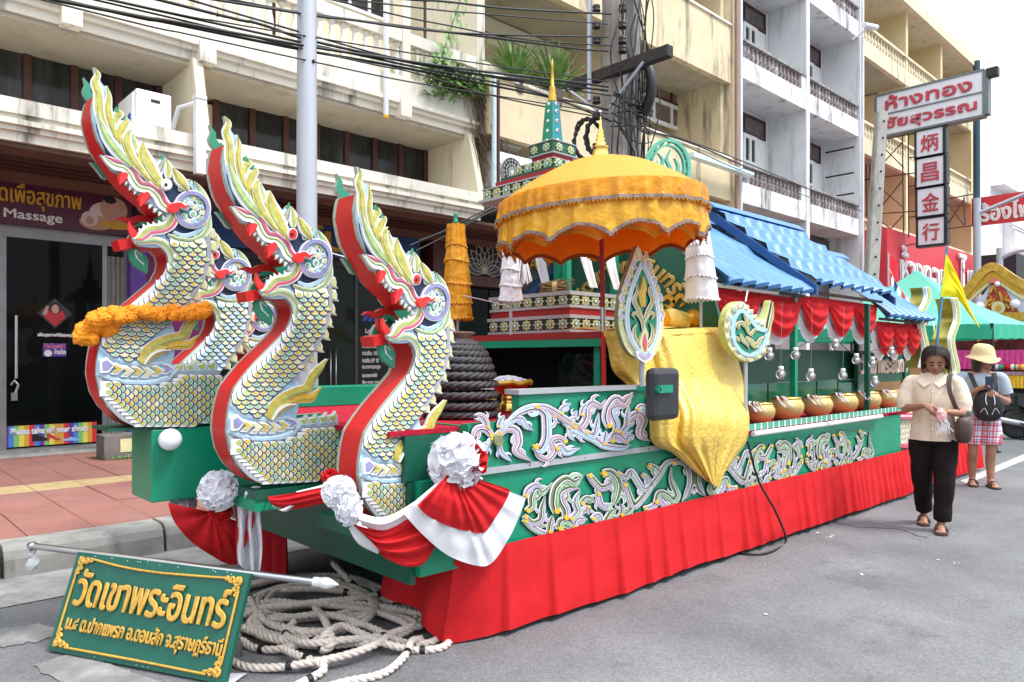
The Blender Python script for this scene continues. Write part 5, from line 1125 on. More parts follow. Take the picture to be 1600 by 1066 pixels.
# wing mirror in front of the gold drape
b = MB(); p, q = onY(1016, 578, 2.55), onY(1058, 652, 2.55); cx_, cz_ = (p.x+q.x)/2, (p.z+q.z)/2
b.bbox(cx_-.135, cx_+.135, 2.52, 2.60, cz_-.155, cz_+.155, mat('mirror_plastic', (.022, .024, .028), .42, bump=.15, bscale=300), .035); wm = b.build('wing_mirror', fl_)
b = MB(); b.box(3.80, cx_-.1, 2.62, 2.66, cz_+.02, cz_+.045, GREEN); b.box(cx_-.11, cx_+.02, 2.50, 2.53, cz_+.01, cz_+.055, GREEN); b.box(cx_-.12, cx_-.10, 2.50, 2.66, cz_+.02, cz_+.045, GREEN); b.box(3.79, 3.82, 2.66, YS1+.05, cz_+.02, cz_+.045, GREEN); b.build('mirror_arm', fl_)
# gold satin over the cab side
L_px = [(942,517),(950,545),(958,580),(985,606),(1012,640),(1018,690),(1050,708),(1082,735),(1104,752)]; R_px = [(1128,512),(1143,535),(1158,580),(1164,615),(1171,655),(1166,690),(1148,716),(1132,740),(1124,762)]
Lc, Rc = cr(L_px, 6), cr(R_px, 6)
def gold(u, v):
    i = v*(len(Lc)-1); k = min(int(i), len(Lc)-2); a = Lc[k]+(Lc[k+1]-Lc[k])*(i-k); c = Rc[k]+(Rc[k+1]-Rc[k])*(i-k)
    px = a.x+(c.x-a.x)*u; py = a.y+(c.y-a.y)*u
    q = min(1, max(0, (v-.28)/.27)); q = q*q*(3-2*q)
    Y = 2.93-.185*q-.15*math.sin(math.pi*min(1, u*1.0))**.7*(.35+.65*math.sin(math.pi*min(.97, .12+v*.8)))*(1-.6*max(0, v-.6)/.4)
    wv = u+.05*noise.noise((u*2, v*2.2, 1)); fold = .045*(1-abs(math.sin(wv*7.5+.5+v*.5))**.6)+.016*math.sin(wv*23+v*1.5)+.008*math.sin(wv*47+2*v)+.007*noise.noise((u*9, v*6, 2))+.012*math.sin(v*7+u*4)+.02*math.sin((v*9-(u-.5)**2*8))*max(0, v-.62)
    Y += fold*(.5 if v < .05 else 1)*(1-.75*max(0, v-.7)/.3)
    return onY(px, py, Y)
b = MB(); b.grid(gold, 110, 130, CGOLD)
def gtop(u, v): p = gold(u, 0); return (p.x+.25*v, p.y+(3.5-p.y)*v, p.z+.03*math.sin(v*2)+.01*math.sin(u*13))
b.grid(gtop, 40, 8, CGOLD); gd = b.build('gold_drape', at=(4.4, 2.9, .85)); tag(gd, 'shiny gold satin sheet draped over the cab, gathered to a point at the bottom', 'drape')
# bowl deck behind the drape
b = MB(); b.box(5.0, 8.5, YS1+.03, 3.42, .846, .892, CARPET); b.build('table_cloth', fl_)
b = MB(); xa, xb = onY(1178, 0, YS1-.06).x, onY(1378, 0, YS1-.06).x; b.tube([(xa, YS1-.055, .868), ((xa+xb)/2-.02, YS1-.055, .866)], .02, WHITE, 10); b.tube([((xa+xb)/2+.02, YS1-.055, .866), (xb, YS1-.055, .868)], .02, WHITE, 10); b.build('tube_light', fl_)
fr = MB(); fr.box(-.045, .045, -.004, 0, -.048, 0, gloss('pale_green_cloth', (.08, .34, .22), .5)); fr.box(-.045, -.03, -.006, -.004, -.05, 0, WHITE); frm = fr.mesh('fringe_tab')
for i in range(34): place(frm, 'fringe_tab', (5.05+i*.095, YS1-.03, .94), fl_, (R.uniform(-.1,.05), 0, 0))
# back boards
YBB = 3.42
b = MB(); a, c = onY(1150, 543, YBB), onY(1345, 592, YBB); b.box(a.x, c.x+.3, YBB, YBB+.05, 1.20, 1.52, DGREEN); b.build('back_board', fl_)
GLG = gloss('glossy_green', (.006, .17, .09), .12, coat=.6)
for i in range(8): b = MB(); xx = 5.0+i*.52; b.box(xx, xx+.49, YBB-.01, YBB+.04, .895, 1.195, GLG); b.build('back_panel', fl_)
YTB = 3.30
b = MB(); a, c = onY(1341, 547, YTB), onY(1422, 592, YTB); b.box(a.x, c.x, YTB, YTB+.04, min(a.z, c.z)-.02, 1.50, DGREEN); nb_ = b.build('name_board', fl_)
b = MB(); p = onY(1341, 588, YTB); q = onY(1418, 588, YTB); lettering(b, 'วัดเขาพระอินทร์', (p.x+.05, YTB-.002, 1.265), (1,0,0), (0,0,1), q.x-p.x-.1, .21, mat('pinkish_letters', (.70, .55, .52), .5), .012, .012); b.build('lettering', nb_)
for (px, y0, y1, Y, r, m) in ((1240, 470, 545, 3.05, .026, GREEN), (1355, 480, 622, 2.95, .022, DGREEN), (1338, 505, 545, 3.4, .024, DGREEN), (1412, 515, 560, 3.3, .024, DGREEN)):
    x = onY(px, 0, Y).x; b = MB(); b.box(x-r, x+r, Y-r, Y+r, .893, 1.98 if px != 1412 else 1.8, m); b.build('roof_post', fl_)
for x in (5.1, 6.5, 8.1, 9.3): b = MB(); b.box(x-.03, x+.03, 4.9, 4.96, .893, 2.1, GREEN); b.build('roof_post', fl_)
# blue roof
def roof(name, x0, x1, yr, zr, ye, ze, rows, pitch, amp, step):
    b = MB(); nu = int((x1-x0)/pitch*8); nv = rows*6
    for sg in (1, -1):
        def f(u, v):
            X = x0+(x1-x0)*u; Yq = yr+(ye-yr)*v*(1 if sg == 1 else -1); r = v*rows; fr_ = r-int(min(r, rows-1e-6))
            ph = (X/pitch) % 1
            bar_ = abs(math.sin(math.pi*ph))**.6
            z = zr+(ze-zr)*v+amp*bar_+step*fr_
            scal = .10*(bar_-.6)*max(0, (fr_-.55)/.45)
            return (X, Yq-(scal if sg == 1 else -scal), z-.02*(1 if fr_ > .98 else 0))
        vv_ = [j/nv for j in range(nv+1)]
        b.grid(f, nu, nv, BLUEROOF, True)
        def e(u, v): p = f(u, 1); return (p[0], p[1]+.01*v, p[2]-.03*v)
        b.grid(e, nu, 1, BLUEROOF, False)
    return b.build(name, fl_)
roof('roof_upper', 6.40, 8.22, YC_, 2.90, 2.90, 2.06, 5, .235, .045, .055)
roof('roof_lower', 4.90, 6.44, YC_, 2.74, 2.90, 2.00, 2, .20, .03, .025)
roof('roof_lower', 8.15, 9.50, YC_, 2.70, 2.90, 1.87, 2, .20, .03, .025)
def barge(x, zr, ze, name='barge_board'):
    b = MB()
    for sg in (1, -1):
        y0, y1 = YC_, YC_-sg*1.11
        b.add([(x, y0, zr+.045), (x, y1, ze+.04), (x, y1, ze-.04), (x, y0, zr-.05), (x+.04, y0, zr+.045), (x+.04, y1, ze+.04), (x+.04, y1, ze-.04), (x+.04, y0, zr-.05)], [(0,1,2,3), (7,6,5,4), (0,4,5,1), (3,2,6,7), (1,5,6,2), (0,3,7,4)], BLUEDK)
    b.build(name, fl_)
barge(6.36, 2.885, 2.03); barge(8.2, 2.885, 2.03)
b = MB()
for (xa, xb, z) in ((4.86, 6.4, 2.80), (6.33, 8.26, 2.97), (8.2, 9.5, 2.76)): b.prism([(YC_-.13, z-.07), (YC_-.05, z), (YC_+.05, z), (YC_+.13, z-.07)], lambda a, c, d: Vector((d, a, c)), xa, xb, BLUEROOF)
b.build('ridge_cap', fl_)
b = MB(); b.tube([(4.95, 2.99, 1.985), (5.9, 2.99, 1.985)], .018, WHITE); b.tube([(5.9, 2.99, 1.985), (6.4, 2.99, 1.985)], .012, IRON); b.tube([(6.4, 2.99, 2.03), (8.2, 2.99, 2.03)], .015, IRON); b.tube([(8.15, 2.99, 1.85), (9.5, 2.99, 1.85)], .015, IRON); b.build('eaves_rail', fl_)
b = MB(); b.box(5.0, 9.4, 4.98, 5.0, 1.1, 2.0, mat('painted_interior_dark', (.012, .014, .04), .8, var=.4, scale=3)); b.build('interior_dark_sheet', fl_)  # dark sheet added where the inside under the roof falls dark
# red and white swags under the eaves
def swag(x0, x1, z, sag, Y, m, k=0, th=.05):
    b = MB()
    def f(u, v):
        X = x0+(x1-x0)*u; s_ = 1-abs(2*u-1)**2.4; zz = z-v*(sag*s_+.05)
        return (X, Y-.05*math.sin(math.pi*v)*s_+.012*math.sin(v*22)*s_+.004*math.sin(u*30), zz)
    b.grid(f, 22, 20, m); return b
zs = [1.97]*3+[2.0]*3+[1.83]*3
xs = [4.98, 5.72, 6.45, 7.03, 7.61, 8.2, 8.66, 9.08, 9.5]
zs = [1.97]*2+[2.0]*3+[1.83]*3
for i in range(8):
    xa, xb = xs[i], xs[i+1]
    swag(xa-.03, xb+.06, zs[i], .37, 3.10, CWHITE).build('white_swag', fl_)
    swag(xa, xb, zs[i], .31, 3.04, CRED).build('red_swag', fl_)
# green gable board with the temple's name
XG = 4.86
gb = MB(); G_ = [onX(x, y, XG) for x, y in ((872,530),(876,440),(890,395),(925,366),(975,352),(1030,362),(1062,388),(1090,425),(1115,462),(1128,515))]
gb.prism([(p.y, p.z) for p in G_], lambda a, c, d: Vector((XG+d, a, c)), 0, .03, DGREEN); g_ = gb.build('gable_board', fl_)
c0 = onX(985, 492, XG); e0 = onX(905, 450, XG); e1 = onX(1062, 452, XG); rr = onX(985, 418, XG).z-c0.z; ry = (e0.y-e1.y)/2
b = MB(); GLT = mat('gold_lettering', (.50, .36, .10), .4, metal=.4)
def arc2(a, c, d):
    w = math.radians(158-136*a); r_ = 1+.34*(c-.3)
    return Vector((XG-d, (e0.y+e1.y)/2-math.cos(w)*ry*r_, c0.z+math.sin(w)*rr*r_))
lettering(b, 'วัดเขาพระอินทร์', (0,0,0), (0,-1,0), (0,0,1), 1, 1, GLT, .012, .010, mp=arc2); b.build('lettering', g_)
b = MB()
for p in ([(1036,470),(1046,464),(1054,472),(1048,480),(1040,476)], [(1054,474),(1064,462),(1072,470),(1064,480)], [(1070,474),(1080,462),(1092,468),(1098,460)]): ribbon(b, p, [5,7,6,1], lambda a, c, d: onX(a, c, XG)+Vector((-d,0,0)), 0, .02, GOLDP)
b.build('gilt_scroll', g_)
for (px, py, L_) in ((1022, 496, .34), (1056, 500, .3), (1092, 500, .3)):
    p = onY(px, py, 3.15); b = MB(); b.tube([(p.x-L_/2, 3.15, p.z), (p.x-L_*.3, 3.14, p.z+.01), (p.x+L_*.3, 3.16, p.z-.01), (p.x+L_/2, 3.15, p.z)], [.03, .075, .078, .03], CORANGE if px != 1056 else CGOLD, 14); tag(b.build('bolster', at=p), {1022: 'orange satin bolster nearest the teardrop ornament on the gold drape', 1056: 'pale gold bolster between two orange ones on the drape', 1092: 'orange satin bolster under the hanging white tiers'}[px], 'bolster', 'satin bolsters on the gold drape')
# rear part: scale patterned cloth, tail ornaments
b = MB(); SC = mat('fish_scale_cloth', (.62, .55, .22), .7, var=.3, scale=40); b.box(8.22, 10.6, 2.88, 5.1, .40, .80, SC); b.build('stern', fl_)
b = MB(); ribbon(b, [(1384,652),(1405,650),(1432,650)], [9,9,9], PX(2.86), 0, .03, PINK); ribbon(b, [(1384,652),(1405,650),(1432,650)], [9,9,9], PX(2.86), .03, .034, WHITE, -.2, .2); ribbon(b, [(1386,690),(1410,697),(1436,690)], [6,6,6], PX(2.86), 0, .03, PINK); b.build('stern_trim', fl_)
sm_ = MB(); sm_.lathe([(.032, 0), (.032, .006), (.001, .01)], (0,0,0), WHITE, 8, False, M=Matrix.Rotation(math.pi/2, 3, 'X')); sm_.lathe([(.02, .008), (.001, .014)], (0,0,0), YEL, 8, False, M=Matrix.Rotation(math.pi/2, 3, 'X')); smm = sm_.mesh('stern_scale')
for j in range(6):
    for i in range(28): place(smm, 'stern_scale', (8.27+i*.082+(.041 if j % 2 else 0), 2.876, .46+j*.058), fl_)
def tail(px, w, X0, lab):
    t = thing('tail_ornament', lab, 'ornament', (X0, 3.2, .8)); P = cr([onY(x, y, 3.0) for x, y in px], 6); b = MB(); k = len(P)
    b.add([(p.x, 3.0, p.z) for p in P]+[(p.x, 3.0+w, p.z) for p in P], [(i, i+1, k+i+1, k+i) for i in range(k-1)], mat('gold_foil', (.40, .33, .06), .4, metal=.5, var=.2, scale=6), True); b.build('gold_band', t)
    b = MB(); ribbon(b, px, [7]*len(px), PX(3.0), -.02, .02, WHITE); ribbon(b, px, [7]*len(px), PX(3.0), .02, .026, LIME, -.6, .6); b.build('side_plate', t)
tail([(1447,449),(1449,460),(1447,472),(1441,484),(1438,500),(1441,520),(1446,545),(1440,575)], .18, 9.7, 'gold banded tail ornament just behind the right end of the blue roof')
tail([(1490,466),(1494,480),(1495,500),(1490,516),(1486,532),(1490,556),(1494,580),(1484,610)], .22, 10.6, 'taller gold banded tail ornament at the stern behind the woman with dark hair')
# ================================================================== THINGS STANDING ON THE FLOAT
# large yellow umbrella
UX, UY, UR = 3.57, 2.95, .635
um = thing('ceremonial_umbrella', 'large yellow and orange satin umbrella with lace bands and a gilt finial', 'umbrella', (UX, UY, 1.25))
ZRIM, ZAP = 2.412, 2.685
def tilt(p): return Vector((p[0]+(p[2]-1.25)*-.012, p[1]+(p[2]-1.25)*.010, p[2]+(p[0]-UX)*.06-(p[1]-UY)*.03))
b = MB()
def dome(u, v):
    w = u*2*math.pi; r = max(.02, UR*v); h = (1-v**1.75)
    rib = .010*abs(math.sin(w*6))*v
    return tilt((UX+r*math.cos(w), UY+r*math.sin(w), ZRIM+(ZAP-ZRIM)*h-rib*.8))
b.grid(dome, 96, 14, CYELLOW); b.build('canopy', um)
NSC = 12
def scal(w): return abs(math.sin((w+.28)*NSC/2))**.8
def drape(z0, z1f, r0, r1, amp, nf, seed):
    def f(u, v):
        w = u*2*math.pi; zb = z1f(w); z = z0+(zb-z0)*v
        r = r0+(r1-r0)*v+amp*(.3+.7*v)*(math.sin(w*nf+seed)+.35*math.sin(w*83+seed*3+2*math.sin(w*5))+.6*math.sin(w*nf*1.73+seed*2)+.5*noise.noise((w*9, v*3, seed)))
        return tilt((UX+r*math.cos(w), UY+r*math.sin(w), z))
    return f
t1 = drape(ZRIM+.006, lambda w: ZRIM-.115, UR+.002, UR+.016, .010, 30, 1.)
t2 = drape(ZRIM-.10, lambda w: ZRIM-.315+.075*scal(w), UR-.004, UR+.006, .011, 27, 4.)
b = MB(); b.grid(t1, 320, 8, CORANGE); b.build('valance', um)
b = MB(); b.grid(t2, 320, 10, CAMBER); b.build('valance', um)
LACE = mat('lace_trim', (.24, .165, .13), .7, var=.5, scale=90, bump=.4, bscale=150)
b = MB()
def lace(fn, va, vb, off):
    def f(u, v):
        p = fn(u, va+(vb-va)*v); d = (Vector((p.x-UX, p.y-UY, 0))).normalized(); return p+d*off
    return f
b.grid(lace(t1, .84, 1.0, .006), 320, 2, LACE); b.grid(lace(t2, .89, 1.01, .006), 320, 2, LACE); b.build('lace_band', um)
b = MB()
for k in range(200):
    u = k/200; p = t1(u, 1.0); b.ball(p+Vector((0,0,-.006)), .007, CYELLOW, 5, 3)
    p = t2(u, 1.02); b.ball(p+Vector((0,0,-.004)), .006, LACE, 5, 3)
b.build('fringe', um)
def lin(u, v):
    w = u*2*math.pi; zb = ZRIM-.335+.06*scal(w+.1); r = UR-.03+.006*math.sin(w*30); return tilt((UX+r*math.cos(w), UY+r*math.sin(w), ZRIM-.02+(zb-ZRIM+.02)*v))
b = MB(); b.grid(lin, 200, 6, CORLIN)
b.grid(lambda u, v: tilt((UX+UR*.97*v*math.cos(u*6.2832), UY+UR*.97*v*math.sin(u*6.2832), ZRIM-.01+(ZAP-.03-ZRIM)*(1-v**1.7))), 48, 8, CORLIN)
b.grid(lace(lin, .9, 1.0, -.004), 200, 1, mat('brown_braid', (.22, .05, .01), .8)); b.build('lining', um)
b = MB(); pz_ = lambda z: tilt((UX, UY, z))
b.tube([pz_(1.255), pz_(1.60)], .0145, RED, 12); b.tube([pz_(1.74), pz_(2.67)], .0145, DRED, 12); b.tube([pz_(1.595), pz_(1.745)], .0155, STEEL, 12); b.build('pole', um)
b = MB()
for k in range(12): w = k*math.pi/6; b.tube([tilt((UX, UY, ZRIM-.02)), tilt((UX+UR*.93*math.cos(w), UY+UR*.93*math.sin(w), ZRIM-.04))], .005, WHITEP, 4)
b.build('ribs', um)
b = MB(); b.lathe([(.055, 0), (.06, .01), (.05, .03), (.045, .07), (.052, .078), (.03, .085), (.036, .10), (.022, .112), (.03, .126), (.018, .138), (.025, .15), (.015, .162), (.02, .174), (.012, .186), (.009, .21), (.004, .25), (.001, .27)], tilt((UX, UY, ZAP-.015)), GOLD, 16); b.build('finial', um)
# tiered tower (chedi)
ch_ = thing('temple_tower', 'tall green and red tiered temple tower with a golden spire behind the yellow umbrella', 'model tower', (4.42, 4.12, 1.60))
TX, TY = 4.37, 4.155
def sq(b, h, z0, z1, m, cx=TX, cy=TY, h2=None): b.box(cx-h, cx+h, cy-(h2 or h), cy+(h2 or h), z0, z1, m)
BX0, BX1, BY0, BY1 = 4.10, 4.86, 3.72, 4.56
NVG = gloss('dark_teal_paint', (.008, .040, .055), .45); b = MB(); e = .0
def bb_(x0, x1, y0, y1, z0, z1, m): b.box(x0, x1, y0, y1, z0, z1, m)
for (o, za, zb_, m) in ((.05, 1.601, 1.625, DRED), (.04, 1.626, 1.645, LGREY), (.034, 1.646, 1.73, NVG), (.045, 1.731, 1.757, LGREY), (.02, 1.758, 1.81, DRED), (.03, 1.811, 1.832, LGREY), (.02, 1.833, 1.905, NVG), (.035, 1.906, 1.935, LGREY)): bb_(BX0-o, BX1+o, BY0-o, BY1+o, za, zb_, m)
b.build('base', ch_)
def flower_tile(s, m1, m2):
    b = MB(); mp = lambda a, c, d: Vector((a, -d, c))
    P = [(s*1.22*math.cos(k*.3927)*(1.12 if k % 2 == 0 else .74), s*1.0*math.sin(k*.3927)*(1.12 if k % 2 == 0 else .74)) for k in range(16)]
    b.prism(P, mp, .008, 0, CREAMP); b.prism([(p[0]*.76, p[1]*.76) for p in P], mp, .010, .008, m1); b.prism([(p[0]*.5, p[1]*.5) for p in P], mp, .0115, .010, DGREEN)
    b.lathe([(s*.34, 0), (s*.34, .012), (.001, .014)], (0,0,0), WHITE, 10, False, M=Matrix.Rotation(math.pi/2, 3, 'X')); b.lathe([(s*.24, .012), (.001, .018)], (0,0,0), m2, 8, False, M=Matrix.Rotation(math.pi/2, 3, 'X')); return b.mesh('flower_tile')
ft = [flower_tile(.040, PGREEN, LBLUE), flower_tile(.040, LIME, PGREEN)]
def flowers(xa, xb, ya, yb, z, n1, n2, sc=1.):
    for i in range(n1): place(ft[i % 2], 'flower_tile', (xa+(xb-xa)*(i+.5)/n1, ya-.001, z), ch_, (0, 0, 0), (sc, 1, sc))
    for i in range(n2): place(ft[i % 2], 'flower_tile', (xa-.001, ya+(yb-ya)*(i+.5)/n2, z), ch_, (0, 0, -math.pi/2), (sc, 1, sc))
flowers(BX0-.034, BX1+.034, BY0-.034, BY1+.034, 1.688, 7, 7); flowers(BX0-.02, BX1+.02, BY0-.02, BY1+.02, 1.869, 7, 7)
for x in (4.16, 4.74):
    for y in (3.80, 4.44): b = MB(); b.box(x, x+.05, y, y+.05, 1.936, 2.70, GREEN); b.build('post', ch_)
b = MB()
for i, (x, y, dx) in enumerate(((4.16, 3.78, .16), (4.45, 3.76, .14), (4.14, 4.2, .1))):
    def f(u, v, x=x, y=y, dx=dx): return (x+.12*u+dx*v+.02*math.sin(v*7), y-.02-.03*v+.012*math.sin(u*10+v*4), 2.68-.70*v)
    b = MB(); b.grid(f, 8, 14, CWHITE); b.build('white_cloth_strip', ch_)
b = MB(); z = 2.70
for (h, za, zb_, m) in ((.43, 2.70, 2.72, LGREY), (.40, 2.721, 2.80, NVG), (.41, 2.801, 2.812, LGREY), (.33, 2.813, 2.87, DRED), (.30, 2.871, 2.90, DGREEN), (.235, 2.90, 2.908, LGREY), (.22, 2.916, 2.985, DGREEN), (.225, 2.986, 2.994, LGREY), (.118, 2.995, 3.065, DRED), (.142, 3.066, 3.074, LGREY), (.136, 3.075, 3.162, DGREEN), (.145, 3.163, 3.17, LGREY)): sq(b, h, za, zb_, m)
b.build('tier', ch_)
flowers(TX-.40, TX+.40, TY-.40, TY+.40, 2.76, 7, 7); flowers(TX-.22, TX+.22, TY-.22, TY+.22, 2.951, 4, 4); flowers(TX-.136, TX+.136, TY-.136, TY+.136, 3.118, 2, 2, .8)
b = MB(); vs_ = []
for (h, zz) in ((.062, 3.171), (.054, 3.30), (.040, 3.52)): vs_ += [(TX-h, TY-h, zz), (TX+h, TY-h, zz), (TX+h, TY+h, zz), (TX-h, TY+h, zz)]
b.add(vs_, [(i*4+j, i*4+(j+1) % 4, i*4+4+(j+1) % 4, i*4+4+j) for i in range(2) for j in (1, 2, 3)]+[(8,9,10,11)], GREEN); b.add(vs_, [(i*4, i*4+1, i*4+5, i*4+4) for i in range(2)], gloss('teal_face_paint', (.01, .20, .24), .4)); b.build('spire_base', ch_)
b = MB()
for zz in (3.2, 3.28, 3.36, 3.44, 3.5): b.ball((TX, TY-.062+.022*(zz-3.17)/.35, zz), .016, WHITE, 8, 5); b.ball((TX-.062+.022*(zz-3.17)/.35, TY, zz), .014, WHITE, 8, 5); b.ball((TX, TY-.074+.022*(zz-3.17)/.35, zz), .008, RED, 6, 4)
b.build('boss', ch_)
b = MB(); b.lathe([(.036, 0), (.038, .02), (.027, .04), (.033, .06), (.023, .075), (.028, .095), (.021, .11), (.026, .125), (.016, .14), (.010, .22), (.007, .29), (.010, .30), (.003, .36)], (TX, TY, 3.52), GOLDP, 14); b.build('spire', ch_)
# joss stick bundle and folded cloth on the tower base
b = MB(); p = Vector((4.12, 4.05, 1.975))
for k in range(60):
    a = R.uniform(-.12, .12); q = p+Vector((R.uniform(0, .05), R.uniform(-.02, .02), R.uniform(-.03, .045))); b.tube([q, q+Vector((.02+a*.4, -.26+R.uniform(-.02,.02), .0+a*.3))], .0035, mat('brown_sticks', (.30, .17, .07), .8, var=.3), 3)
b.tube([p+Vector((0, -.14, .0)), p+Vector((.02, -.17, 0))], .048, mat('bundle_tie', (.4, .28, .13), .8), 10)
tag(b.build('stick_bundle', at=p), 'bundle of brown joss sticks lying on the ledge of the tower base', 'sticks')
# tiered parasols: cylinders of cloth with pom-pom fringes
def tiers(name, label, px, Y, ys, ws, m, pm, pole=None, g=None, lean=0):
    c0 = onY(px, ys[-1], Y); t = thing(name, label, 'parasol', c0, g); s_ = (c0.x*CA+Y*SA)/F
    for i in range(len(ys)-1):
        top = onY(px+lean*(i), ys[i], Y); bot = onY(px+lean*(i+1), ys[i+1], Y); r0, r1 = ws[i]*s_/2*.92, ws[i+1]*s_/2
        def f(u, v, top=top, bot=bot, r0=r0, r1=r1, i=i):
            w = u*6.2832; r = r0+(r1-r0)*v+.004*math.sin(w*9+i)+.006*noise.noise((w*2, v*4, i*3.1)); c = top+(bot-top)*v; return (c.x+r*math.cos(w), c.y+r*math.sin(w), c.z+.008*math.sin(w*2+i)*v)
        b = MB(); b.grid(f, 40, 8, m); b.lathe([(.001, 0), (r0*1.0, 0)], top, m, 20); tb = b.build('tier', t)
        b = MB()
        for k in range(26):
            p = Vector(f(k/26, 1.0)); b.ball(p+Vector((0,0,-.004)), s_*1.9, pm, 6, 4)
        b.build('pompom_fringe', t)
    if pole:
        b = MB(); a = onY(px+lean*(len(ys)-2), ys[-1], Y); b.tube([a+Vector((0,0,.05)), (a.x, a.y, pole)], .012, GALV, 8); b.build('pole', t)
    return t
tp_ = tiers('tiered_parasol', 'tall tiered parasol of gold satin to the left of the tower, behind the lowest dragon', 712, 4.6, [351,384,408,444,474,498], [30,32,38,42,44,46], CORANGE, CYELLOW, 1.09, 'tiered parasols on the float', .8)
q = onY(712, 351, 4.6); b = MB(); b.lathe([(.02, 0), (.024, .02), (.018, .03), (.014, .07), (.02, .085), (.012, .09), (.002, .10)], q, LEAFG, 10); b.build('finial', tp_)
tiers('tiered_parasol', 'white tiered parasol hanging at the left rim of the yellow umbrella', 798, 3.9, [376,398,422,447,470], [22,27,30,33,36], CWHITE, CWHITE, 1.6, 'tiered parasols on the float')
tiers('tiered_parasol', 'white tiered parasol at the right rim of the umbrella, before the blue roof', 1091, 2.95, [362,402,434,468], [36,42,48,52], CWHITE, CWHITE, 1.6, 'tiered parasols on the float', 2)
for px, py, Y, lab, m in ((816, 378, 3.85, 'white tassel beside the left white parasol under the yellow umbrella', CWHITE), (1084, 362, 2.9, 'small white tassel at the right rim of the yellow umbrella', CWHITE), (708, 500, 4.55, 'pale tassel hanging below the gold tiered parasol', mat('beige_tassel', (.62, .52, .45), .85, var=.2, scale=40))):
    p = onY(px, py, Y); b = MB(); L_ = .30 if px != 1084 else .1
    for k in range(46):
        a = R.uniform(0, 6.28); r = R.uniform(0, 1); b.tube([p, p+Vector((.02*math.cos(a)*r, .02*math.sin(a)*r, -.3*L_)), p+Vector((.075*math.cos(a)*r, .075*math.sin(a)*r, -L_*R.uniform(.9, 1.05)))], .005, m, 4)
    tag(b.build('tassel', at=p), lab, 'tassel')
# teardrop ornament on its post
YL = 2.72; ML = PX(YL)
lf = thing('teardrop_ornament', 'painted teardrop ornament on a steel post in front of the gold drape', 'ornament', onY(1004, 600, YL))
LOUT = [(997,384),(988,405),(979,430),(971,456),(967,480),(966,500),(969,520),(976,540),(985,553),(996,560),(1010,564),(1020,558),(1028,548),(1034,530),(1037,508),(1036.5,488),(1033,468),(1026,448),(1018,430),(1008,408)]
b = MB(); b.prism([tuple(p) for p in cr(LOUT, 3, True)], ML, 0, -.03, CREAMP, OLIVE); b.build('board', lf)
def sc_in(P, k, c=(1002, 490)): return [(c[0]+(p[0]-c[0])*k, c[1]+(p[1]-c[1])*k) for p in P]
b = MB(); b.prism([tuple(p) for p in cr(sc_in(LOUT, .80), 3, True)], ML, .003, 0, GREEN); b.build('green_field', lf)
INN = [(1001,411),(991,434),(983,458),(978,484),(978,506),(983,528),(992,544),(1003,553),(1014,546),(1022,530),(1026,508),(1025,486),(1021,462),(1012,436)]
b = MB(); ribbon(b, INN+[INN[0]], [5.5]*15, ML, 0, .016, WHITE); ribbon(b, INN+[INN[0]], [2.2]*15, ML, .016, .019, LBLUE); b.build('inner_rim', lf)
b = MB()
for k in range(8):
    for sg in (-1, 1):
        y = 402+k*13; x = 1000+sg*(5+k*4.6) if k < 6 else 1001+sg*(27+ (k-6)*2.5); ribbon(b, [(x, y+6), (x+sg*3, y-1), (x+sg*2.5, y-9)], [6, 6, .5], ML, 0, .012, WHITE); ribbon(b, [(x, y+5), (x+sg*3, y-1), (x+sg*2.5, y-7)], [3, 3, .5], ML, .012, .015, LILACP if k % 2 else YEL)
b.build('rim_leaves', lf)
def mirx(P, cx=1002): return [(2*cx-p[0], p[1]) for p in P]
for P, w in (([(1003,520),(1000,500),(992,490),(986,492),(990,500)], 6), ([(1003,505),(995,485),(988,470),(993,455),(990,440)], 7), ([(1001,545),(990,530),(988,515),(993,505)], 6)):
    for Q in (P, mirx(P, 1002.5)): scroll(lf, Q, w, YL, CREAMP, YEL, mp=lambda a, c, d: ML(a, c, d+.003), dot=False, prof=[.6,1,1,.7,.1])
b = MB(); ribbon(b, [(1002,480),(1000,462),(1003,448),(1002,432)], [7,11,9,.5], ML, 0, .018, YEL); ribbon(b, [(1002,478),(1001,462),(1002,446)], [2,6,.5], ML, .018, .021, OCHRE); ribbon(b, [(1004,550),(1002,534),(1004,522),(1003,508)], [9,13,10,.5], ML, 0, .02, CREAMP); ribbon(b, [(1004,548),(1003,536),(1003,522)], [3,7,.5], ML, .02, .024, PINK); b.build('flame', lf)
b = MB(); b.prism([(990,550),(998,547),(1003,553),(1010,547),(1020,551),(1014,562),(1004,567),(994,561)], ML, .018, 0, WHITE); b.prism([(994,552),(999,551),(1003,556),(1009,551),(1015,553),(1010,560),(1004,563),(997,559)], ML, .021, .018, LILACP); b.build('foot_flower', lf)
b = MB(); p = onY(1003, 562, YL+.03); b.tube([(p.x, YL+.03, p.z), (p.x, YL+.03, 1.262)], .017, GALV, 10); b.build('post', lf)
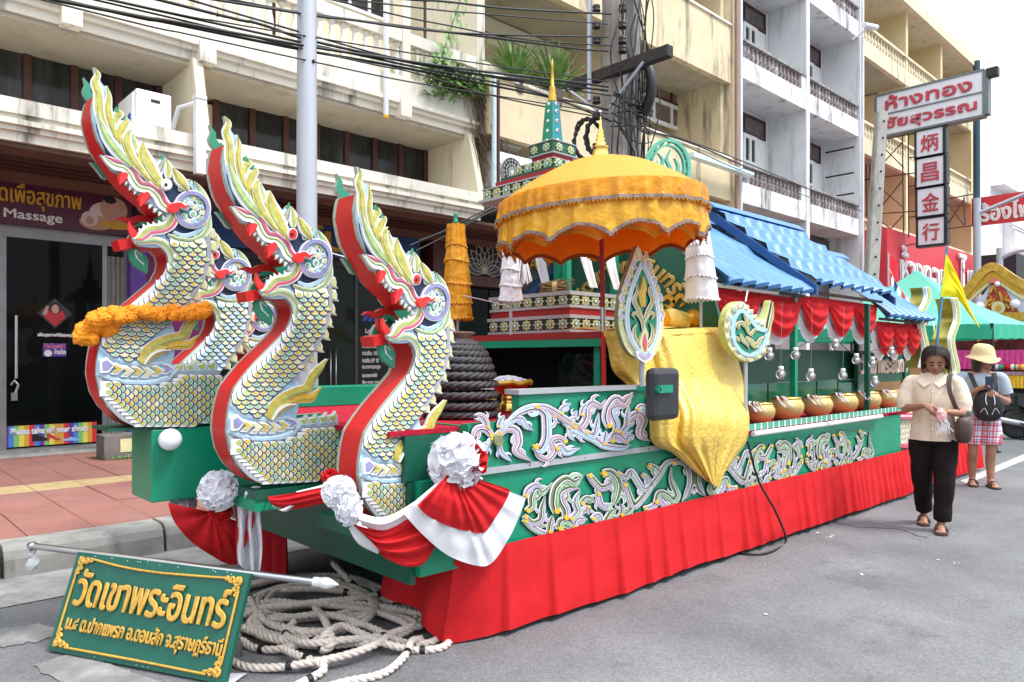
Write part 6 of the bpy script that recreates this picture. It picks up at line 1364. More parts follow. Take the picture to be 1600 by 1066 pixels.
# round swirl ornament
YW2 = 2.74; MW = PX(YW2)
sw_ = thing('swirl_ornament', 'round painted swirl ornament with a pointed tip, hung below the blue roof', 'ornament', onY(1170, 565, YW2))
SO = [(1155,471),(1146,474.5),(1138,484),(1132.5,501),(1133,522),(1139,541),(1151,557),(1163,563.5),(1173,565.5),(1190,558.5),(1200,540),(1206,505),(1206.5,482),(1204,469),(1200.5,481),(1195,494),(1187,500),(1178.5,494),(1170,481),(1163,473)]
b = MB(); b.prism([tuple(p) for p in cr(SO, 2, True)], MW, 0, -.05, CREAMP, LIME); b.build('board', sw_)
b = MB(); b.prism([(1145,506),(1149,494),(1156,489),(1164,492),(1176,505),(1187,517),(1196,517),(1193,530),(1184,545),(1172,552),(1158,548),(1148,536)], MW, .004, 0, GREEN); b.build('green_field', sw_)
b = MB(); ribbon(b, [(1143,520),(1145,500),(1152,488),(1160,487),(1170,497),(1182,513),(1197,517)], [6]*7, MW, 0, .014, LBLUE); ribbon(b, [(1143,520),(1147,538),(1158,551),(1171,555),(1184,549),(1193,534),(1197,518)], [5]*7, MW, 0, .014, LBLUE); b.build('blue_band', sw_)
for k, (x, y, dx, dy) in enumerate(((1147,487,-4,-8),(1152,482,-2,-8),(1158,481,1,-8),(1164,484,3,-7),(1170,490,4,-6),(1176,498,4,-6),(1183,505,4,-5),(1190,508,4,-6),(1138,500,-3,-8),(1137,515,-2,-8),(1140,530,-4,-4),(1147,545,-4,4),(1157,556,-2,5),(1168,560,1,4),(1180,557,3,4),(1190,549,4,3),(1197,537,4,2))):
    b = MB(); ribbon(b, [(x, y), (x+dx*.6, y+dy*.5), (x+dx, y+dy)], [5,5,.8], MW, 0, .014, WHITE); ribbon(b, [(x, y), (x+dx*.6, y+dy*.5), (x+dx*.9, y+dy*.9)], [2.6,2.6,.5], MW, .014, .017, YEL if k % 2 else PGREEN); b.build('rim_leaf', sw_)
for P, w in (([(1152,514),(1150,508),(1156,505),(1163,511),(1168,522),(1174,527)], 7), ([(1160,492),(1164,500),(1166,507),(1171,503)], 6), ([(1170,524),(1176,516),(1181,517)], 5), ([(1163,527),(1170,533),(1178,541),(1186,530),(1193,525)], 8), ([(1154,522),(1158,532),(1164,538),(1168,545)], 6), ([(1148,526),(1152,535)], 5), ([(1198,515),(1202,500),(1204,488),(1204.5,472)], 6)): scroll(sw_, P, w, 0, YEL, LIME, mp=lambda a, c, d: MW(a, c, d+.004), dot=False, prof=[.6,1,1,.7,.1])
b = MB(); p = onY(1165, 471, YW2); b.tube([p, onY(1168, 455, 2.9)], .006, WHITEP, 4); q = onY(1165, 563, YW2+.03); b.tube([q+Vector((0,0,.02)), (q.x, q.y, .893)], .015, GALV, 8); b.build('post', sw_)
# alms bowls
bowl_prof = [(.05, 0), (.09, .012), (.128, .05), (.142, .09), (.138, .118), (.118, .148), (.112, .156), (.116, .162), (.112, .166), (.108, .158), (.11, .14), (.001, .12)]
for i, (px, sc) in enumerate(((1186, .86), (1228, 1.), (1276, .95), (1316, .97), (1353, .97), (1386, .95), (1407, .9))):
    p = onY(px, 650, 3.02); lab = ['smallest brass alms bowl, partly tucked against the gold drape', 'large brass alms bowl second from the gold drape, white cord over its left rim', 'brass alms bowl third from the gold drape', 'brass alms bowl fourth from the gold drape', 'brass alms bowl fifth from the gold drape', 'brass alms bowl beside the sleeve of the woman in the cream blouse', 'last brass alms bowl, mostly hidden by the woman in the cream blouse'][i]
    t = thing('alms_bowl', lab, 'bowl', (p.x, 3.02, .893), 'brass alms bowls along the red ledge'); b = MB(); b.lathe([(r*sc*1.06, z*sc*1.22) for r, z in bowl_prof], (p.x, 3.02, .893), BRASS, 32); b.build('body', t)
    b = MB(); b.lathe([(.123*sc, .185*sc), (.129*sc, .194*sc), (.123*sc, .204*sc)], (p.x, 3.02, .893), GOLD, 32); b.build('rim', t)
    b = MB()
    for k in range(5):
        pts = []; a0 = R.uniform(2.7, 3.5)
        for j in range(7): a = a0+j*.16+R.uniform(-.05,.05); rr = (.10+.02*j*(1 if j < 4 else .6))*sc; pts.append((p.x+rr*math.cos(a)-.01*j, 3.02+rr*math.sin(a)*.9, .893+sc*(.203-.02*max(0, j-2)+R.uniform(0,.012))))
        b.tube(cr(pts, 3), .004, CWHITE, 5)
    b.build('white_cord', t)
# hanging glass bulbs
for i, (px, py, Y) in enumerate(((1202,556,2.95),(1243,555,2.95),(1220,585,2.9),(1267,588,2.9),(1305,541,2.95),(1317,587,2.9),(1338,563,2.95),(1363,568,2.9),(1393,552,2.95),(1367,598,2.88))):
    lab = ['clear hanging bulb jar just right of the swirl ornament', 'clear hanging bulb jar second in the upper row from the swirl ornament', 'clear hanging bulb jar above the gap between the first two alms bowls', 'clear hanging bulb jar above the second and third alms bowls', 'highest hanging bulb jar, in front of the middle red swag', 'clear hanging bulb jar above the third and fourth alms bowls', 'clear hanging bulb jar at the left end of the name board', 'clear hanging bulb jar on the green post below the name board', 'clear hanging bulb jar on top of the name board', 'lowest clear bulb jar, beside the front green post'][i]
    p = onY(px, py, Y); t = thing('bulb_jar', lab, 'bulb', p, 'clear bulb jars strung under the eaves')
    b = MB(); b.ball(p, .041, mat('clear_glass', (.86, .88, .90), .05, var=.03, trans=.9), 14, 10); b.build('glass', t); b = MB(); b.lathe([(.021, .034), (.023, .046), (.021, .066), (.001, .068)], p, WHITEP, 12); b.build('cap', t); b = MB(); b.ball(p, .022, mat('silver_filament', (.7, .7, .72), .3, metal=.6), 8, 5); b.build('filament', t)
b = MB(); pts = cr([onY(x, y, 2.98) for x, y in ((1160,545),(1202,546),(1222,566),(1243,546),(1275,530),(1305,531),(1338,553),(1393,541),(1430,545))], 5); b.tube(pts, .004, CABLE, 4)
for (x, y, y2) in ((1220, 575, 470), (1267, 578, 480), (1317, 577, 480), (1367, 588, 490)): b.tube([onY(x, y, 2.92), onY(x+2, y2, 2.98)], .0012, LGREY, 3)
tag(b.build('bulb_wire', at=onY(1160, 545, 2.98)), 'thin black wire looping between the hanging bulb jars', 'wire')
# coil of dark rope (gong mound), offering tray, small box
p = onZ(719, 652, 1.087); cm_ = thing('rope_coil', 'dark beehive shaped coil of thick black rope on the red carpet', 'rope coil', (p.x, p.y, 1.087)); COILM = mat('black_rope', (.055, .050, .052), .6, var=.3, scale=30)
prof = [(.20, 0), (.205, .05), (.205, .11), (.20, .17), (.19, .22), (.178, .265), (.162, .305), (.145, .34), (.125, .37), (.10, .395), (.07, .41)]
for k, (r, z) in enumerate(prof):
    b = MB(); n = 64; pts = []
    for s_ in range(3):
        path = []
        for j in range(n+1): a = j*6.2832/n; tw = j*6.2832*9/n+s_*2.094; path.append((p.x+(r+.011*math.cos(tw))*math.cos(a), p.y+(r+.011*math.cos(tw))*math.sin(a), 1.11+z+.011*math.sin(tw)))
        b.tube(path, .0135, COILM, 5, False)
    b.build('rope_ring', cm_)
b = MB(); b.lathe([(.06, 0), (.075, .02), (.05, .03), (.09, .05), (.08, .06), (.03, .055)], (p.x, p.y, 1.52), mat('wicker', (.16, .08, .05), .8, var=.3, scale=40), 16); b.build('wicker_top', cm_)
p = onZ(793, 644, 1.087); tr_ = thing('offering_tray', 'gold pedestal offering tray heaped with white threads', 'tray', (p.x, p.y, 1.087))
b = MB(); b.lathe([(.062, 0), (.066, .012), (.055, .03), (.058, .05), (.045, .062), (.04, .08), (.045, .09), (.036, .10), (.04, .115), (.09, .14), (.13, .165), (.15, .178), (.152, .184), (.12, .176), (.001, .17)], p, GOLD, 28); b.build('pedestal', tr_)
b = MB()
b.tube([(p.x+.15*math.cos(k*.2618), p.y+.15*math.sin(k*.2618), 1.087+.188+.008*math.sin(k*2.1)) for k in range(25)], .015, GOLDP, 7)
b.build('petal_rim', tr_)
b = MB(); 
for k in range(120):
    a = R.uniform(0, 6.28); r = R.uniform(0, .10); q = p+Vector((r*math.cos(a), r*math.sin(a), .19+.035*(1-r/.11))); d = Vector((R.gauss(0,1), R.gauss(0,1), 0)).normalized()*.06; b.tube([q-d, q+Vector((0,0,.006)), q+d+Vector((0,0,-.01))], .005, CWHITE, 4)
for k in range(26):
    q = p+Vector((-.11+R.uniform(-.03,.02), R.uniform(-.05,.08), .185)); b.tube([q, q+Vector((-.04, -.01, -.01)), q+Vector((-.055+R.uniform(-.02,.02), -.012, -.05-R.uniform(0,.05)))], .004, CWHITE, 4)
b.build('white_threads', tr_)
p = onZ(760, 646, 1.087); b = MB(); b.bbox(p.x-.06, p.x+.06, p.y-.04, p.y+.04, 1.087, 1.16, mat('woven_box', (.22, .13, .18), .7, var=.6, scale=60), .006); b.bbox(p.x-.055, p.x+.055, p.y-.035, p.y+.035, 1.162, 1.21, mat('yellow_box', (.55, .42, .12), .6), .006); tag(b.build('offering_box', at=p), 'small patterned offering box between the rope coil and the gold tray', 'box')
# green round board above the umbrella, behind the pole
rb_ = thing('round_plaque', 'pale green round openwork plaque rising behind the yellow umbrella', 'ornament', onY(1041, 300, 4.4)); YQ2 = 4.4; MQ = PX(YQ2); GRP = gloss('plaque_green', (.10, .38, .25), .5)
b = MB(); c = (1041, 264)
ring = [(c[0]+33*math.cos(w*.2618), c[1]+44*math.sin(w*.2618)) for w in range(25)]; ribbon(b, ring, [5]*25, MQ, 0, .03, GRP); ring = [(c[0]+26*math.cos(w*.2618), c[1]+36*math.sin(w*.2618)) for w in range(25)]; ribbon(b, ring, [2.5]*25, MQ, 0, .025, GRP)
for k in range(16): w = k*.3927; ribbon(b, [(c[0]+26*math.cos(w), c[1]+36*math.sin(w)), (c[0]+32*math.cos(w+.2), c[1]+43*math.sin(w+.2))], [3, 3], MQ, 0, .02, GRP)
for P in ([(1034,290),(1028,270),(1034,252),(1026,240)], [(1042,290),(1046,266),(1040,250),(1046,234)], [(1052,284),(1058,262),(1052,248)], [(1022,276),(1020,262),(1026,252)]): ribbon(b, P, [4,5,4,.6], MQ, 0, .02, GRP)
b.build('openwork', rb_); b = MB(); p = onY(1040, 282, YQ2); b.tube([(p.x, YQ2, p.z), (p.x, YQ2, 1.6)], .03, GREEN); b.build('post', rb_)
# ------------------------------------------------ bunting at the bow: rosettes, fans, swags
def crumple(c, r, m, m2=None, seed=0, sz=1.):
    bm = bmesh.new(); bmesh.ops.create_icosphere(bm, subdivisions=5, radius=1); c = Vector(c)
    for v in bm.verts:
        q = v.co*2.1+Vector((seed, seed*2, 0)); q += .35*noise.noise_vector(q*.9); n_ = abs(noise.noise(q))**.7*.9+abs(noise.noise(q*2.1))**.7*.35
        v.co *= r*(.84+.30*n_)
    b = MB(); bm.verts.index_update()
    pts = [c+Vector((v.co.x, v.co.y, v.co.z*sz)) for v in bm.verts]; fa = [[], []]
    for f in bm.faces:
        g_ = f.calc_center_median(); k = 1 if (m2 and noise.noise(g_*4/r*.25+Vector((seed+5, 0, 0))) > .12 and g_.x > .2*r) else 0; fa[k].append([v.index for v in f.verts])
    bm.free(); b.add(pts, fa[0], m, True)
    if fa[1]: b.add(pts, fa[1], m2, True)
    return b
def pompom(c, r, m, m2, seed, sz):
    """ball of gathered cloth: many small flared ruffles around a core"""
    rp = random.Random(seed); b = MB(); c = Vector(c); N_ = 90
    b.ball(c, r*.80, m, 16, 10, 1, 1, sz)
    for i in range(N_):
        z = 1-2*(i+.5)/N_; w = i*2.39996+rp.uniform(-.3, .3); q = math.sqrt(1-z*z); d = Vector((q*math.cos(w), q*math.sin(w), z)).normalized()
        t = d.orthogonal().normalized(); a = rp.uniform(0, 6.28); t = (t*math.cos(a)+d.cross(t)*math.sin(a)).normalized(); s_ = d.cross(t); wd = r*rp.uniform(.28, .46); ht = r*rp.uniform(.26, .40); ph = rp.uniform(0, 6.28); cu = rp.uniform(-.5, .5)
        mm_ = m2 if (m2 and d.x > .35 and abs(d.z-.1) < .5) else m
        def f(u, v):
            e = (u-.5)*2; p = c+Vector((d.x, d.y, d.z*sz))*(r*.66+ht*v*(1-.25*e*e))+t*(e*wd*(.55+.6*v))+s_*(r*.10*math.sin(e*4+ph)*(.3+v)+cu*r*.3*v*v)
            return p
        b.grid(f, 8, 4, mm_)
    return b
def rosette(px, py, rpx, Y, lab, m=CWHITE, m2=None, seed=0, sz=1.):
    c = onY(px, py, Y); r = rpx*(c.x*CA+c.y*SA)/F; o = pompom(c, r, m, m2, seed, sz).build('cloth_rosette', at=c); return tag(o, lab, 'rosette', 'cloth rosettes tied along the bow')
rosette(714, 722, 46, 2.68, 'largest white cloth rosette with a red bow, below the lowest dragon', CWHITE, CRED, 3)
rosette(341, 766, 30, 3.62, 'white cloth rosette at the foot of the middle dragon, beside the green bow beam', CWHITE, None, 8, 1.05)
rosette(530, 770, 27, 2.85, 'white cloth rosette at the red foot of the lowest dragon', CWHITE, None, 12, 1.)
rosette(545, 795, 22, 2.80, 'drooping white cloth knot just below the rosette at the foot of the lowest dragon', CWHITE, None, 17, 1.3)
rosette(286, 787, 20, 3.98, 'greyish white frilled rosette under the green bow beam', CWHITE, None, 21, .8)
rosette(516, 745, 14, 2.95, 'small red cloth knot left of the lowest dragon foot', CRED, None, 25, .9)
rosette(345, 800, 18, 3.68, 'red crumpled knot below the white rosette under the bow beam', CRED, None, 30, .8)
def fan(apex, arc, Y, bulge, m, npl, amp, name, lab, r0=.06, thick=.0, g='red and white bunting at the bow'):
    A_ = Vector(apex); P = cr(arc, 8); k = len(P)
    def f(u, v):
        i = u*(k-1); j = min(int(i), k-2); q = P[j]+(P[j+1]-P[j])*(i-j); vv_ = r0+(1-r0)*v
        px = A_.x+(q.x-A_.x)*vv_; py = A_.y+(q.y-A_.y)*vv_
        d = bulge*math.sin(math.pi*min(1, vv_*.9))+amp*math.sin(u*npl*2*math.pi+1.2*noise.noise((u*3, v, 1)))*(.35+.65*v)*(1-.3*v)+.008*noise.noise((u*6, v*5, 0))
        return onY(px, py, Y-d)
    b = MB(); b.grid(f, npl*10, 20, m); o = b.build(name, at=onY(apex[0], apex[1], Y)); return tag(o, lab, 'bunting', g)
fan((706,735), [(628,800),(660,835),(700,868),(745,884),(768,880),(790,850),(808,815),(822,778)], 2.70, .05, CWHITE, 7, .008, 'white_fan', 'white pleated cloth fan behind the red one at the front corner of the skirt')
fan((706,735), [(652,790),(668,806),(700,822),(735,831),(757,832),(775,808),(792,780),(797,765)], 2.66, .055, CRED, 9, .010, 'red_fan', 'red pleated cloth fan below the largest white rosette')
def drapeq(top, bot, Y0, Y1, m, nf, amp, name, lab, nv=26, vert=False):
    T, B_ = cr(top, 6), cr(bot, 6)
    def at(Q, u): i = u*(len(Q)-1); j = min(int(i), len(Q)-2); return Q[j]+(Q[j+1]-Q[j])*(i-j)
    def f(u, v):
        a, c = at(T, u), at(B_, u); px, py = a.x+(c.x-a.x)*v, a.y+(c.y-a.y)*v
        if vert: return onY(px+2.5*math.sin(v*5+u*4), py, Y0+(Y1-Y0)*u-amp*(math.sin(u*nf*6.283+1.5*noise.noise((u*2, v*2.5, 7)))+.5*noise.noise((u*6, v*4, 3)))*(.5+v*.5))
        return onY(px, py, Y0+(Y1-Y0)*u-.05*math.sin(math.pi*v)-amp*math.sin(v*nf*6.283+1.3*math.sin(u*3.1)+u*2)*math.sin(math.pi*min(1,max(0,u)))**.4)
    b = MB(); b.grid(f, 40, nv*2, m); return tag(b.build(name, at=onY(top[0][0], top[0][1], Y0)), lab, 'bunting', 'red and white bunting at the bow')
drapeq([(548,818),(590,826),(640,800),(690,770),(708,745)], [(572,836),(600,870),(640,886),(670,872),(700,800)], 2.80, 2.74, CRED, 4, .014, 'red_swag', 'deep red swag of cloth sagging under the lowest dragon')
drapeq([(556,800),(600,808),(650,782),(690,748),(704,728)], [(566,822),(604,828),(650,802),(694,768),(712,742)], 2.77, 2.70, CWHITE, 2, .008, 'white_swag', 'white sash crossing the base of the lowest dragon up to the largest rosette')
drapeq([(560,812),(585,835),(600,850)], [(545,826),(560,850),(590,866)], 2.84, 2.82, CWHITE, 2, .008, 'white_swag', 'narrow white sash edge at the left of the deep red swag')
fan((332,800), [(262,786),(272,815),(298,846),(330,868),(352,880),(374,880),(380,850),(372,815)], 3.86, .07, CRED, 6, .012, 'red_fan', 'red pleated cloth fan hanging under the green bow beam')
drapeq([(362,772),(388,764),(412,768)], [(372,868),(376,860),(384,850)], 3.66, 3.60, CRED, 1.4, .03, 'red_swag', 'narrow red cloth fall beside the white one below the middle dragon', vert=True)
drapeq([(366,768),(390,762),(410,772)], [(374,880),(394,898),(406,890)], 3.62, 3.55, CWHITE, 2.3, .045, 'white_swag', 'long white cloth fall hanging from the foot of the middle dragon', vert=True)
drapeq([(384,764),(405,760),(430,778)], [(380,782),(405,790),(432,786)], 3.5, 3.4, CWHITE, 1, .016, 'white_swag', 'white loop of cloth under the base of the middle dragon')
drapeq([(418,776),(450,772),(490,764),(532,756)], [(424,790),(455,796),(490,790),(530,782)], 3.36, 2.96, CRED, 3, .012, 'red_swag', 'red swag strung between the middle and the lowest dragon')
drapeq([(424,788),(436,796),(452,790)], [(430,794),(446,800),(462,790)], 3.3, 3.2, CWHITE, 1, .01, 'white_swag', 'white corner of cloth below the red swag between the dragons')
drapeq([(462,768),(495,760),(530,750)], [(470,772),(497,768),(530,762)], 3.28, 2.98, CWHITE, 1, .006, 'white_swag', 'thin white edge above the red swag between the dragons')
# loose power lead down the skirt
b = MB(); pts = [onY(1168, 690, 2.74), onY(1185, 750, 2.70), onY(1212, 800, 2.62)]+[onZ(1228, 845, .012), onZ(1205, 862, .012), onZ(1172, 866, .012), onZ(1130, 858, .012)]; b.tube(cr(pts, 8), .009, CABLE, 6); tag(b.build('power_lead', at=pts[3]), 'thin black lead hanging down the red skirt and looping on the road', 'cable')

for pts, Y, lab in ([(519,396),(545,404),(562,412)], 3.3, 'short white string tied from the back of the middle dragon to the lowest dragon'), ([(724,462),(760,470),(795,479)], 3.6, 'white string running from the gold tiered parasol towards the tower base'), ([(205,262),(232,300),(262,345)], 4.0, 'thin string hanging from the jaw of the tallest dragon'):
    b = MB(); P = cr([onY(x, y, Y) for x, y in pts], 4); b.tube(P, .004, CWHITE, 4); tag(b.build('string', at=P[0]), lab, 'string')
# ================================================================== FOREGROUND: NAME BOARD AND ROPE
E1 = Vector((.44, -.90, 0)).normalized(); BLc = Vector((.81, 4.14, .012)); TLd = Vector((.146, .071, .437)); UPV = TLd.normalized(); HB = TLd.length; WB = 1.073
NB = E1.cross(UPV).normalized()
nbd = thing('temple_name_board', 'dark green board with raised gold Thai lettering and gilt frame leaning on the road', 'sign board', BLc)
def BP(a, c, d): return BLc+E1*(a*WB)+UPV*(c*HB)+NB*d
b = MB(); P = [BP(a, c, d) for d in (0, -.022) for a, c in ((0, 0), (1, 0), (1, 1), (0, 1))]
b.add(P, [(0,1,2,3), (7,6,5,4), (0,4,5,1), (1,5,6,2), (2,6,7,3), (3,7,4,0)], SGREEN); b.build('board', nbd)
GLD = gloss('sign_gold', (.58, .33, .05), .4, var=.2, scale=40)
b = MB(); lettering(b, 'วัดเขาพระอินทร์', BP(.075, .47, .001), E1, UPV, WB*.86, HB*.36, GLD, .014, .0058); b.build('lettering', nbd)
b = MB(); lettering(b, 'ม.๔ ต.ปากแพรก อ.ดอนสัก จ.สุราษฎร์ธานี', BP(.07, .18, .001), E1, UPV, WB*.88, HB*.20, GLD, .010, .0032); b.build('lettering', nbd)
b = MB()
def gt(pts, r): b.tube(cr([BP(*p, .006) for p in pts], 5), r, GLD, 6)
gt([(.10, .945), (.3, .905), (.5, .895), (.7, .91), (.90, .93)], .006); gt([(.10, .055), (.5, .06), (.90, .055)], .006); gt([(.035, .16), (.035, .5), (.035, .83)], .006); gt([(.965, .16), (.965, .5), (.965, .83)], .006)
for (cx, cy, sx_, sy_) in ((.035, .945, 1, -1), (.965, .945, -1, -1), (.035, .055, 1, 1), (.965, .055, -1, 1)):
    for (u0, v0, s_) in ((.012, .03, 1.), (.045, .02, .75), (.014, .095, .75), (.072, .012, .5), (.008, .15, .5)):
        pts = []
        for k in range(16): w = k*.55; r_ = .020*s_*(1-k/20); pts.append((cx+sx_*(u0+r_*math.cos(w)), cy+sy_*(v0+r_*2.25*math.sin(w))))
        gt(pts, .0058*s_+.002)
    gt([(cx+sx_*.0, cy+sy_*.0), (cx+sx_*.03, cy+sy_*.05)], .010); gt([(cx, cy+sy_*.04), (cx+sx_*.02, cy)], .009)
b.build('gilt_frame', nbd)
b = MB()
for k in range(16): a = R.uniform(.03, .97); c = R.choice((.975, .97, .02, .985)); q = BP(a, c, .001); b.ball(q, .0026, WHITE, 6, 3)
b.build('paint_fleck', nbd)
b = MB(); pz0 = BP(0, 1, -.028); b.tube([pz0+E1*(-.34), pz0+E1*.02, pz0+E1*1.06, pz0+E1*1.40], .0165, STEEL, 14); pole = b.build('pole', nbd)
b = MB(); q = pz0+E1*1.40; b.tube([q, q+E1*.045, q+E1*.05, q+E1*.075, q+E1*.125], [.021, .022, .026, .024, .003], WHITE, 14); b.build('pole_tip', nbd); b = MB(); q = pz0-E1*.34; b.tube([q, q-E1*.02, q-E1*.04, q-E1*.055], [.018, .024, .02, .006], STEEL, 12); b.build('pole_tip', nbd)
b = MB()
for w in (.15, .85): b = MB(); b.tube([BP(w, .96, -.03), Vector((BP(w, .96, -.03).x+.10, BP(w, .96, -.03).y+.05, .006))], .008, STEEL, 6); b.build('prop_leg', nbd)
q = pz0-E1*.36; b = MB(); b.grid(lambda u, v: q+Vector((.0, 0, -.02-.11*v))+E1*((u-.5)*.05*(.25+v*(1.3-v)*1.6))+Vector((.02*math.sin(v*6+u*5), .01*math.cos(u*8), 0)), 6, 8, mat('clear_plastic', (.75, .75, .76), .25, var=.2, scale=30)); tag(b.build('plastic_strip', at=q), 'knotted strip of clear plastic hanging from the left pole tip', 'plastic strip')
b = MB(); A_ = [onZ(x, y, .012) for x, y in ((335, 1052), (386, 1052), (372, 1062), (340, 1085))]; b.add(A_, [(0,1,2,3)], mat('paper', (.62, .58, .66), .8)); tag(b.build('paper_sheet', at=A_[0]), 'crumpled pale paper sheet on the road under the right corner of the name board', 'paper')
# rope heap
rp_ = thing('rope_heap', 'loose heap of thick cream three strand rope on the road', 'rope', onZ(530, 985, 0))
rr_ = random.Random(11)
ROPED = mat('rope_groove', (.30, .24, .19), .9, var=.2, scale=30)
TAPE = mat('black_tape', (.012, .012, .018), .5)
def rope_piece(pts, r=.0175, tapes=1):
    P = cr(pts, 8); Q = [P[0]]; acc = 0
    for p in P[1:]:
        while (p-Q[-1]).length > .009: Q.append(Q[-1]+(p-Q[-1]).normalized()*.009)
    k = len(Q); b = MB(); a = None; fr3 = []; s_ = 0
    for i in range(k):
        t = (Q[min(i+1,k-1)]-Q[max(i-1,0)]).normalized(); a = t.orthogonal().normalized() if a is None else (a-t*a.dot(t)).normalized(); fr3.append((a.copy(), t.cross(a)))
    for m3 in range(3):
        path = [Q[i]+(fr3[i][0]*math.cos(i*.009*6.2832/.10+m3*2.0944)+fr3[i][1]*math.sin(i*.009*6.2832/.10+m3*2.0944))*r*.50 for i in range(k)]
        b.tube(path, r*.62, ROPE, 7)
    b.build('rope', rp_)
    for q in range(tapes):
        i = rr_.randint(k//8, k-k//8-4); b = MB(); b.tube([Q[i], Q[min(i+3, k-1)]], r*1.16, TAPE, 10); b.build('tape_band', rp_)
H = lambda x, y, z: onZ(x, y, .017+z)
hand = [[(372,985,0),(400,975,.02),(450,966,.03),(500,960,.05),(545,968,.05),(590,985,.04),(620,1000,.02),(645,1007,0),(678,1002,0),(694,986,0),(682,970,.01),(650,952,.02),(610,950,.03)],
 [(372,992,.0),(358,1008,0),(360,1030,0),(385,1042,0),(430,1043,.01),(480,1036,.03),(540,1024,.04),(585,1008,.05),(606,994,.05)],
 [(430,1090,0),(470,1068,0),(505,1048,.01),(500,1036,.03),(470,1026,.03),(440,1012,.03)], [(470,1085,0),(540,1066,0),(600,1052,0),(635,1022,.02),(642,1003,.03),(660,998,.01)],
 [(492,950,.05),(505,965,.07),(514,985,.08),(520,1005,.06),(506,1016,.03),(500,1004,.05),(512,988,.09),(535,978,.08),(565,990,.06),(600,1005,.04),(650,1016,.0),(690,1012,0),(702,1000,0),(694,986,.02),(672,974,.02)],
 [(360,950,.02),(395,935,.03),(420,925,.04),(470,920,.05),(520,922,.04),(556,930,.02),(540,940,.03),(490,945,.05),(430,940,.05),(385,948,.03)], [(365,935,.03),(385,930,.05),(400,955,.05),(398,975,.03)], [(372,958,.03),(410,950,.05),(450,946,.06),(505,940,.06),(560,935,.05),(600,928,.04),(630,930,.02),(648,944,.01),(655,962,.0)],
 [(600,958,.01),(618,945,.01),(626,920,.0),(630,905,.02),(650,895,.04)], [(520,880,.10),(540,900,.08),(556,918,.03),(580,932,.02),(620,942,.02)], [(378,1000,.01),(395,1012,.0),(430,1015,.01),(470,1006,.03),(500,998,.06),(515,994,.07)], [(460,972,.05),(445,990,.04),(462,1000,.05),(490,1005,.06),(540,1000,.06),(595,995,.04),(625,985,.03),(660,978,.02)]]
for h in hand: rope_piece([H(*p) for p in h], tapes=rr_.choice((1, 1, 2)))
for k in range(4):
    cx, cy = rr_.uniform(480, 540), rr_.uniform(940, 992); rx, ry = rr_.uniform(85, 140), rr_.uniform(20, 42); a0 = rr_.uniform(0, 6.28); pts = []
    for j in range(25):
        w = a0+j*.55; rx *= rr_.uniform(.95, 1.05); cx += rr_.uniform(-4, 4); cy += rr_.uniform(-2.5, 2.5); pts.append(H(cx+rx*math.cos(w)*rr_.uniform(.9, 1.1), cy+ry*math.sin(w)*rr_.uniform(.85, 1.1), .004+.010*k+.014*rr_.random()))
    rope_piece(pts, tapes=rr_.choice((0, 1, 1)))

# ================================================================== BEHIND THE FLOAT
# yellow flag
fg = thing('yellow_flag', 'bright yellow flag drooping from a blue pole behind the blue roof', 'flag', (10.2, 3.0, .0)); YG = 3.05
a, c = onY(1480, 392, YG), onY(1464, 540, YG); d_ = (c-a); foot = c+d_*((c.z-.5)/(a.z-c.z))
b = MB(); b.tube([a+Vector((0,0,.05)), foot], .017, mat('blue_pole', (.02, .18, .30), .4), 8); b.build('pole', fg)
def flagf(u, v):
    T = cr([(1478,396),(1486,410),(1500,440),(1515,480),(1531,512)], 6); B_ = cr([(1470,464),(1480,464),(1496,468),(1512,488),(1529,511)], 6); i = u*(len(T)-1); j = min(int(i), len(T)-2); p = T[j]+(T[j+1]-T[j])*(i-j); q = B_[j]+(B_[j+1]-B_[j])*(i-j)
    x, y = p.x+(q.x-p.x)*v, p.y+(q.y-p.y)*v; return onY(x, y, YG-.02-.06*math.sin(u*5+v*9)*u-.04*math.sin(v*17)*u*.6)
b = MB(); b.grid(flagf, 30, 30, cloth('flag_yellow', (.84, .74, .02), var=.03, thin=.4)); b.build('cloth', fg)
# small flag bunting above the right roof end
b = MB(); TR_ = cloth('flag_red', (.6, .03, .05)); TB_ = cloth('flag_blue', (.03, .05, .35)); pts = cr([onY(x, y, 3.9) for x, y in ((1388,418),(1402,445),(1425,470),(1458,500))], 6)
for i, p in enumerate(pts[::2]): m = (TR_, CWHITE, TB_, CWHITE)[i % 4]; b.add([p, p+Vector((.16, 0, -.10)), p+Vector((.02, 0, -.20))], [(0,1,2)], m)
b.tube(pts, .006, WHITEP, 4); tag(b.build('flag_string', at=pts[0]), 'string of red, white and blue pennants above the right end of the blue roof', 'flags')
b = MB(); p = onY(1388, 412, 3.9); q = onY(1400, 395, 3.9); b.tube([(p.x, 3.9, 1.9), p+Vector((0,0,.15))], .012, GALV, 6); b.grid(lambda u, v: p+Vector((.36*u, .03*math.sin(u*6), .14-.10*u-.28*v+.03*math.sin(u*5))), 10, 6, TR_); tag(b.build('small_flag', at=p), 'small red flag at the top of the pennant string', 'flag')
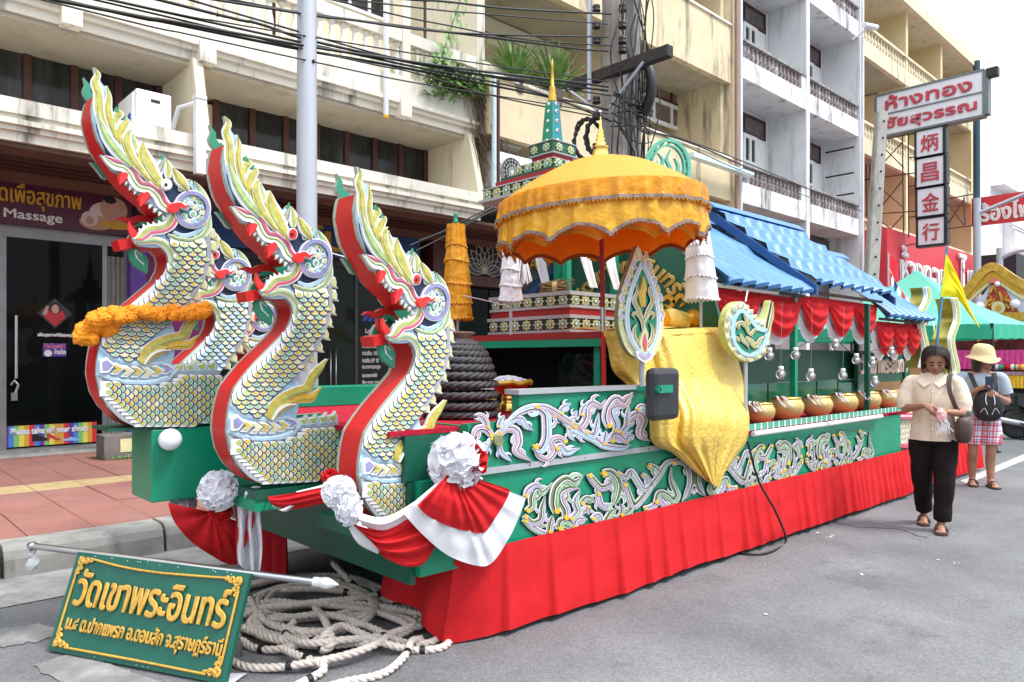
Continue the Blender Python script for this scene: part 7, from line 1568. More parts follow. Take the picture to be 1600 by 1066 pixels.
# green canopy tent
tn = thing('canopy_tent', 'pale green pop-up canopy tent on thin black legs', 'tent', (14.2, 4.3, 0))
TG = mat('tent_green', (.18, .62, .48), .6, var=.05, thin=.35); TG2 = mat('tent_valance', (.02, .38, .22), .6, var=.05)
pk = onY(1437, 432, 4.6); X0t, X1t, Y0t, Y1t = 12.9, 15.4, 3.12, 6.2; ze = 1.97; pk = Vector((14.1, 4.55, 3.0))
C4 = [Vector((X0t, Y0t, ze)), Vector((X1t, Y0t, ze+.05)), Vector((X1t, Y1t, ze)), Vector((X0t, Y1t, ze))]
b = MB()
for i in range(4):
    a, c = C4[i], C4[(i+1) % 4]
    def f(u, v, a=a, c=c): e = a+(c-a)*u; p = pk+(e-pk)*v; return p+Vector((0,0,-.10*math.sin(math.pi*v)))
    b.grid(f, 12, 12, TG)
b.build('canopy', tn)
b = MB()
for i in range(4):
    a, c = C4[i], C4[(i+1) % 4]; b.grid(lambda u, v, a=a, c=c: a+(c-a)*u+Vector((.012*math.sin(u*30), .012*math.sin(u*30), -.22*v-.02*abs(math.sin(u*14)))), 40, 3, TG2)
b.build('valance', tn)
for tp2, ft_ in ((C4[0], onZ(1556, 707, 0)), (C4[1], onZ(1601, 688, 0)), (C4[2], Vector((X1t, Y1t, 0))), (C4[3], Vector((X0t, Y1t, 0)))):
    b = MB(); b.tube([tp2, ft_+Vector((0,0,.02))], .024, BLACK, 6); b.box(ft_.x-.06, ft_.x+.06, ft_.y-.06, ft_.y+.06, .001, .02, BLACK); b.build('leg', tn)
# second, gilded float
sh_ = thing('gilded_float', 'second festival float with an ornate gold and red gable and pink fringe', 'parade float', (18, 3.2, 0)); XG2 = 18.0
OG = mat('gilt_yellow', (.62, .36, .05), .4, metal=.3, var=.3, scale=9); PR2 = mat('pediment_red', (.42, .05, .02), .5, var=.4, scale=12)
MG = lambda a, c, d: onX(a, c, XG2)+Vector((-d, 0, 0))
b = MB(); ribbon(b, [(1505,462),(1520,444),(1538,424),(1553,417),(1572,428),(1590,440),(1640,468)], [13]*7, MG, -.1, .06, OG); ribbon(b, [(1508,468),(1524,452),(1540,438),(1553,430),(1572,440),(1590,452),(1640,480)], [9]*7, MG, -.1, .03, GOLDP); ribbon(b, [(1510,474),(1526,459),(1541,446),(1553,439),(1572,449),(1590,461),(1640,489)], [4]*7, MG, -.1, .02, CREAMP); b.build('barge_board', sh_)
b = MB(); b.prism([(1513,494),(1553,436),(1640,494)], MG, -.02, -.1, mat('pale_blue_panel', (.55, .66, .75), .5)); b.build('gable_panel', sh_)
b = MB(); b.prism([(1535,488),(1549,444),(1563,440),(1592,488)], MG, .01, -.02, PR2)
for P in ([(1540,486),(1543,472),(1550,468),(1546,460)], [(1548,458),(1553,448),(1558,458)], [(1584,486),(1580,472),(1572,468),(1576,460)], [(1562,456),(1566,466),(1572,478)], [(1545,478),(1551,474),(1556,466)], [(1578,482),(1570,474),(1563,468)]): ribbon(b, P, [3,4,3,.6], MG, .01, .05, OG)
b.prism([(1561+11*math.cos(k*.524), 481+10*math.sin(k*.524)) for k in range(12)], MG, .06, .01, CREAMP); b.prism([(1561+5*math.cos(k*.785), 481+4.5*math.sin(k*.785)) for k in range(8)], MG, .08, .06, OG); b.build('pediment', sh_)
b = MB(); b.prism([(1551,432),(1544,442),(1564,442)], MG, .07, .02, mat('coral_apex', (.65, .18, .12), .5)); b.build('apex_tile', sh_)
for (x, y, r) in ((1586, 475, 7), (1531, 479, 7.5), (1558, 444, 4)):
    b = MB(); q = onX(x, y, XG2-.15); b.ball(q, r/F*15, mat('opal_glass', (.82, .80, .85), .25, var=.02), 12, 8); b.build('globe_lamp', sh_)
b = MB(); b.prism([(1508,488),(1640,488),(1640,500),(1508,500)], MG, .03, -.2, OG); b.prism([(1508,500),(1640,500),(1640,506),(1508,506)], MG, .0, -.2, CREAMP); b.build('eaves_beam', sh_)
y0_, y1_ = onX(1640, 0, XG2).y, onX(1505, 0, XG2).y
b = MB(); b.box(XG2+.2, XG2+5, y0_, y1_+.4, 1.0, 2.35, mat('dark_red_hangings', (.10, .012, .010), .8, var=.4)); b.build('interior', sh_)
def fringe(name, ya, yb, m, X, nf): b = MB(); za, zb_ = onX(1560, ya, X).z, onX(1560, yb, X).z; b.grid(lambda u, v: (X-.03*abs(math.sin(u*nf))*(.3+v), y0_+(y1_+.3-y0_)*u, za+(zb_-za)*v), 160, 4, m); b.build(name, sh_)
fringe('pink_fringe', 547, 577, mat('pink_cloth', (.60, .05, .25), .7, var=.25, scale=14), XG2-.1, 60); fringe('gold_fringe', 586, 606, mat('gold_cloth', (.72, .40, .02), .6, var=.3, scale=14), XG2-.3, 90)
b = MB(); za = onX(1560, 577, XG2-.2).z; zb_ = onX(1560, 586, XG2-.3).z; b.box(XG2-.32, XG2+.2, y0_, y1_+.3, zb_, za-.05, mat('patterned_band', (.35, .22, .28), .6, var=.8, scale=25)); b.box(XG2+.1, XG2+5, y0_, y1_+.3, .25, zb_, DARKW); b.build('skirt_band', sh_)
rb2 = random.Random(4)
for k in range(16):
    p = onX(rb2.uniform(1540, 1600), 574, XG2-.15); m = rb2.choice((PINK, LEAFG, OCHRE, CWHITE, LBLUE, CRED)); b = MB(); b.ball(p, .09, m, 8, 5, 1, 1.4, .7); b.build('offering', sh_)
b = MB(); b.prism([(1524,512),(1534,508),(1538,530),(1528,534)], lambda a, c, d: onX(a, c, XG2-.35)+Vector((-d,0,0)), .05, 0, OG)
for (x, y, m) in ((1546, 520, CWHITE), (1556, 516, OCHRE), (1562, 524, CWHITE), (1568, 514, OG), (1552, 528, PINK)): b.prism([(x-5, y-5), (x+5, y-7), (x+6, y+5), (x-4, y+6)], lambda a, c, d: onX(a, c, XG2-.3)+Vector((-d,0,0)), .03, 0, m)
b.build('hangings', sh_)
# parked motorcycle behind the tent leg
mo = thing('motorcycle', 'dark parked motorcycle with a silver exhaust, partly outside the frame behind the tent legs', 'motorcycle', onZ(1590, 690, 0)); o_ = onZ(1590, 690, 0); o_ = Vector((14.1, 2.95, 0)); o_ = onZ(1588, 686, 0)
rx_ = Vector((SA, -CA, 0)); fx_ = Vector((CA, SA, 0))
def MC(a, c, d=0): return o_+rx_*a+Vector((0,0,c))+fx_*(d)
def wheel(a):
    c = MC(a, .29); M = Matrix((rx_, Vector((0,0,1)), -fx_)).transposed(); b = MB(); b.lathe([(.20, -.045), (.26, -.05), (.29, -.02), (.29, .02), (.26, .05), (.20, .045)], c, RUBBER, 24, M=M); w = b.build('wheel', mo); b = MB(); b.lathe([(.19, -.02), (.21, -.03), (.21, .03), (.19, .02)], c, STEEL, 20, M=M); b.lathe([(.01, -.05), (.05, -.05), (.05, .05), (.01, .05)], c, STEEL, 12, M=M)
    for k in range(10): q = k*.628; b.tube([c, c+rx_*.2*math.cos(q)+Vector((0,0,.2*math.sin(q)))], .006, STEEL, 4)
    b.build('rim', w)
wheel(.0); wheel(1.22)
MBK = gloss('motorcycle_black', (.012, .012, .016), .22, coat=.5)
def mprism(P, d0, d1, m, name): b = MB(); b.prism(P, lambda a, c, d: MC(a, c, d), d0, d1, m); b.build(name, mo)
mprism([(-.42,.70),(-.30,.80),(.05,.78),(.45,.74),(.62,.72),(.60,.60),(.3,.52),(.1,.56),(-.1,.62),(-.30,.66)], -.11, .11, MBK, 'body')
mprism([(-.40,.80),(-.2,.84),(.2,.80),(.52,.78),(.52,.74),(.1,.77),(-.3,.79)], -.12, .12, RUBBER, 'seat')
mprism([(.55,.3),(.62,.72),(.92,.98),(1.02,.95),(.90,.55),(.75,.32)], -.14, .14, MBK, 'leg_shield')
mprism([(-.46,.48),(-.40,.60),(-.1,.62),(.02,.55),(-.2,.52)], -.08, .08, RUBBER, 'mudguard')
b = MB(); b.tube([MC(-.40,.36,-.13), MC(-.1,.30,-.14), MC(.25,.24,-.13)], [.055, .06, .03], STEEL, 12); b.build('exhaust', mo)
b = MB(); b.tube([MC(.25,.30), MC(.5,.34), MC(.1,.3)], .08, mat('engine_grey', (.2,.2,.21), .4, metal=.6), 8); b.tube([MC(1.22,.29), MC(1.02,.95), MC(.98,1.02)], .03, STEEL, 8); b.tube([MC(.96,1.02,-.3), MC(.96,1.02,.3)], .016, BLACK, 8); b.build('fork', mo)
mprism([(-.52,.60),(-.46,.60),(-.44,.70),(-.52,.68)], -.06, .06, mat('tail_light_red', (.5,.02,.02), .25), 'tail_light'); mprism([(.05,.44),(.45,.40),(.5,.50),(.1,.54)], -.13, -.11, OCHRE, 'side_panel')
# ================================================================== PEOPLE
def fuse(name, tubes, balls, m, parent, vox=.011, smooth=8, post=None):
    """one continuous skin from overlapping limbs: joined, voxel remeshed and relaxed"""
    b = MB()
    for path, r in tubes: b.tube(cr(path, 5), [interp(r, i/(5*(len(path)-1))) for i in range(5*(len(path)-1)+1)], m, 14)
    for c, r, s_ in balls: b.ball(c, r, m, 16, 12, *s_)
    me = b.mesh('tmp'); o = bpy.data.objects.new('tmp', me); COL.objects.link(o)
    md = o.modifiers.new('r', 'REMESH'); md.mode = 'VOXEL'; md.voxel_size = vox; md.use_smooth_shade = True
    ms = o.modifiers.new('s', 'SMOOTH'); ms.iterations = smooth; ms.factor = .5
    bpy.context.view_layer.update()
    out = bpy.data.meshes.new_from_object(o.evaluated_get(bpy.context.evaluated_depsgraph_get()))
    bpy.data.objects.remove(o); bpy.data.meshes.remove(me)
    out.name = name
    off = WLOC[parent.name]
    for v in out.vertices:
        if post: v.co = post(v.co)
        v.co -= off
    out.materials.clear(); out.materials.append(m)
    for p in out.polygons: p.use_smooth = True; p.material_index = 0
    q = bpy.data.objects.new(name, out); COL.objects.link(q); q.parent = parent; WLOC[q.name] = off.copy(); return q
class Rig:
    def __init__(s, base, fwd): s.o = Vector((base[0], base[1], 0)); s.f = Vector((fwd[0], fwd[1], 0)).normalized(); s.l = Vector((-s.f.y, s.f.x, 0)); s.u = Vector((0,0,1))
    def __call__(s, f, l, u): return s.o+s.f*f+s.l*l+s.u*u
    def sub(s, f, l, u, yaw, pitch):
        """head frame: origin and axes turned by yaw (towards the person's left) and pitched down"""
        r = Rig((0,0), (1,0)); r.o = s(f, l, u); q = s.f*math.cos(yaw)+s.l*math.sin(yaw); r.l = s.u.cross(q); r.f = q*math.cos(pitch)-s.u*math.sin(pitch); r.u = r.f.cross(r.l)*1; return r
def hand_tubes(J, wrist, dirv, side, curl=.5, L_=.165, palmn=None):
    """palm and five bent fingers; dirv = pointing direction, palmn = direction the palm faces"""
    d = dirv.normalized(); n = (palmn-d*palmn.dot(d)).normalized(); t = d.cross(n)*side; T = []
    T.append(([wrist, wrist+d*.035, wrist+d*.075], [.022, .030, .030])); T.append(([wrist+d*.02+t*.016, wrist+d*.08+t*.022], [.018, .016])); T.append(([wrist+d*.02-t*.016, wrist+d*.08-t*.022], [.018, .016]))
    for k, (off, ln) in enumerate(((-.030, .058), (-.010, .072), (.010, .076), (.030, .068))):
        p0 = wrist+d*.065+t*off; p1 = p0+d*ln*.45; p2 = p1+(d*math.cos(curl)+n*math.sin(curl))*ln*.35; p3 = p2+(d*math.cos(curl*1.9)+n*math.sin(curl*1.9))*ln*.28; T.append(([p0, p1, p2, p3], [.0105, .0098, .0092, .0078]))
    p0 = wrist+d*.018+t*.026; p1 = p0+d*.03+t*.022+n*.006; p2 = p1+d*.032+t*.004+n*.018; T.append(([p0, p1, p2], [.014, .0115, .009])); return T
def face(J, H, parent, skin, lips, sc=1., down=False):
    """eyes, brows, mouth on a head frame H (origin at head centre)"""
    for sg in (-1, 1):
        if down:                                   # lowered lids: only the lash line shows
            b = MB(); b.tube([H(.085*sc, sg*.018*sc, .004*sc), H(.0915*sc, sg*.031*sc, -.001*sc), H(.083*sc, sg*.045*sc, .003*sc)], .0036*sc, HAIR, 5); b.build('eye', parent)
        else:
            b = MB(); b.ball(H(.082*sc, sg*.031*sc, .008*sc), .0105*sc, WHITE, 10, 6, 1, 1, .6); e = b.build('eye', parent)
            b = MB(); b.ball(H(.0875*sc, sg*.031*sc, .006*sc), .0062*sc, HAIR, 8, 5); b.build('iris', e)
        b = MB(); b.tube([H(.086*sc, sg*.014*sc, .026*sc), H(.090*sc, sg*.03*sc, .032*sc), H(.080*sc, sg*.050*sc, .026*sc)], .0035*sc, HAIR, 5); b.build('eyebrow', parent)
        b = MB(); b.tube([H(.086*sc, sg*.019*sc, .013*sc), H(.0905*sc, sg*.031*sc, .0155*sc), H(.084*sc, sg*.043*sc, .012*sc)], .0032*sc, SKIN, 5); b.build('eyelid', parent)
    b = MB(); b.tube([H(.080*sc, -.024*sc, -.047*sc), H(.093*sc, -.008*sc, -.044*sc), H(.0935*sc, .008*sc, -.044*sc), H(.080*sc, .024*sc, -.047*sc)], .0052*sc, lips, 6); b.tube([H(.080*sc, -.02*sc, -.050*sc), H(.092*sc, 0, -.054*sc), H(.080*sc, .02*sc, -.050*sc)], .0058*sc, lips, 6); b.build('mouth', parent)
LIPS = mat('lips', (.30, .10, .08), .45)
def head_parts(H, sc=1.):
    tubes = [([H(.070*sc,0,.03*sc), H(.092*sc,0,.0*sc), H(.104*sc,0,-.018*sc)], [.008*sc,.011*sc,.013*sc])]
    balls = [(H(-.006*sc,0,.022*sc), .092*sc, (1,.92,1.06)), (H(.022*sc,0,-.022*sc), .070*sc, (1,.95,1.05)), (H(.040*sc,0,-.068*sc), .043*sc, (1,1,.8)), (H(.100*sc,0,-.019*sc), .0145*sc, (1,1.2,.8)), (H(.062*sc,.036*sc,-.016*sc), .030*sc, (1,1,1)), (H(.062*sc,-.036*sc,-.016*sc), .030*sc, (1,1,1)), (H(-.005*sc,.082*sc,-.005*sc), .020*sc, (1,.5,1.5)), (H(-.005*sc,-.082*sc,-.005*sc), .020*sc, (1,.5,1.5)), (H(.081*sc,0,-.048*sc), .017*sc, (.8,1.5,.9))]
    return tubes, balls
def hairshell(H, sc, bottom, front, vol=.012, part=True, m=HAIR):
    b = MB(); nu, nv = 44, 26; vs_ = []; ok = []
    for j in range(nv+1):
        for i in range(nu):
            w = i*6.2832/nu; ph = j/nv*math.pi*.98; r = .100*sc+vol
            x, y, z = -math.cos(w)*math.sin(ph), math.sin(w)*math.sin(ph), math.cos(ph)
            p = [x*r*1.02-.012*sc, y*r*.95, z*r*1.10+.02*sc]
            if z < 0: p[2] = .02*sc+z*(.02*sc-bottom*sc); s_ = 1-.10*(-z)**2; p[0] = (x/max(.05, math.sin(ph)))*r*1.0*s_-.012*sc; p[1] = (y/max(.05, math.sin(ph)))*r*.93*s_
            n_ = .004*noise.noise((w*9, z*1.5, 1))
            if part and z > .2: p[2] -= .010*sc*math.exp(-(p[1]/(.010*sc))**2)*(1 if p[0] > -.02 else .2)
            vs_.append(H(p[0]*(1+n_*8), p[1]*(1+n_*8), p[2])); a_ = abs(math.atan2(y, x)); ok.append(not (a_ < front(z)))
    fs = []
    for j in range(nv):
        for i in range(nu):
            q = (j*nu+i, j*nu+(i+1) % nu, (j+1)*nu+(i+1) % nu, (j+1)*nu+i)
            if all(ok[k] for k in q): fs.append(q)
    b.add(vs_, fs, m, True)
    # inner layer gives the hair thickness
    return b
# ------------------------------------------------ woman in the cream blouse
W1 = thing('person', 'woman in a cream blouse and black trousers looking down at her hands', 'person', (6.85, 2.08, 0))
J = Rig((6.85, 2.08), (-.95, -.20)); H1 = J.sub(.06, .02, 1.405, .10, .42)
tubes, balls = head_parts(H1)
tubes += [([J(.0,0,1.20), J(.012,.005,1.30), J(.03,.015,1.375)], [.075,.048,.052]), ([J(-.0,0,.78), J(-.01,0,.95), J(.0,0,1.12), J(0,0,1.25)], [.12,.115,.12,.09]), ([J(0,-.135,1.21), J(0,0,1.25), J(0,.135,1.21)], [.045,.06,.045])]
for sg, hip, kn, an in ((1, (.0,.085,.78), (.09,.08,.44), (.105,.065,.07)), (-1, (-.0,-.085,.78), (-.02,-.085,.44), (-.20,-.09,.10))):
    tubes.append(([J(*hip), J(*kn), J(*an)], [.09,.055,.034]))
    f0 = Vector(an); tip = .03 if sg > 0 else .0
    tubes.append(([J(f0.x-.045,f0.y,.042+(.03 if sg < 0 else 0)), J(f0.x+.03,f0.y,.05), J(f0.x+.12,f0.y+.01,.034), J(f0.x+.165,f0.y+.012,.028)], [.032,.034,.030,.020]))
    for k in range(5): tubes.append(([J(f0.x+.14,f0.y-.028+.014*k+.01,.028), J(f0.x+.185-.006*abs(k-1.5),f0.y-.03+.0155*k+.01,.024)], [.010,.0085]))
shR, elR, wrR = J(0,-.150,1.225), J(.03,-.200,1.005), J(.235,-.045,1.045); shL, elL, wrL = J(0,.150,1.225), J(.02,.205,1.0), J(.225,.115,.995)
tubes += [([shR, elR], [.050,.040]), ([elR, J(.13,-.16,1.015), wrR], [.041,.036,.024]), ([shL, elL], [.050,.040]), ([elL, J(.12,.2,.985), wrL], [.041,.036,.024])]
tubes += hand_tubes(J, wrR, (J(.30,.085,.985)-wrR), 1, .75, palmn=Vector((0,0,-1))-J.f*.3); tubes += hand_tubes(J, wrL, (J(.29,.03,1.0)-wrL), 1, .8, palmn=-J.l*.4-J.f*.5+Vector((0,0,.3)))
fuse('body', tubes, balls, SKIN, W1, .0062, 5)
face(J, H1, W1, SKIN, LIPS, 1., True)
b = hairshell(H1, 1., -.10, lambda z: 1.02 if z < .45 else (.62 if z < .66 else 0))
rh = random.Random(2)
for k in range(170):                               # loose strands over the cap, falling from the parting
    sg = 1 if k % 2 else -1; a0 = rh.uniform(-.06, .085); ln = rh.uniform(.75, 1.06); p = []
    for q in range(7):
        w = q/6*1.75*ln; yy = sg*(.004+.104*math.sin(min(w, 1.57))*1.0); zz = .022+.118*math.cos(min(w, 1.57))-max(0, w-1.57)*.42
        sh_ = math.sqrt(max(.05, 1-(a0/.115)**2)); p.append(H1(a0-.004*q+rh.gauss(0, .0015), yy*(.55+.45*sh_)*.99, (zz-.022)*(sh_ if zz > .022 else 1)+.022))
    b.tube(p, [.003]*6+[.001], HAIR, 4)
b.build('hair', W1)
# blouse
BLS_ = mat('cream_blouse', (.72, .60, .47), .8, var=.06, scale=9, bump=.15, bscale=60)
t = BLS_.node_tree; bsdf = t.nodes['Principled BSDF']; src = bsdf.inputs['Base Color'].links[0].from_socket; g_ = t.nodes.new('ShaderNodeNewGeometry'); vo = t.nodes.new('ShaderNodeTexVoronoi'); vo.feature = 'DISTANCE_TO_EDGE'; vo.inputs['Scale'].default_value = 22; t.links.new(g_.outputs['Position'], vo.inputs['Vector']); rr2 = t.nodes.new('ShaderNodeValToRGB'); rr2.color_ramp.elements[0].position = .02; rr2.color_ramp.elements[1].position = .06; rr2.color_ramp.elements[0].color = (.93,.87,.82,1); rr2.color_ramp.elements[1].color = (1,1,1,1); t.links.new(vo.outputs['Distance'], rr2.inputs[0]); mm = t.nodes.new('ShaderNodeMix'); mm.data_type = 'RGBA'; mm.blend_type = 'MULTIPLY'; mm.inputs['Factor'].default_value = 1; t.links.new(src, mm.inputs[6]); t.links.new(rr2.outputs[0], mm.inputs[7]); t.links.new(mm.outputs[2], bsdf.inputs['Base Color'])
def folds_(sc): return lambda co: co+Vector((noise.noise(co*sc), noise.noise(co*sc+Vector((7,0,0))), 0))*.010
b = MB(); prof = [(.745,.176,.150),(.80,.172,.148),(.90,.158,.142),(1.0,.154,.142),(1.08,.158,.146),(1.16,.162,.134),(1.225,.155,.11),(1.275,.115,.088),(1.315,.072,.070)]
pp_ = cr(prof, 5); n = 44; vs_ = []
for z, a, d in pp_:
    for i in range(n):
        w = i*6.2832/n; k = 1+.022*math.sin(w*7+z*5)*(1.35-z)*2+.045*noise.noise((math.cos(w)*2.2+z*3, math.sin(w)*2.2, z*8)); vs_.append(J(d*.92*math.cos(w)*k+.012, a*math.sin(w)*k, z))
m_ = len(pp_); b.add(vs_, [(i*n+j, i*n+(j+1) % n, (i+1)*n+(j+1) % n, (i+1)*n+j) for i in range(m_-1) for j in range(n)], BLS_, True)
for sh, el in ((shR, elR), (shL, elL)):
    d = (el-sh); sd_ = 1 if sh is shL else -1
    path = [sh-d*.05-J.l*.05*sd_, sh+J.l*.012*sd_, sh+d*.35+J.l*.025*sd_, sh+d*.7+J.l*.022*sd_+J.f*.01, sh+d*.98+J.f*.01]
    P = cr(path, 5); b.tube(P, [interp([.052,.062,.066,.071,.070], i/(len(P)-1))*(1+.018*math.sin(i*1.7)) for i in range(len(P))], BLS_, 20, False)
b.build('blouse', W1)
b = MB()
for sg in (-1, 1):
    pts = cr([J(-.05, 0, 1.345), J(-.02, sg*.060, 1.345), J(.05, sg*.066, 1.31), J(.125, sg*.010, 1.225)], 5); lo = cr([J(-.085, 0, 1.30), J(-.05, sg*.095, 1.30), J(.08, sg*.115, 1.245), J(.150, sg*.055, 1.19)], 5); k = len(pts)
    b.add(pts+lo, [(i, i+1, k+i+1, k+i) for i in range(k-1)], BLS_, True)
b.build('collar', W1)
b = MB(); b.tube(cr([J(.125, .004, 1.19), J(.158, .004, 1.10), J(.152, .004, .95), J(.158, .004, .76)], 4), .006, BLS_, 5); b.build('placket', W1)
for z, f in ((1.15,.152),(1.05,.160),(.94,.156),(.84,.158)): b = MB(); b.ball(J(f+.004, .004, z), .007, mat('pearl_button', (.75,.68,.58), .3), 8, 5); b.build('button', W1)
# trousers
TRO = mat('black_trousers', (.010, .006, .006), .85, var=.25, scale=12, bump=.2, bscale=22, spec=.2)
tubes = [([J(-.0,.0,.80), J(-.005,0,.72)], [.138,.138])]
for sg, hip, kn, an in ((1, (.0,.085,.74), (.085,.085,.44), (.10,.07,.085)), (-1, (-.0,-.085,.74), (-.025,-.088,.44), (-.19,-.09,.115))): tubes.append(([J(*hip), J(*kn), J(*an)], [.106,.083,.068]))
fuse('trousers', tubes, [], TRO, W1, .011, 5, folds_(11))
SAN = mat('brown_sandal', (.075, .045, .035), .6)
for fx, ly, h in ((.105, .065, 0), (-.20, -.09, 0)):
    P = [(-.07,-.03),(-.05,-.04),(.08,-.045),(.16,-.045),(.20,-.02),(.205,.02),(.18,.05),(.1,.048),(-.05,.04),(-.07,.03)]; s_ = MB(); s_.prism(P, lambda a, c, d: J(fx+a, ly+c+.01, d), .004, .020, SAN); so = s_.build('sandal', W1)
    b = MB(); b.tube(cr([J(fx+.09, ly-.038, .02), J(fx+.08, ly-.02, .065), J(fx+.085, ly+.02, .068), J(fx+.09, ly+.055, .02)], 4), .012, SAN, 6); b.tube([J(fx+.085, ly+.0, .068), J(fx+.155, ly+.005, .030)], .009, SAN, 6); b.build('strap', so)
BAG = mat('brown_leather', (.055, .030, .022), .5, var=.2, bump=.25, bscale=60)
bag = thing('shoulder_bag', 'dark brown shoulder bag hanging at the side of the woman in the cream blouse', 'bag', J(.06, .30, .84))
bm = bmesh.new(); bmesh.ops.create_uvsphere(bm, u_segments=24, v_segments=16, radius=1)
b = MB(); pts = []
for v in bm.verts:
    x, y, z = v.co; s_ = .86+.14*(1-abs(z)) if z > 0 else 1; pts.append(J(.09+.150*math.copysign(abs(x)**.5, x)*s_*(1+.05*noise.noise(v.co*3)), .225+.062*math.copysign(abs(y)**.8, y), .865+.125*math.copysign(abs(z)**.5, z)-.035*(1-x*x)*(1 if z > 0 else 0)))
bm.verts.index_update(); b.add(pts, [[v.index for v in f.verts] for f in bm.faces], BAG, True); bm.free(); b.build('body', bag)
b = MB(); top = cr([J(.14, .215, .95), J(.165, .165, 1.05), J(.135, .125, 1.18), J(.06, .125, 1.285), J(-.03, .135, 1.285), J(-.09, .16, 1.20), J(-.10, .21, 1.05), J(-.02, .25, .96)], 6)
for q in (-.011, 0, .011): b.tube([p+J.l*q for p in top], .007, BAG, 6)
b.build('strap', bag)
hp = thing('plastic_bag', 'small pink plastic bag with white strings held by the woman in the cream blouse', 'bag', J(.30, .07, .97))
bm = bmesh.new(); bmesh.ops.create_icosphere(bm, subdivisions=3, radius=1); b = MB(); pts = [J(.305+v.co.x*.026*(1+.7*noise.noise(v.co*4)), .075+v.co.y*.036*(1+.8*noise.noise(v.co*3.5)), .968+v.co.z*.055*(1+.6*noise.noise(v.co*3))) for v in bm.verts]; bm.verts.index_update(); b.add(pts, [[v.index for v in f.verts] for f in bm.faces], mat('pink_plastic', (.72, .36, .36), .35, var=.2, scale=25), True); bm.free(); b.build('body', hp)
b = MB()
for k in range(12): q = J(.32, .09+R.uniform(-.03,.03), .95); b.tube([q, q+J.l*R.uniform(-.03,.05)+Vector((0,0,-.05)), q+J.l*R.uniform(-.04,.07)+Vector((0,0,-.10-R.uniform(0,.05)))], .0035, CWHITE, 4)
b.build('white_strings', hp)
# ------------------------------------------------ woman in the straw hat
W2 = thing('person', 'woman in a straw sun hat and plaid shorts holding up a phone', 'person', (9.50, 2.40, 0))
J = Rig((9.50, 2.40), (-.90, -.42)); H2 = J.sub(.02, .02, 1.415, .95, .05)
SK2 = mat('skin_light', (.38, .19, .12), .5, var=.1, scale=14)
tubes, balls = head_parts(H2, .98)
tubes += [([J(-.02,0,1.18), J(.0,.0,1.28), J(.012,.012,1.36)], [.07,.046,.048]), ([J(0,0,.82), J(0,0,1.0), J(0,0,1.22)], [.11,.105,.09]), ([J(0,-.165,1.215), J(0,0,1.25), J(0,.165,1.215)], [.05,.062,.05])]
for sg, hip, kn, an in ((1, (0,.085,.80), (.05,.085,.44), (.03,.085,.075)), (-1, (0,-.08,.80), (.03,-.085,.44), (-.06,-.075,.075))):
    tubes.append(([J(*hip), J(*kn), J((an[0]+kn[0])/2-.02, (an[1]+kn[1])/2, .28), J(*an)], [.085,.052,.052,.033])); f0 = Vector(an); ty = .02*sg
    tubes.append(([J(f0.x-.045,f0.y,.044), J(f0.x+.03,f0.y+ty*.3,.05), J(f0.x+.12,f0.y+ty,.034), J(f0.x+.16,f0.y+ty*1.2,.028)], [.032,.034,.030,.020]))
    for k in range(5): tubes.append(([J(f0.x+.13,f0.y-.028+.014*k+ty,.028), J(f0.x+.18-.006*abs(k-1.5),f0.y-.03+.0155*k+ty,.024)], [.010,.0085]))
shR, elR, wrR = J(0,-.175,1.21), J(.0,-.235,.96), J(.22,-.06,1.10); shL, elL, wrL = J(0,.175,1.21), J(-.0,.25,.95), J(.215,.115,1.02)
tubes += [([shR, elR], [.046,.038]), ([elR, J(.11,-.15,1.02), wrR], [.038,.034,.023]), ([shL, elL], [.046,.038]), ([elL, J(.11,.19,.98), wrL], [.038,.034,.023])]
tubes += hand_tubes(J, wrR, (J(.27,.03,1.14)-wrR), 1, .8, palmn=J.f*.2-Vector((0,0,1))); tubes += hand_tubes(J, wrL, (J(.27,.04,1.05)-wrL), 1, .8, palmn=-J.f*.3-J.l+Vector((0,0,.5)))
fuse('body', tubes, balls, SK2, W2, .0065, 5)
face(J, H2, W2, SK2, LIPS, .98)
b = hairshell(H2, .98, -.13, lambda z: 1.15 if z < .6 else .5, .008, False, mat('dark_brown_hair', (.035, .020, .014), .45, var=.3, scale=60)); b.build('hair', W2)
HATM = mat('straw_hat', (.66, .52, .28), .85, var=.12, scale=40, bump=.4, bscale=140)
b = MB(); nh = 44; vs_ = []
hp_ = [(.002, .185), (.05, .182), (.085, .162), (.103, .125), (.112, .075), (.117, .05), (.130, .036), (.146, .020), (.157, .006), (.158, .001), (.145, .010), (.118, .038)]
for r, z in hp_:
    for i in range(nh): w = i*6.2832/nh; wob = (1 if r > .13 else 0)*(.018*math.sin(w*2+.6)+.010*math.sin(w*3)); vs_.append(H2(r*math.cos(w)*1.08-.008, r*math.sin(w), z-.002+wob-.02*math.cos(w)*(r/.19)))
b.add(vs_, [(i*nh+j, i*nh+(j+1) % nh, (i+1)*nh+(j+1) % nh, (i+1)*nh+j) for i in range(len(hp_)-1) for j in range(nh)], HATM, True); hat = b.build('straw_hat', W2)
TSH = mat('grey_blue_tshirt', (.36, .42, .48), .85, var=.07, scale=10, bump=.2, bscale=24)
b = MB(); prof = [(.76,.185,.135),(.85,.178,.132),(1.0,.172,.130),(1.12,.182,.128),(1.2,.18,.105),(1.245,.12,.078),(1.275,.068,.060)]; pp_ = cr(prof, 5); vs_ = []
for z, a, d in pp_:
    for i in range(n): w = i*6.2832/n; k = 1+.02*math.sin(w*6+z*8)*(1.3-z)+.02*noise.noise((w*2, z*9, 5)); vs_.append(J(d*math.cos(w)*k, a*math.sin(w)*k, z))
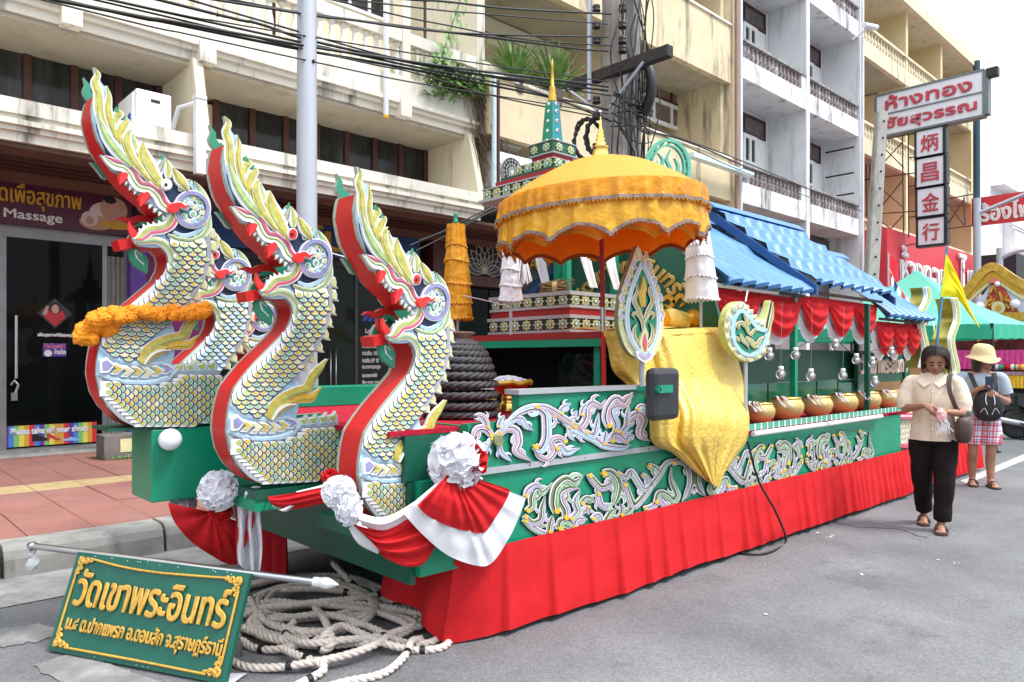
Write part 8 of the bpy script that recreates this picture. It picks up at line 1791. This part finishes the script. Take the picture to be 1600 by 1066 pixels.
b.add(vs_, [(i*n+j, i*n+(j+1) % n, (i+1)*n+(j+1) % n, (i+1)*n+j) for i in range(len(pp_)-1) for j in range(n)], TSH, True)
for sh, el, sd_ in ((shR, elR, -1), (shL, elL, 1)):
    d = el-sh; P = cr([sh-d*.05-J.l*.06*sd_, sh+J.l*.01*sd_, sh+d*.35+J.l*.012*sd_, sh+d*.66+J.l*.01*sd_], 5); b.tube(P, [interp([.055,.070,.076,.074], i/(len(P)-1)) for i in range(len(P))], TSH, 18, False)
b.build('tshirt', W2)
PLD = bpy.data.materials.new('plaid_cloth'); PLD.use_nodes = True; MATS['plaid_cloth'] = PLD; t = PLD.node_tree; bs = t.nodes['Principled BSDF']; bs.inputs['Roughness'].default_value = .85
at = t.nodes.new('ShaderNodeAttribute'); at.attribute_name = 'plaid'; t.links.new(at.outputs['Color'], bs.inputs['Base Color'])
sm2 = fuse('plaid_shorts', [([J(0,0,.86), J(0,0,.76)], [.142,.15]), ([J(0,.08,.78), J(.05,.088,.47)], [.115,.105]), ([J(0,-.08,.78), J(.03,-.088,.47)], [.115,.105])], [], PLD, W2, .0075, 4, folds_(9))
me = sm2.data; ca_ = me.color_attributes.new('plaid', 'FLOAT_COLOR', 'POINT'); off = WLOC[W2.name]
for i, v in enumerate(me.vertices):
    p = v.co+off-J.o; a_ = math.atan2(p.dot(J.l), p.dot(J.f)); x = p.dot(J.l)*1.0+p.dot(J.f)*.8; z = p.z
    def st(q, per, lo, hi): q = (q/per) % 1; return lo < q < hi
    c = [.72, .66, .68]; r_ = st(x, .062, 0, .34); q_ = st(z, .062, 0, .34)
    if r_: c = [c[0]*.80, c[1]*.25, c[2]*.30]
    if q_: c = [c[0]*.80, c[1]*.28, c[2]*.33]
    if st(x, .062, .52, .68): c = [c[0]*.35, c[1]*.38, c[2]*.62]
    if st(z, .062, .52, .66): c = [c[0]*.45, c[1]*.45, c[2]*.7]
    ca_.data[i].color = (*c, 1)
for an in ((.03,.085,.02), (-.06,-.075,-.02)):
    fx, ly, ty = an; P = [(-.07,-.03),(-.05,-.04),(.08,-.045),(.16,-.045),(.20,-.02),(.205,.02),(.18,.05),(.1,.048),(-.05,.04),(-.07,.03)]; s_ = MB(); s_.prism(P, lambda a, c, d: J(fx+a, ly+c+ty*max(0,a)*5, d), .004, .022, SAN); so = s_.build('sandal', W2)
    b = MB(); b.tube(cr([J(fx+.09, ly-.040+ty*.5, .02), J(fx+.085, ly-.02+ty*.5, .066), J(fx+.085, ly+.02+ty*.5, .066), J(fx+.09, ly+.050+ty*.5, .02)], 4), .013, SAN, 6); b.build('strap', so)
bp_ = thing('backpack', 'black drawstring backpack worn on the chest of the woman in the straw hat', 'backpack', J(.2, .02, .86)); BPM = mat('black_nylon', (.012, .012, .014), .6, var=.3, bump=.3, bscale=18)
bm = bmesh.new(); bmesh.ops.create_icosphere(bm, subdivisions=4, radius=1); b = MB(); pts = []
for v in bm.verts:
    x, y, z = v.co; w = 1-.35*max(0, z); k = 1+.06*noise.noise(v.co*3); pts.append(J(.185+.085*math.copysign(abs(x)**.8, x)*k, .03+.145*math.copysign(abs(y)**.75, y)*w*k, .925+.185*math.copysign(abs(z)**.8, z)))
bm.verts.index_update(); b.add(pts, [[v.index for v in f.verts] for f in bm.faces], BPM, True); bm.free(); b.build('body', bp_)
b = MB()
for sg in (-1, 1):
    P = cr([J(.20, .03+sg*.075, 1.06), J(.155, .01+sg*.10, 1.15), J(.07, sg*.115, 1.255), J(-.03, sg*.12, 1.25), J(-.12, sg*.13, 1.12)], 6)
    for q in (-.014, -.005, .005, .014): b.tube([p+J.l*q for p in P], .0075, BPM, 6)
b.build('strap', bp_)
b = MB()
for q in (-.03, .03): b.tube(cr([J(.262, .03+q, 1.06), J(.285, .03+q*1.4, .98), J(.285, .035+q*1.2, .93)], 4), .005, CWHITE, 5)
for sg in (-1, 1): b.tube(cr([J(.262, .03+sg*.09, .84), J(.275, .03+sg*.05, .89), J(.27, .03+sg*.02, .82)], 4), .003, CWHITE, 4)
b.build('white_cord', bp_)
ph = thing('mobile_phone', 'dark mobile phone held up by the woman in the straw hat', 'phone', J(.30, .03, 1.15)); b = MB(); c = J(.285, .02, 1.165); ax = J.l; uz = (J.u*.92-J.f*.1).normalized(); nn = ax.cross(uz)
b.add([c+ax*a*.037+uz*h*.072+nn*d for d in (0, .009) for a, h in ((-1,-1),(1,-1),(1,1),(-1,1))], [(3,2,1,0), (4,5,6,7), (0,1,5,4), (1,2,6,5), (2,3,7,6), (3,0,4,7)], mat('phone_case', (.010, .016, .05), .3)); b.build('case', ph)
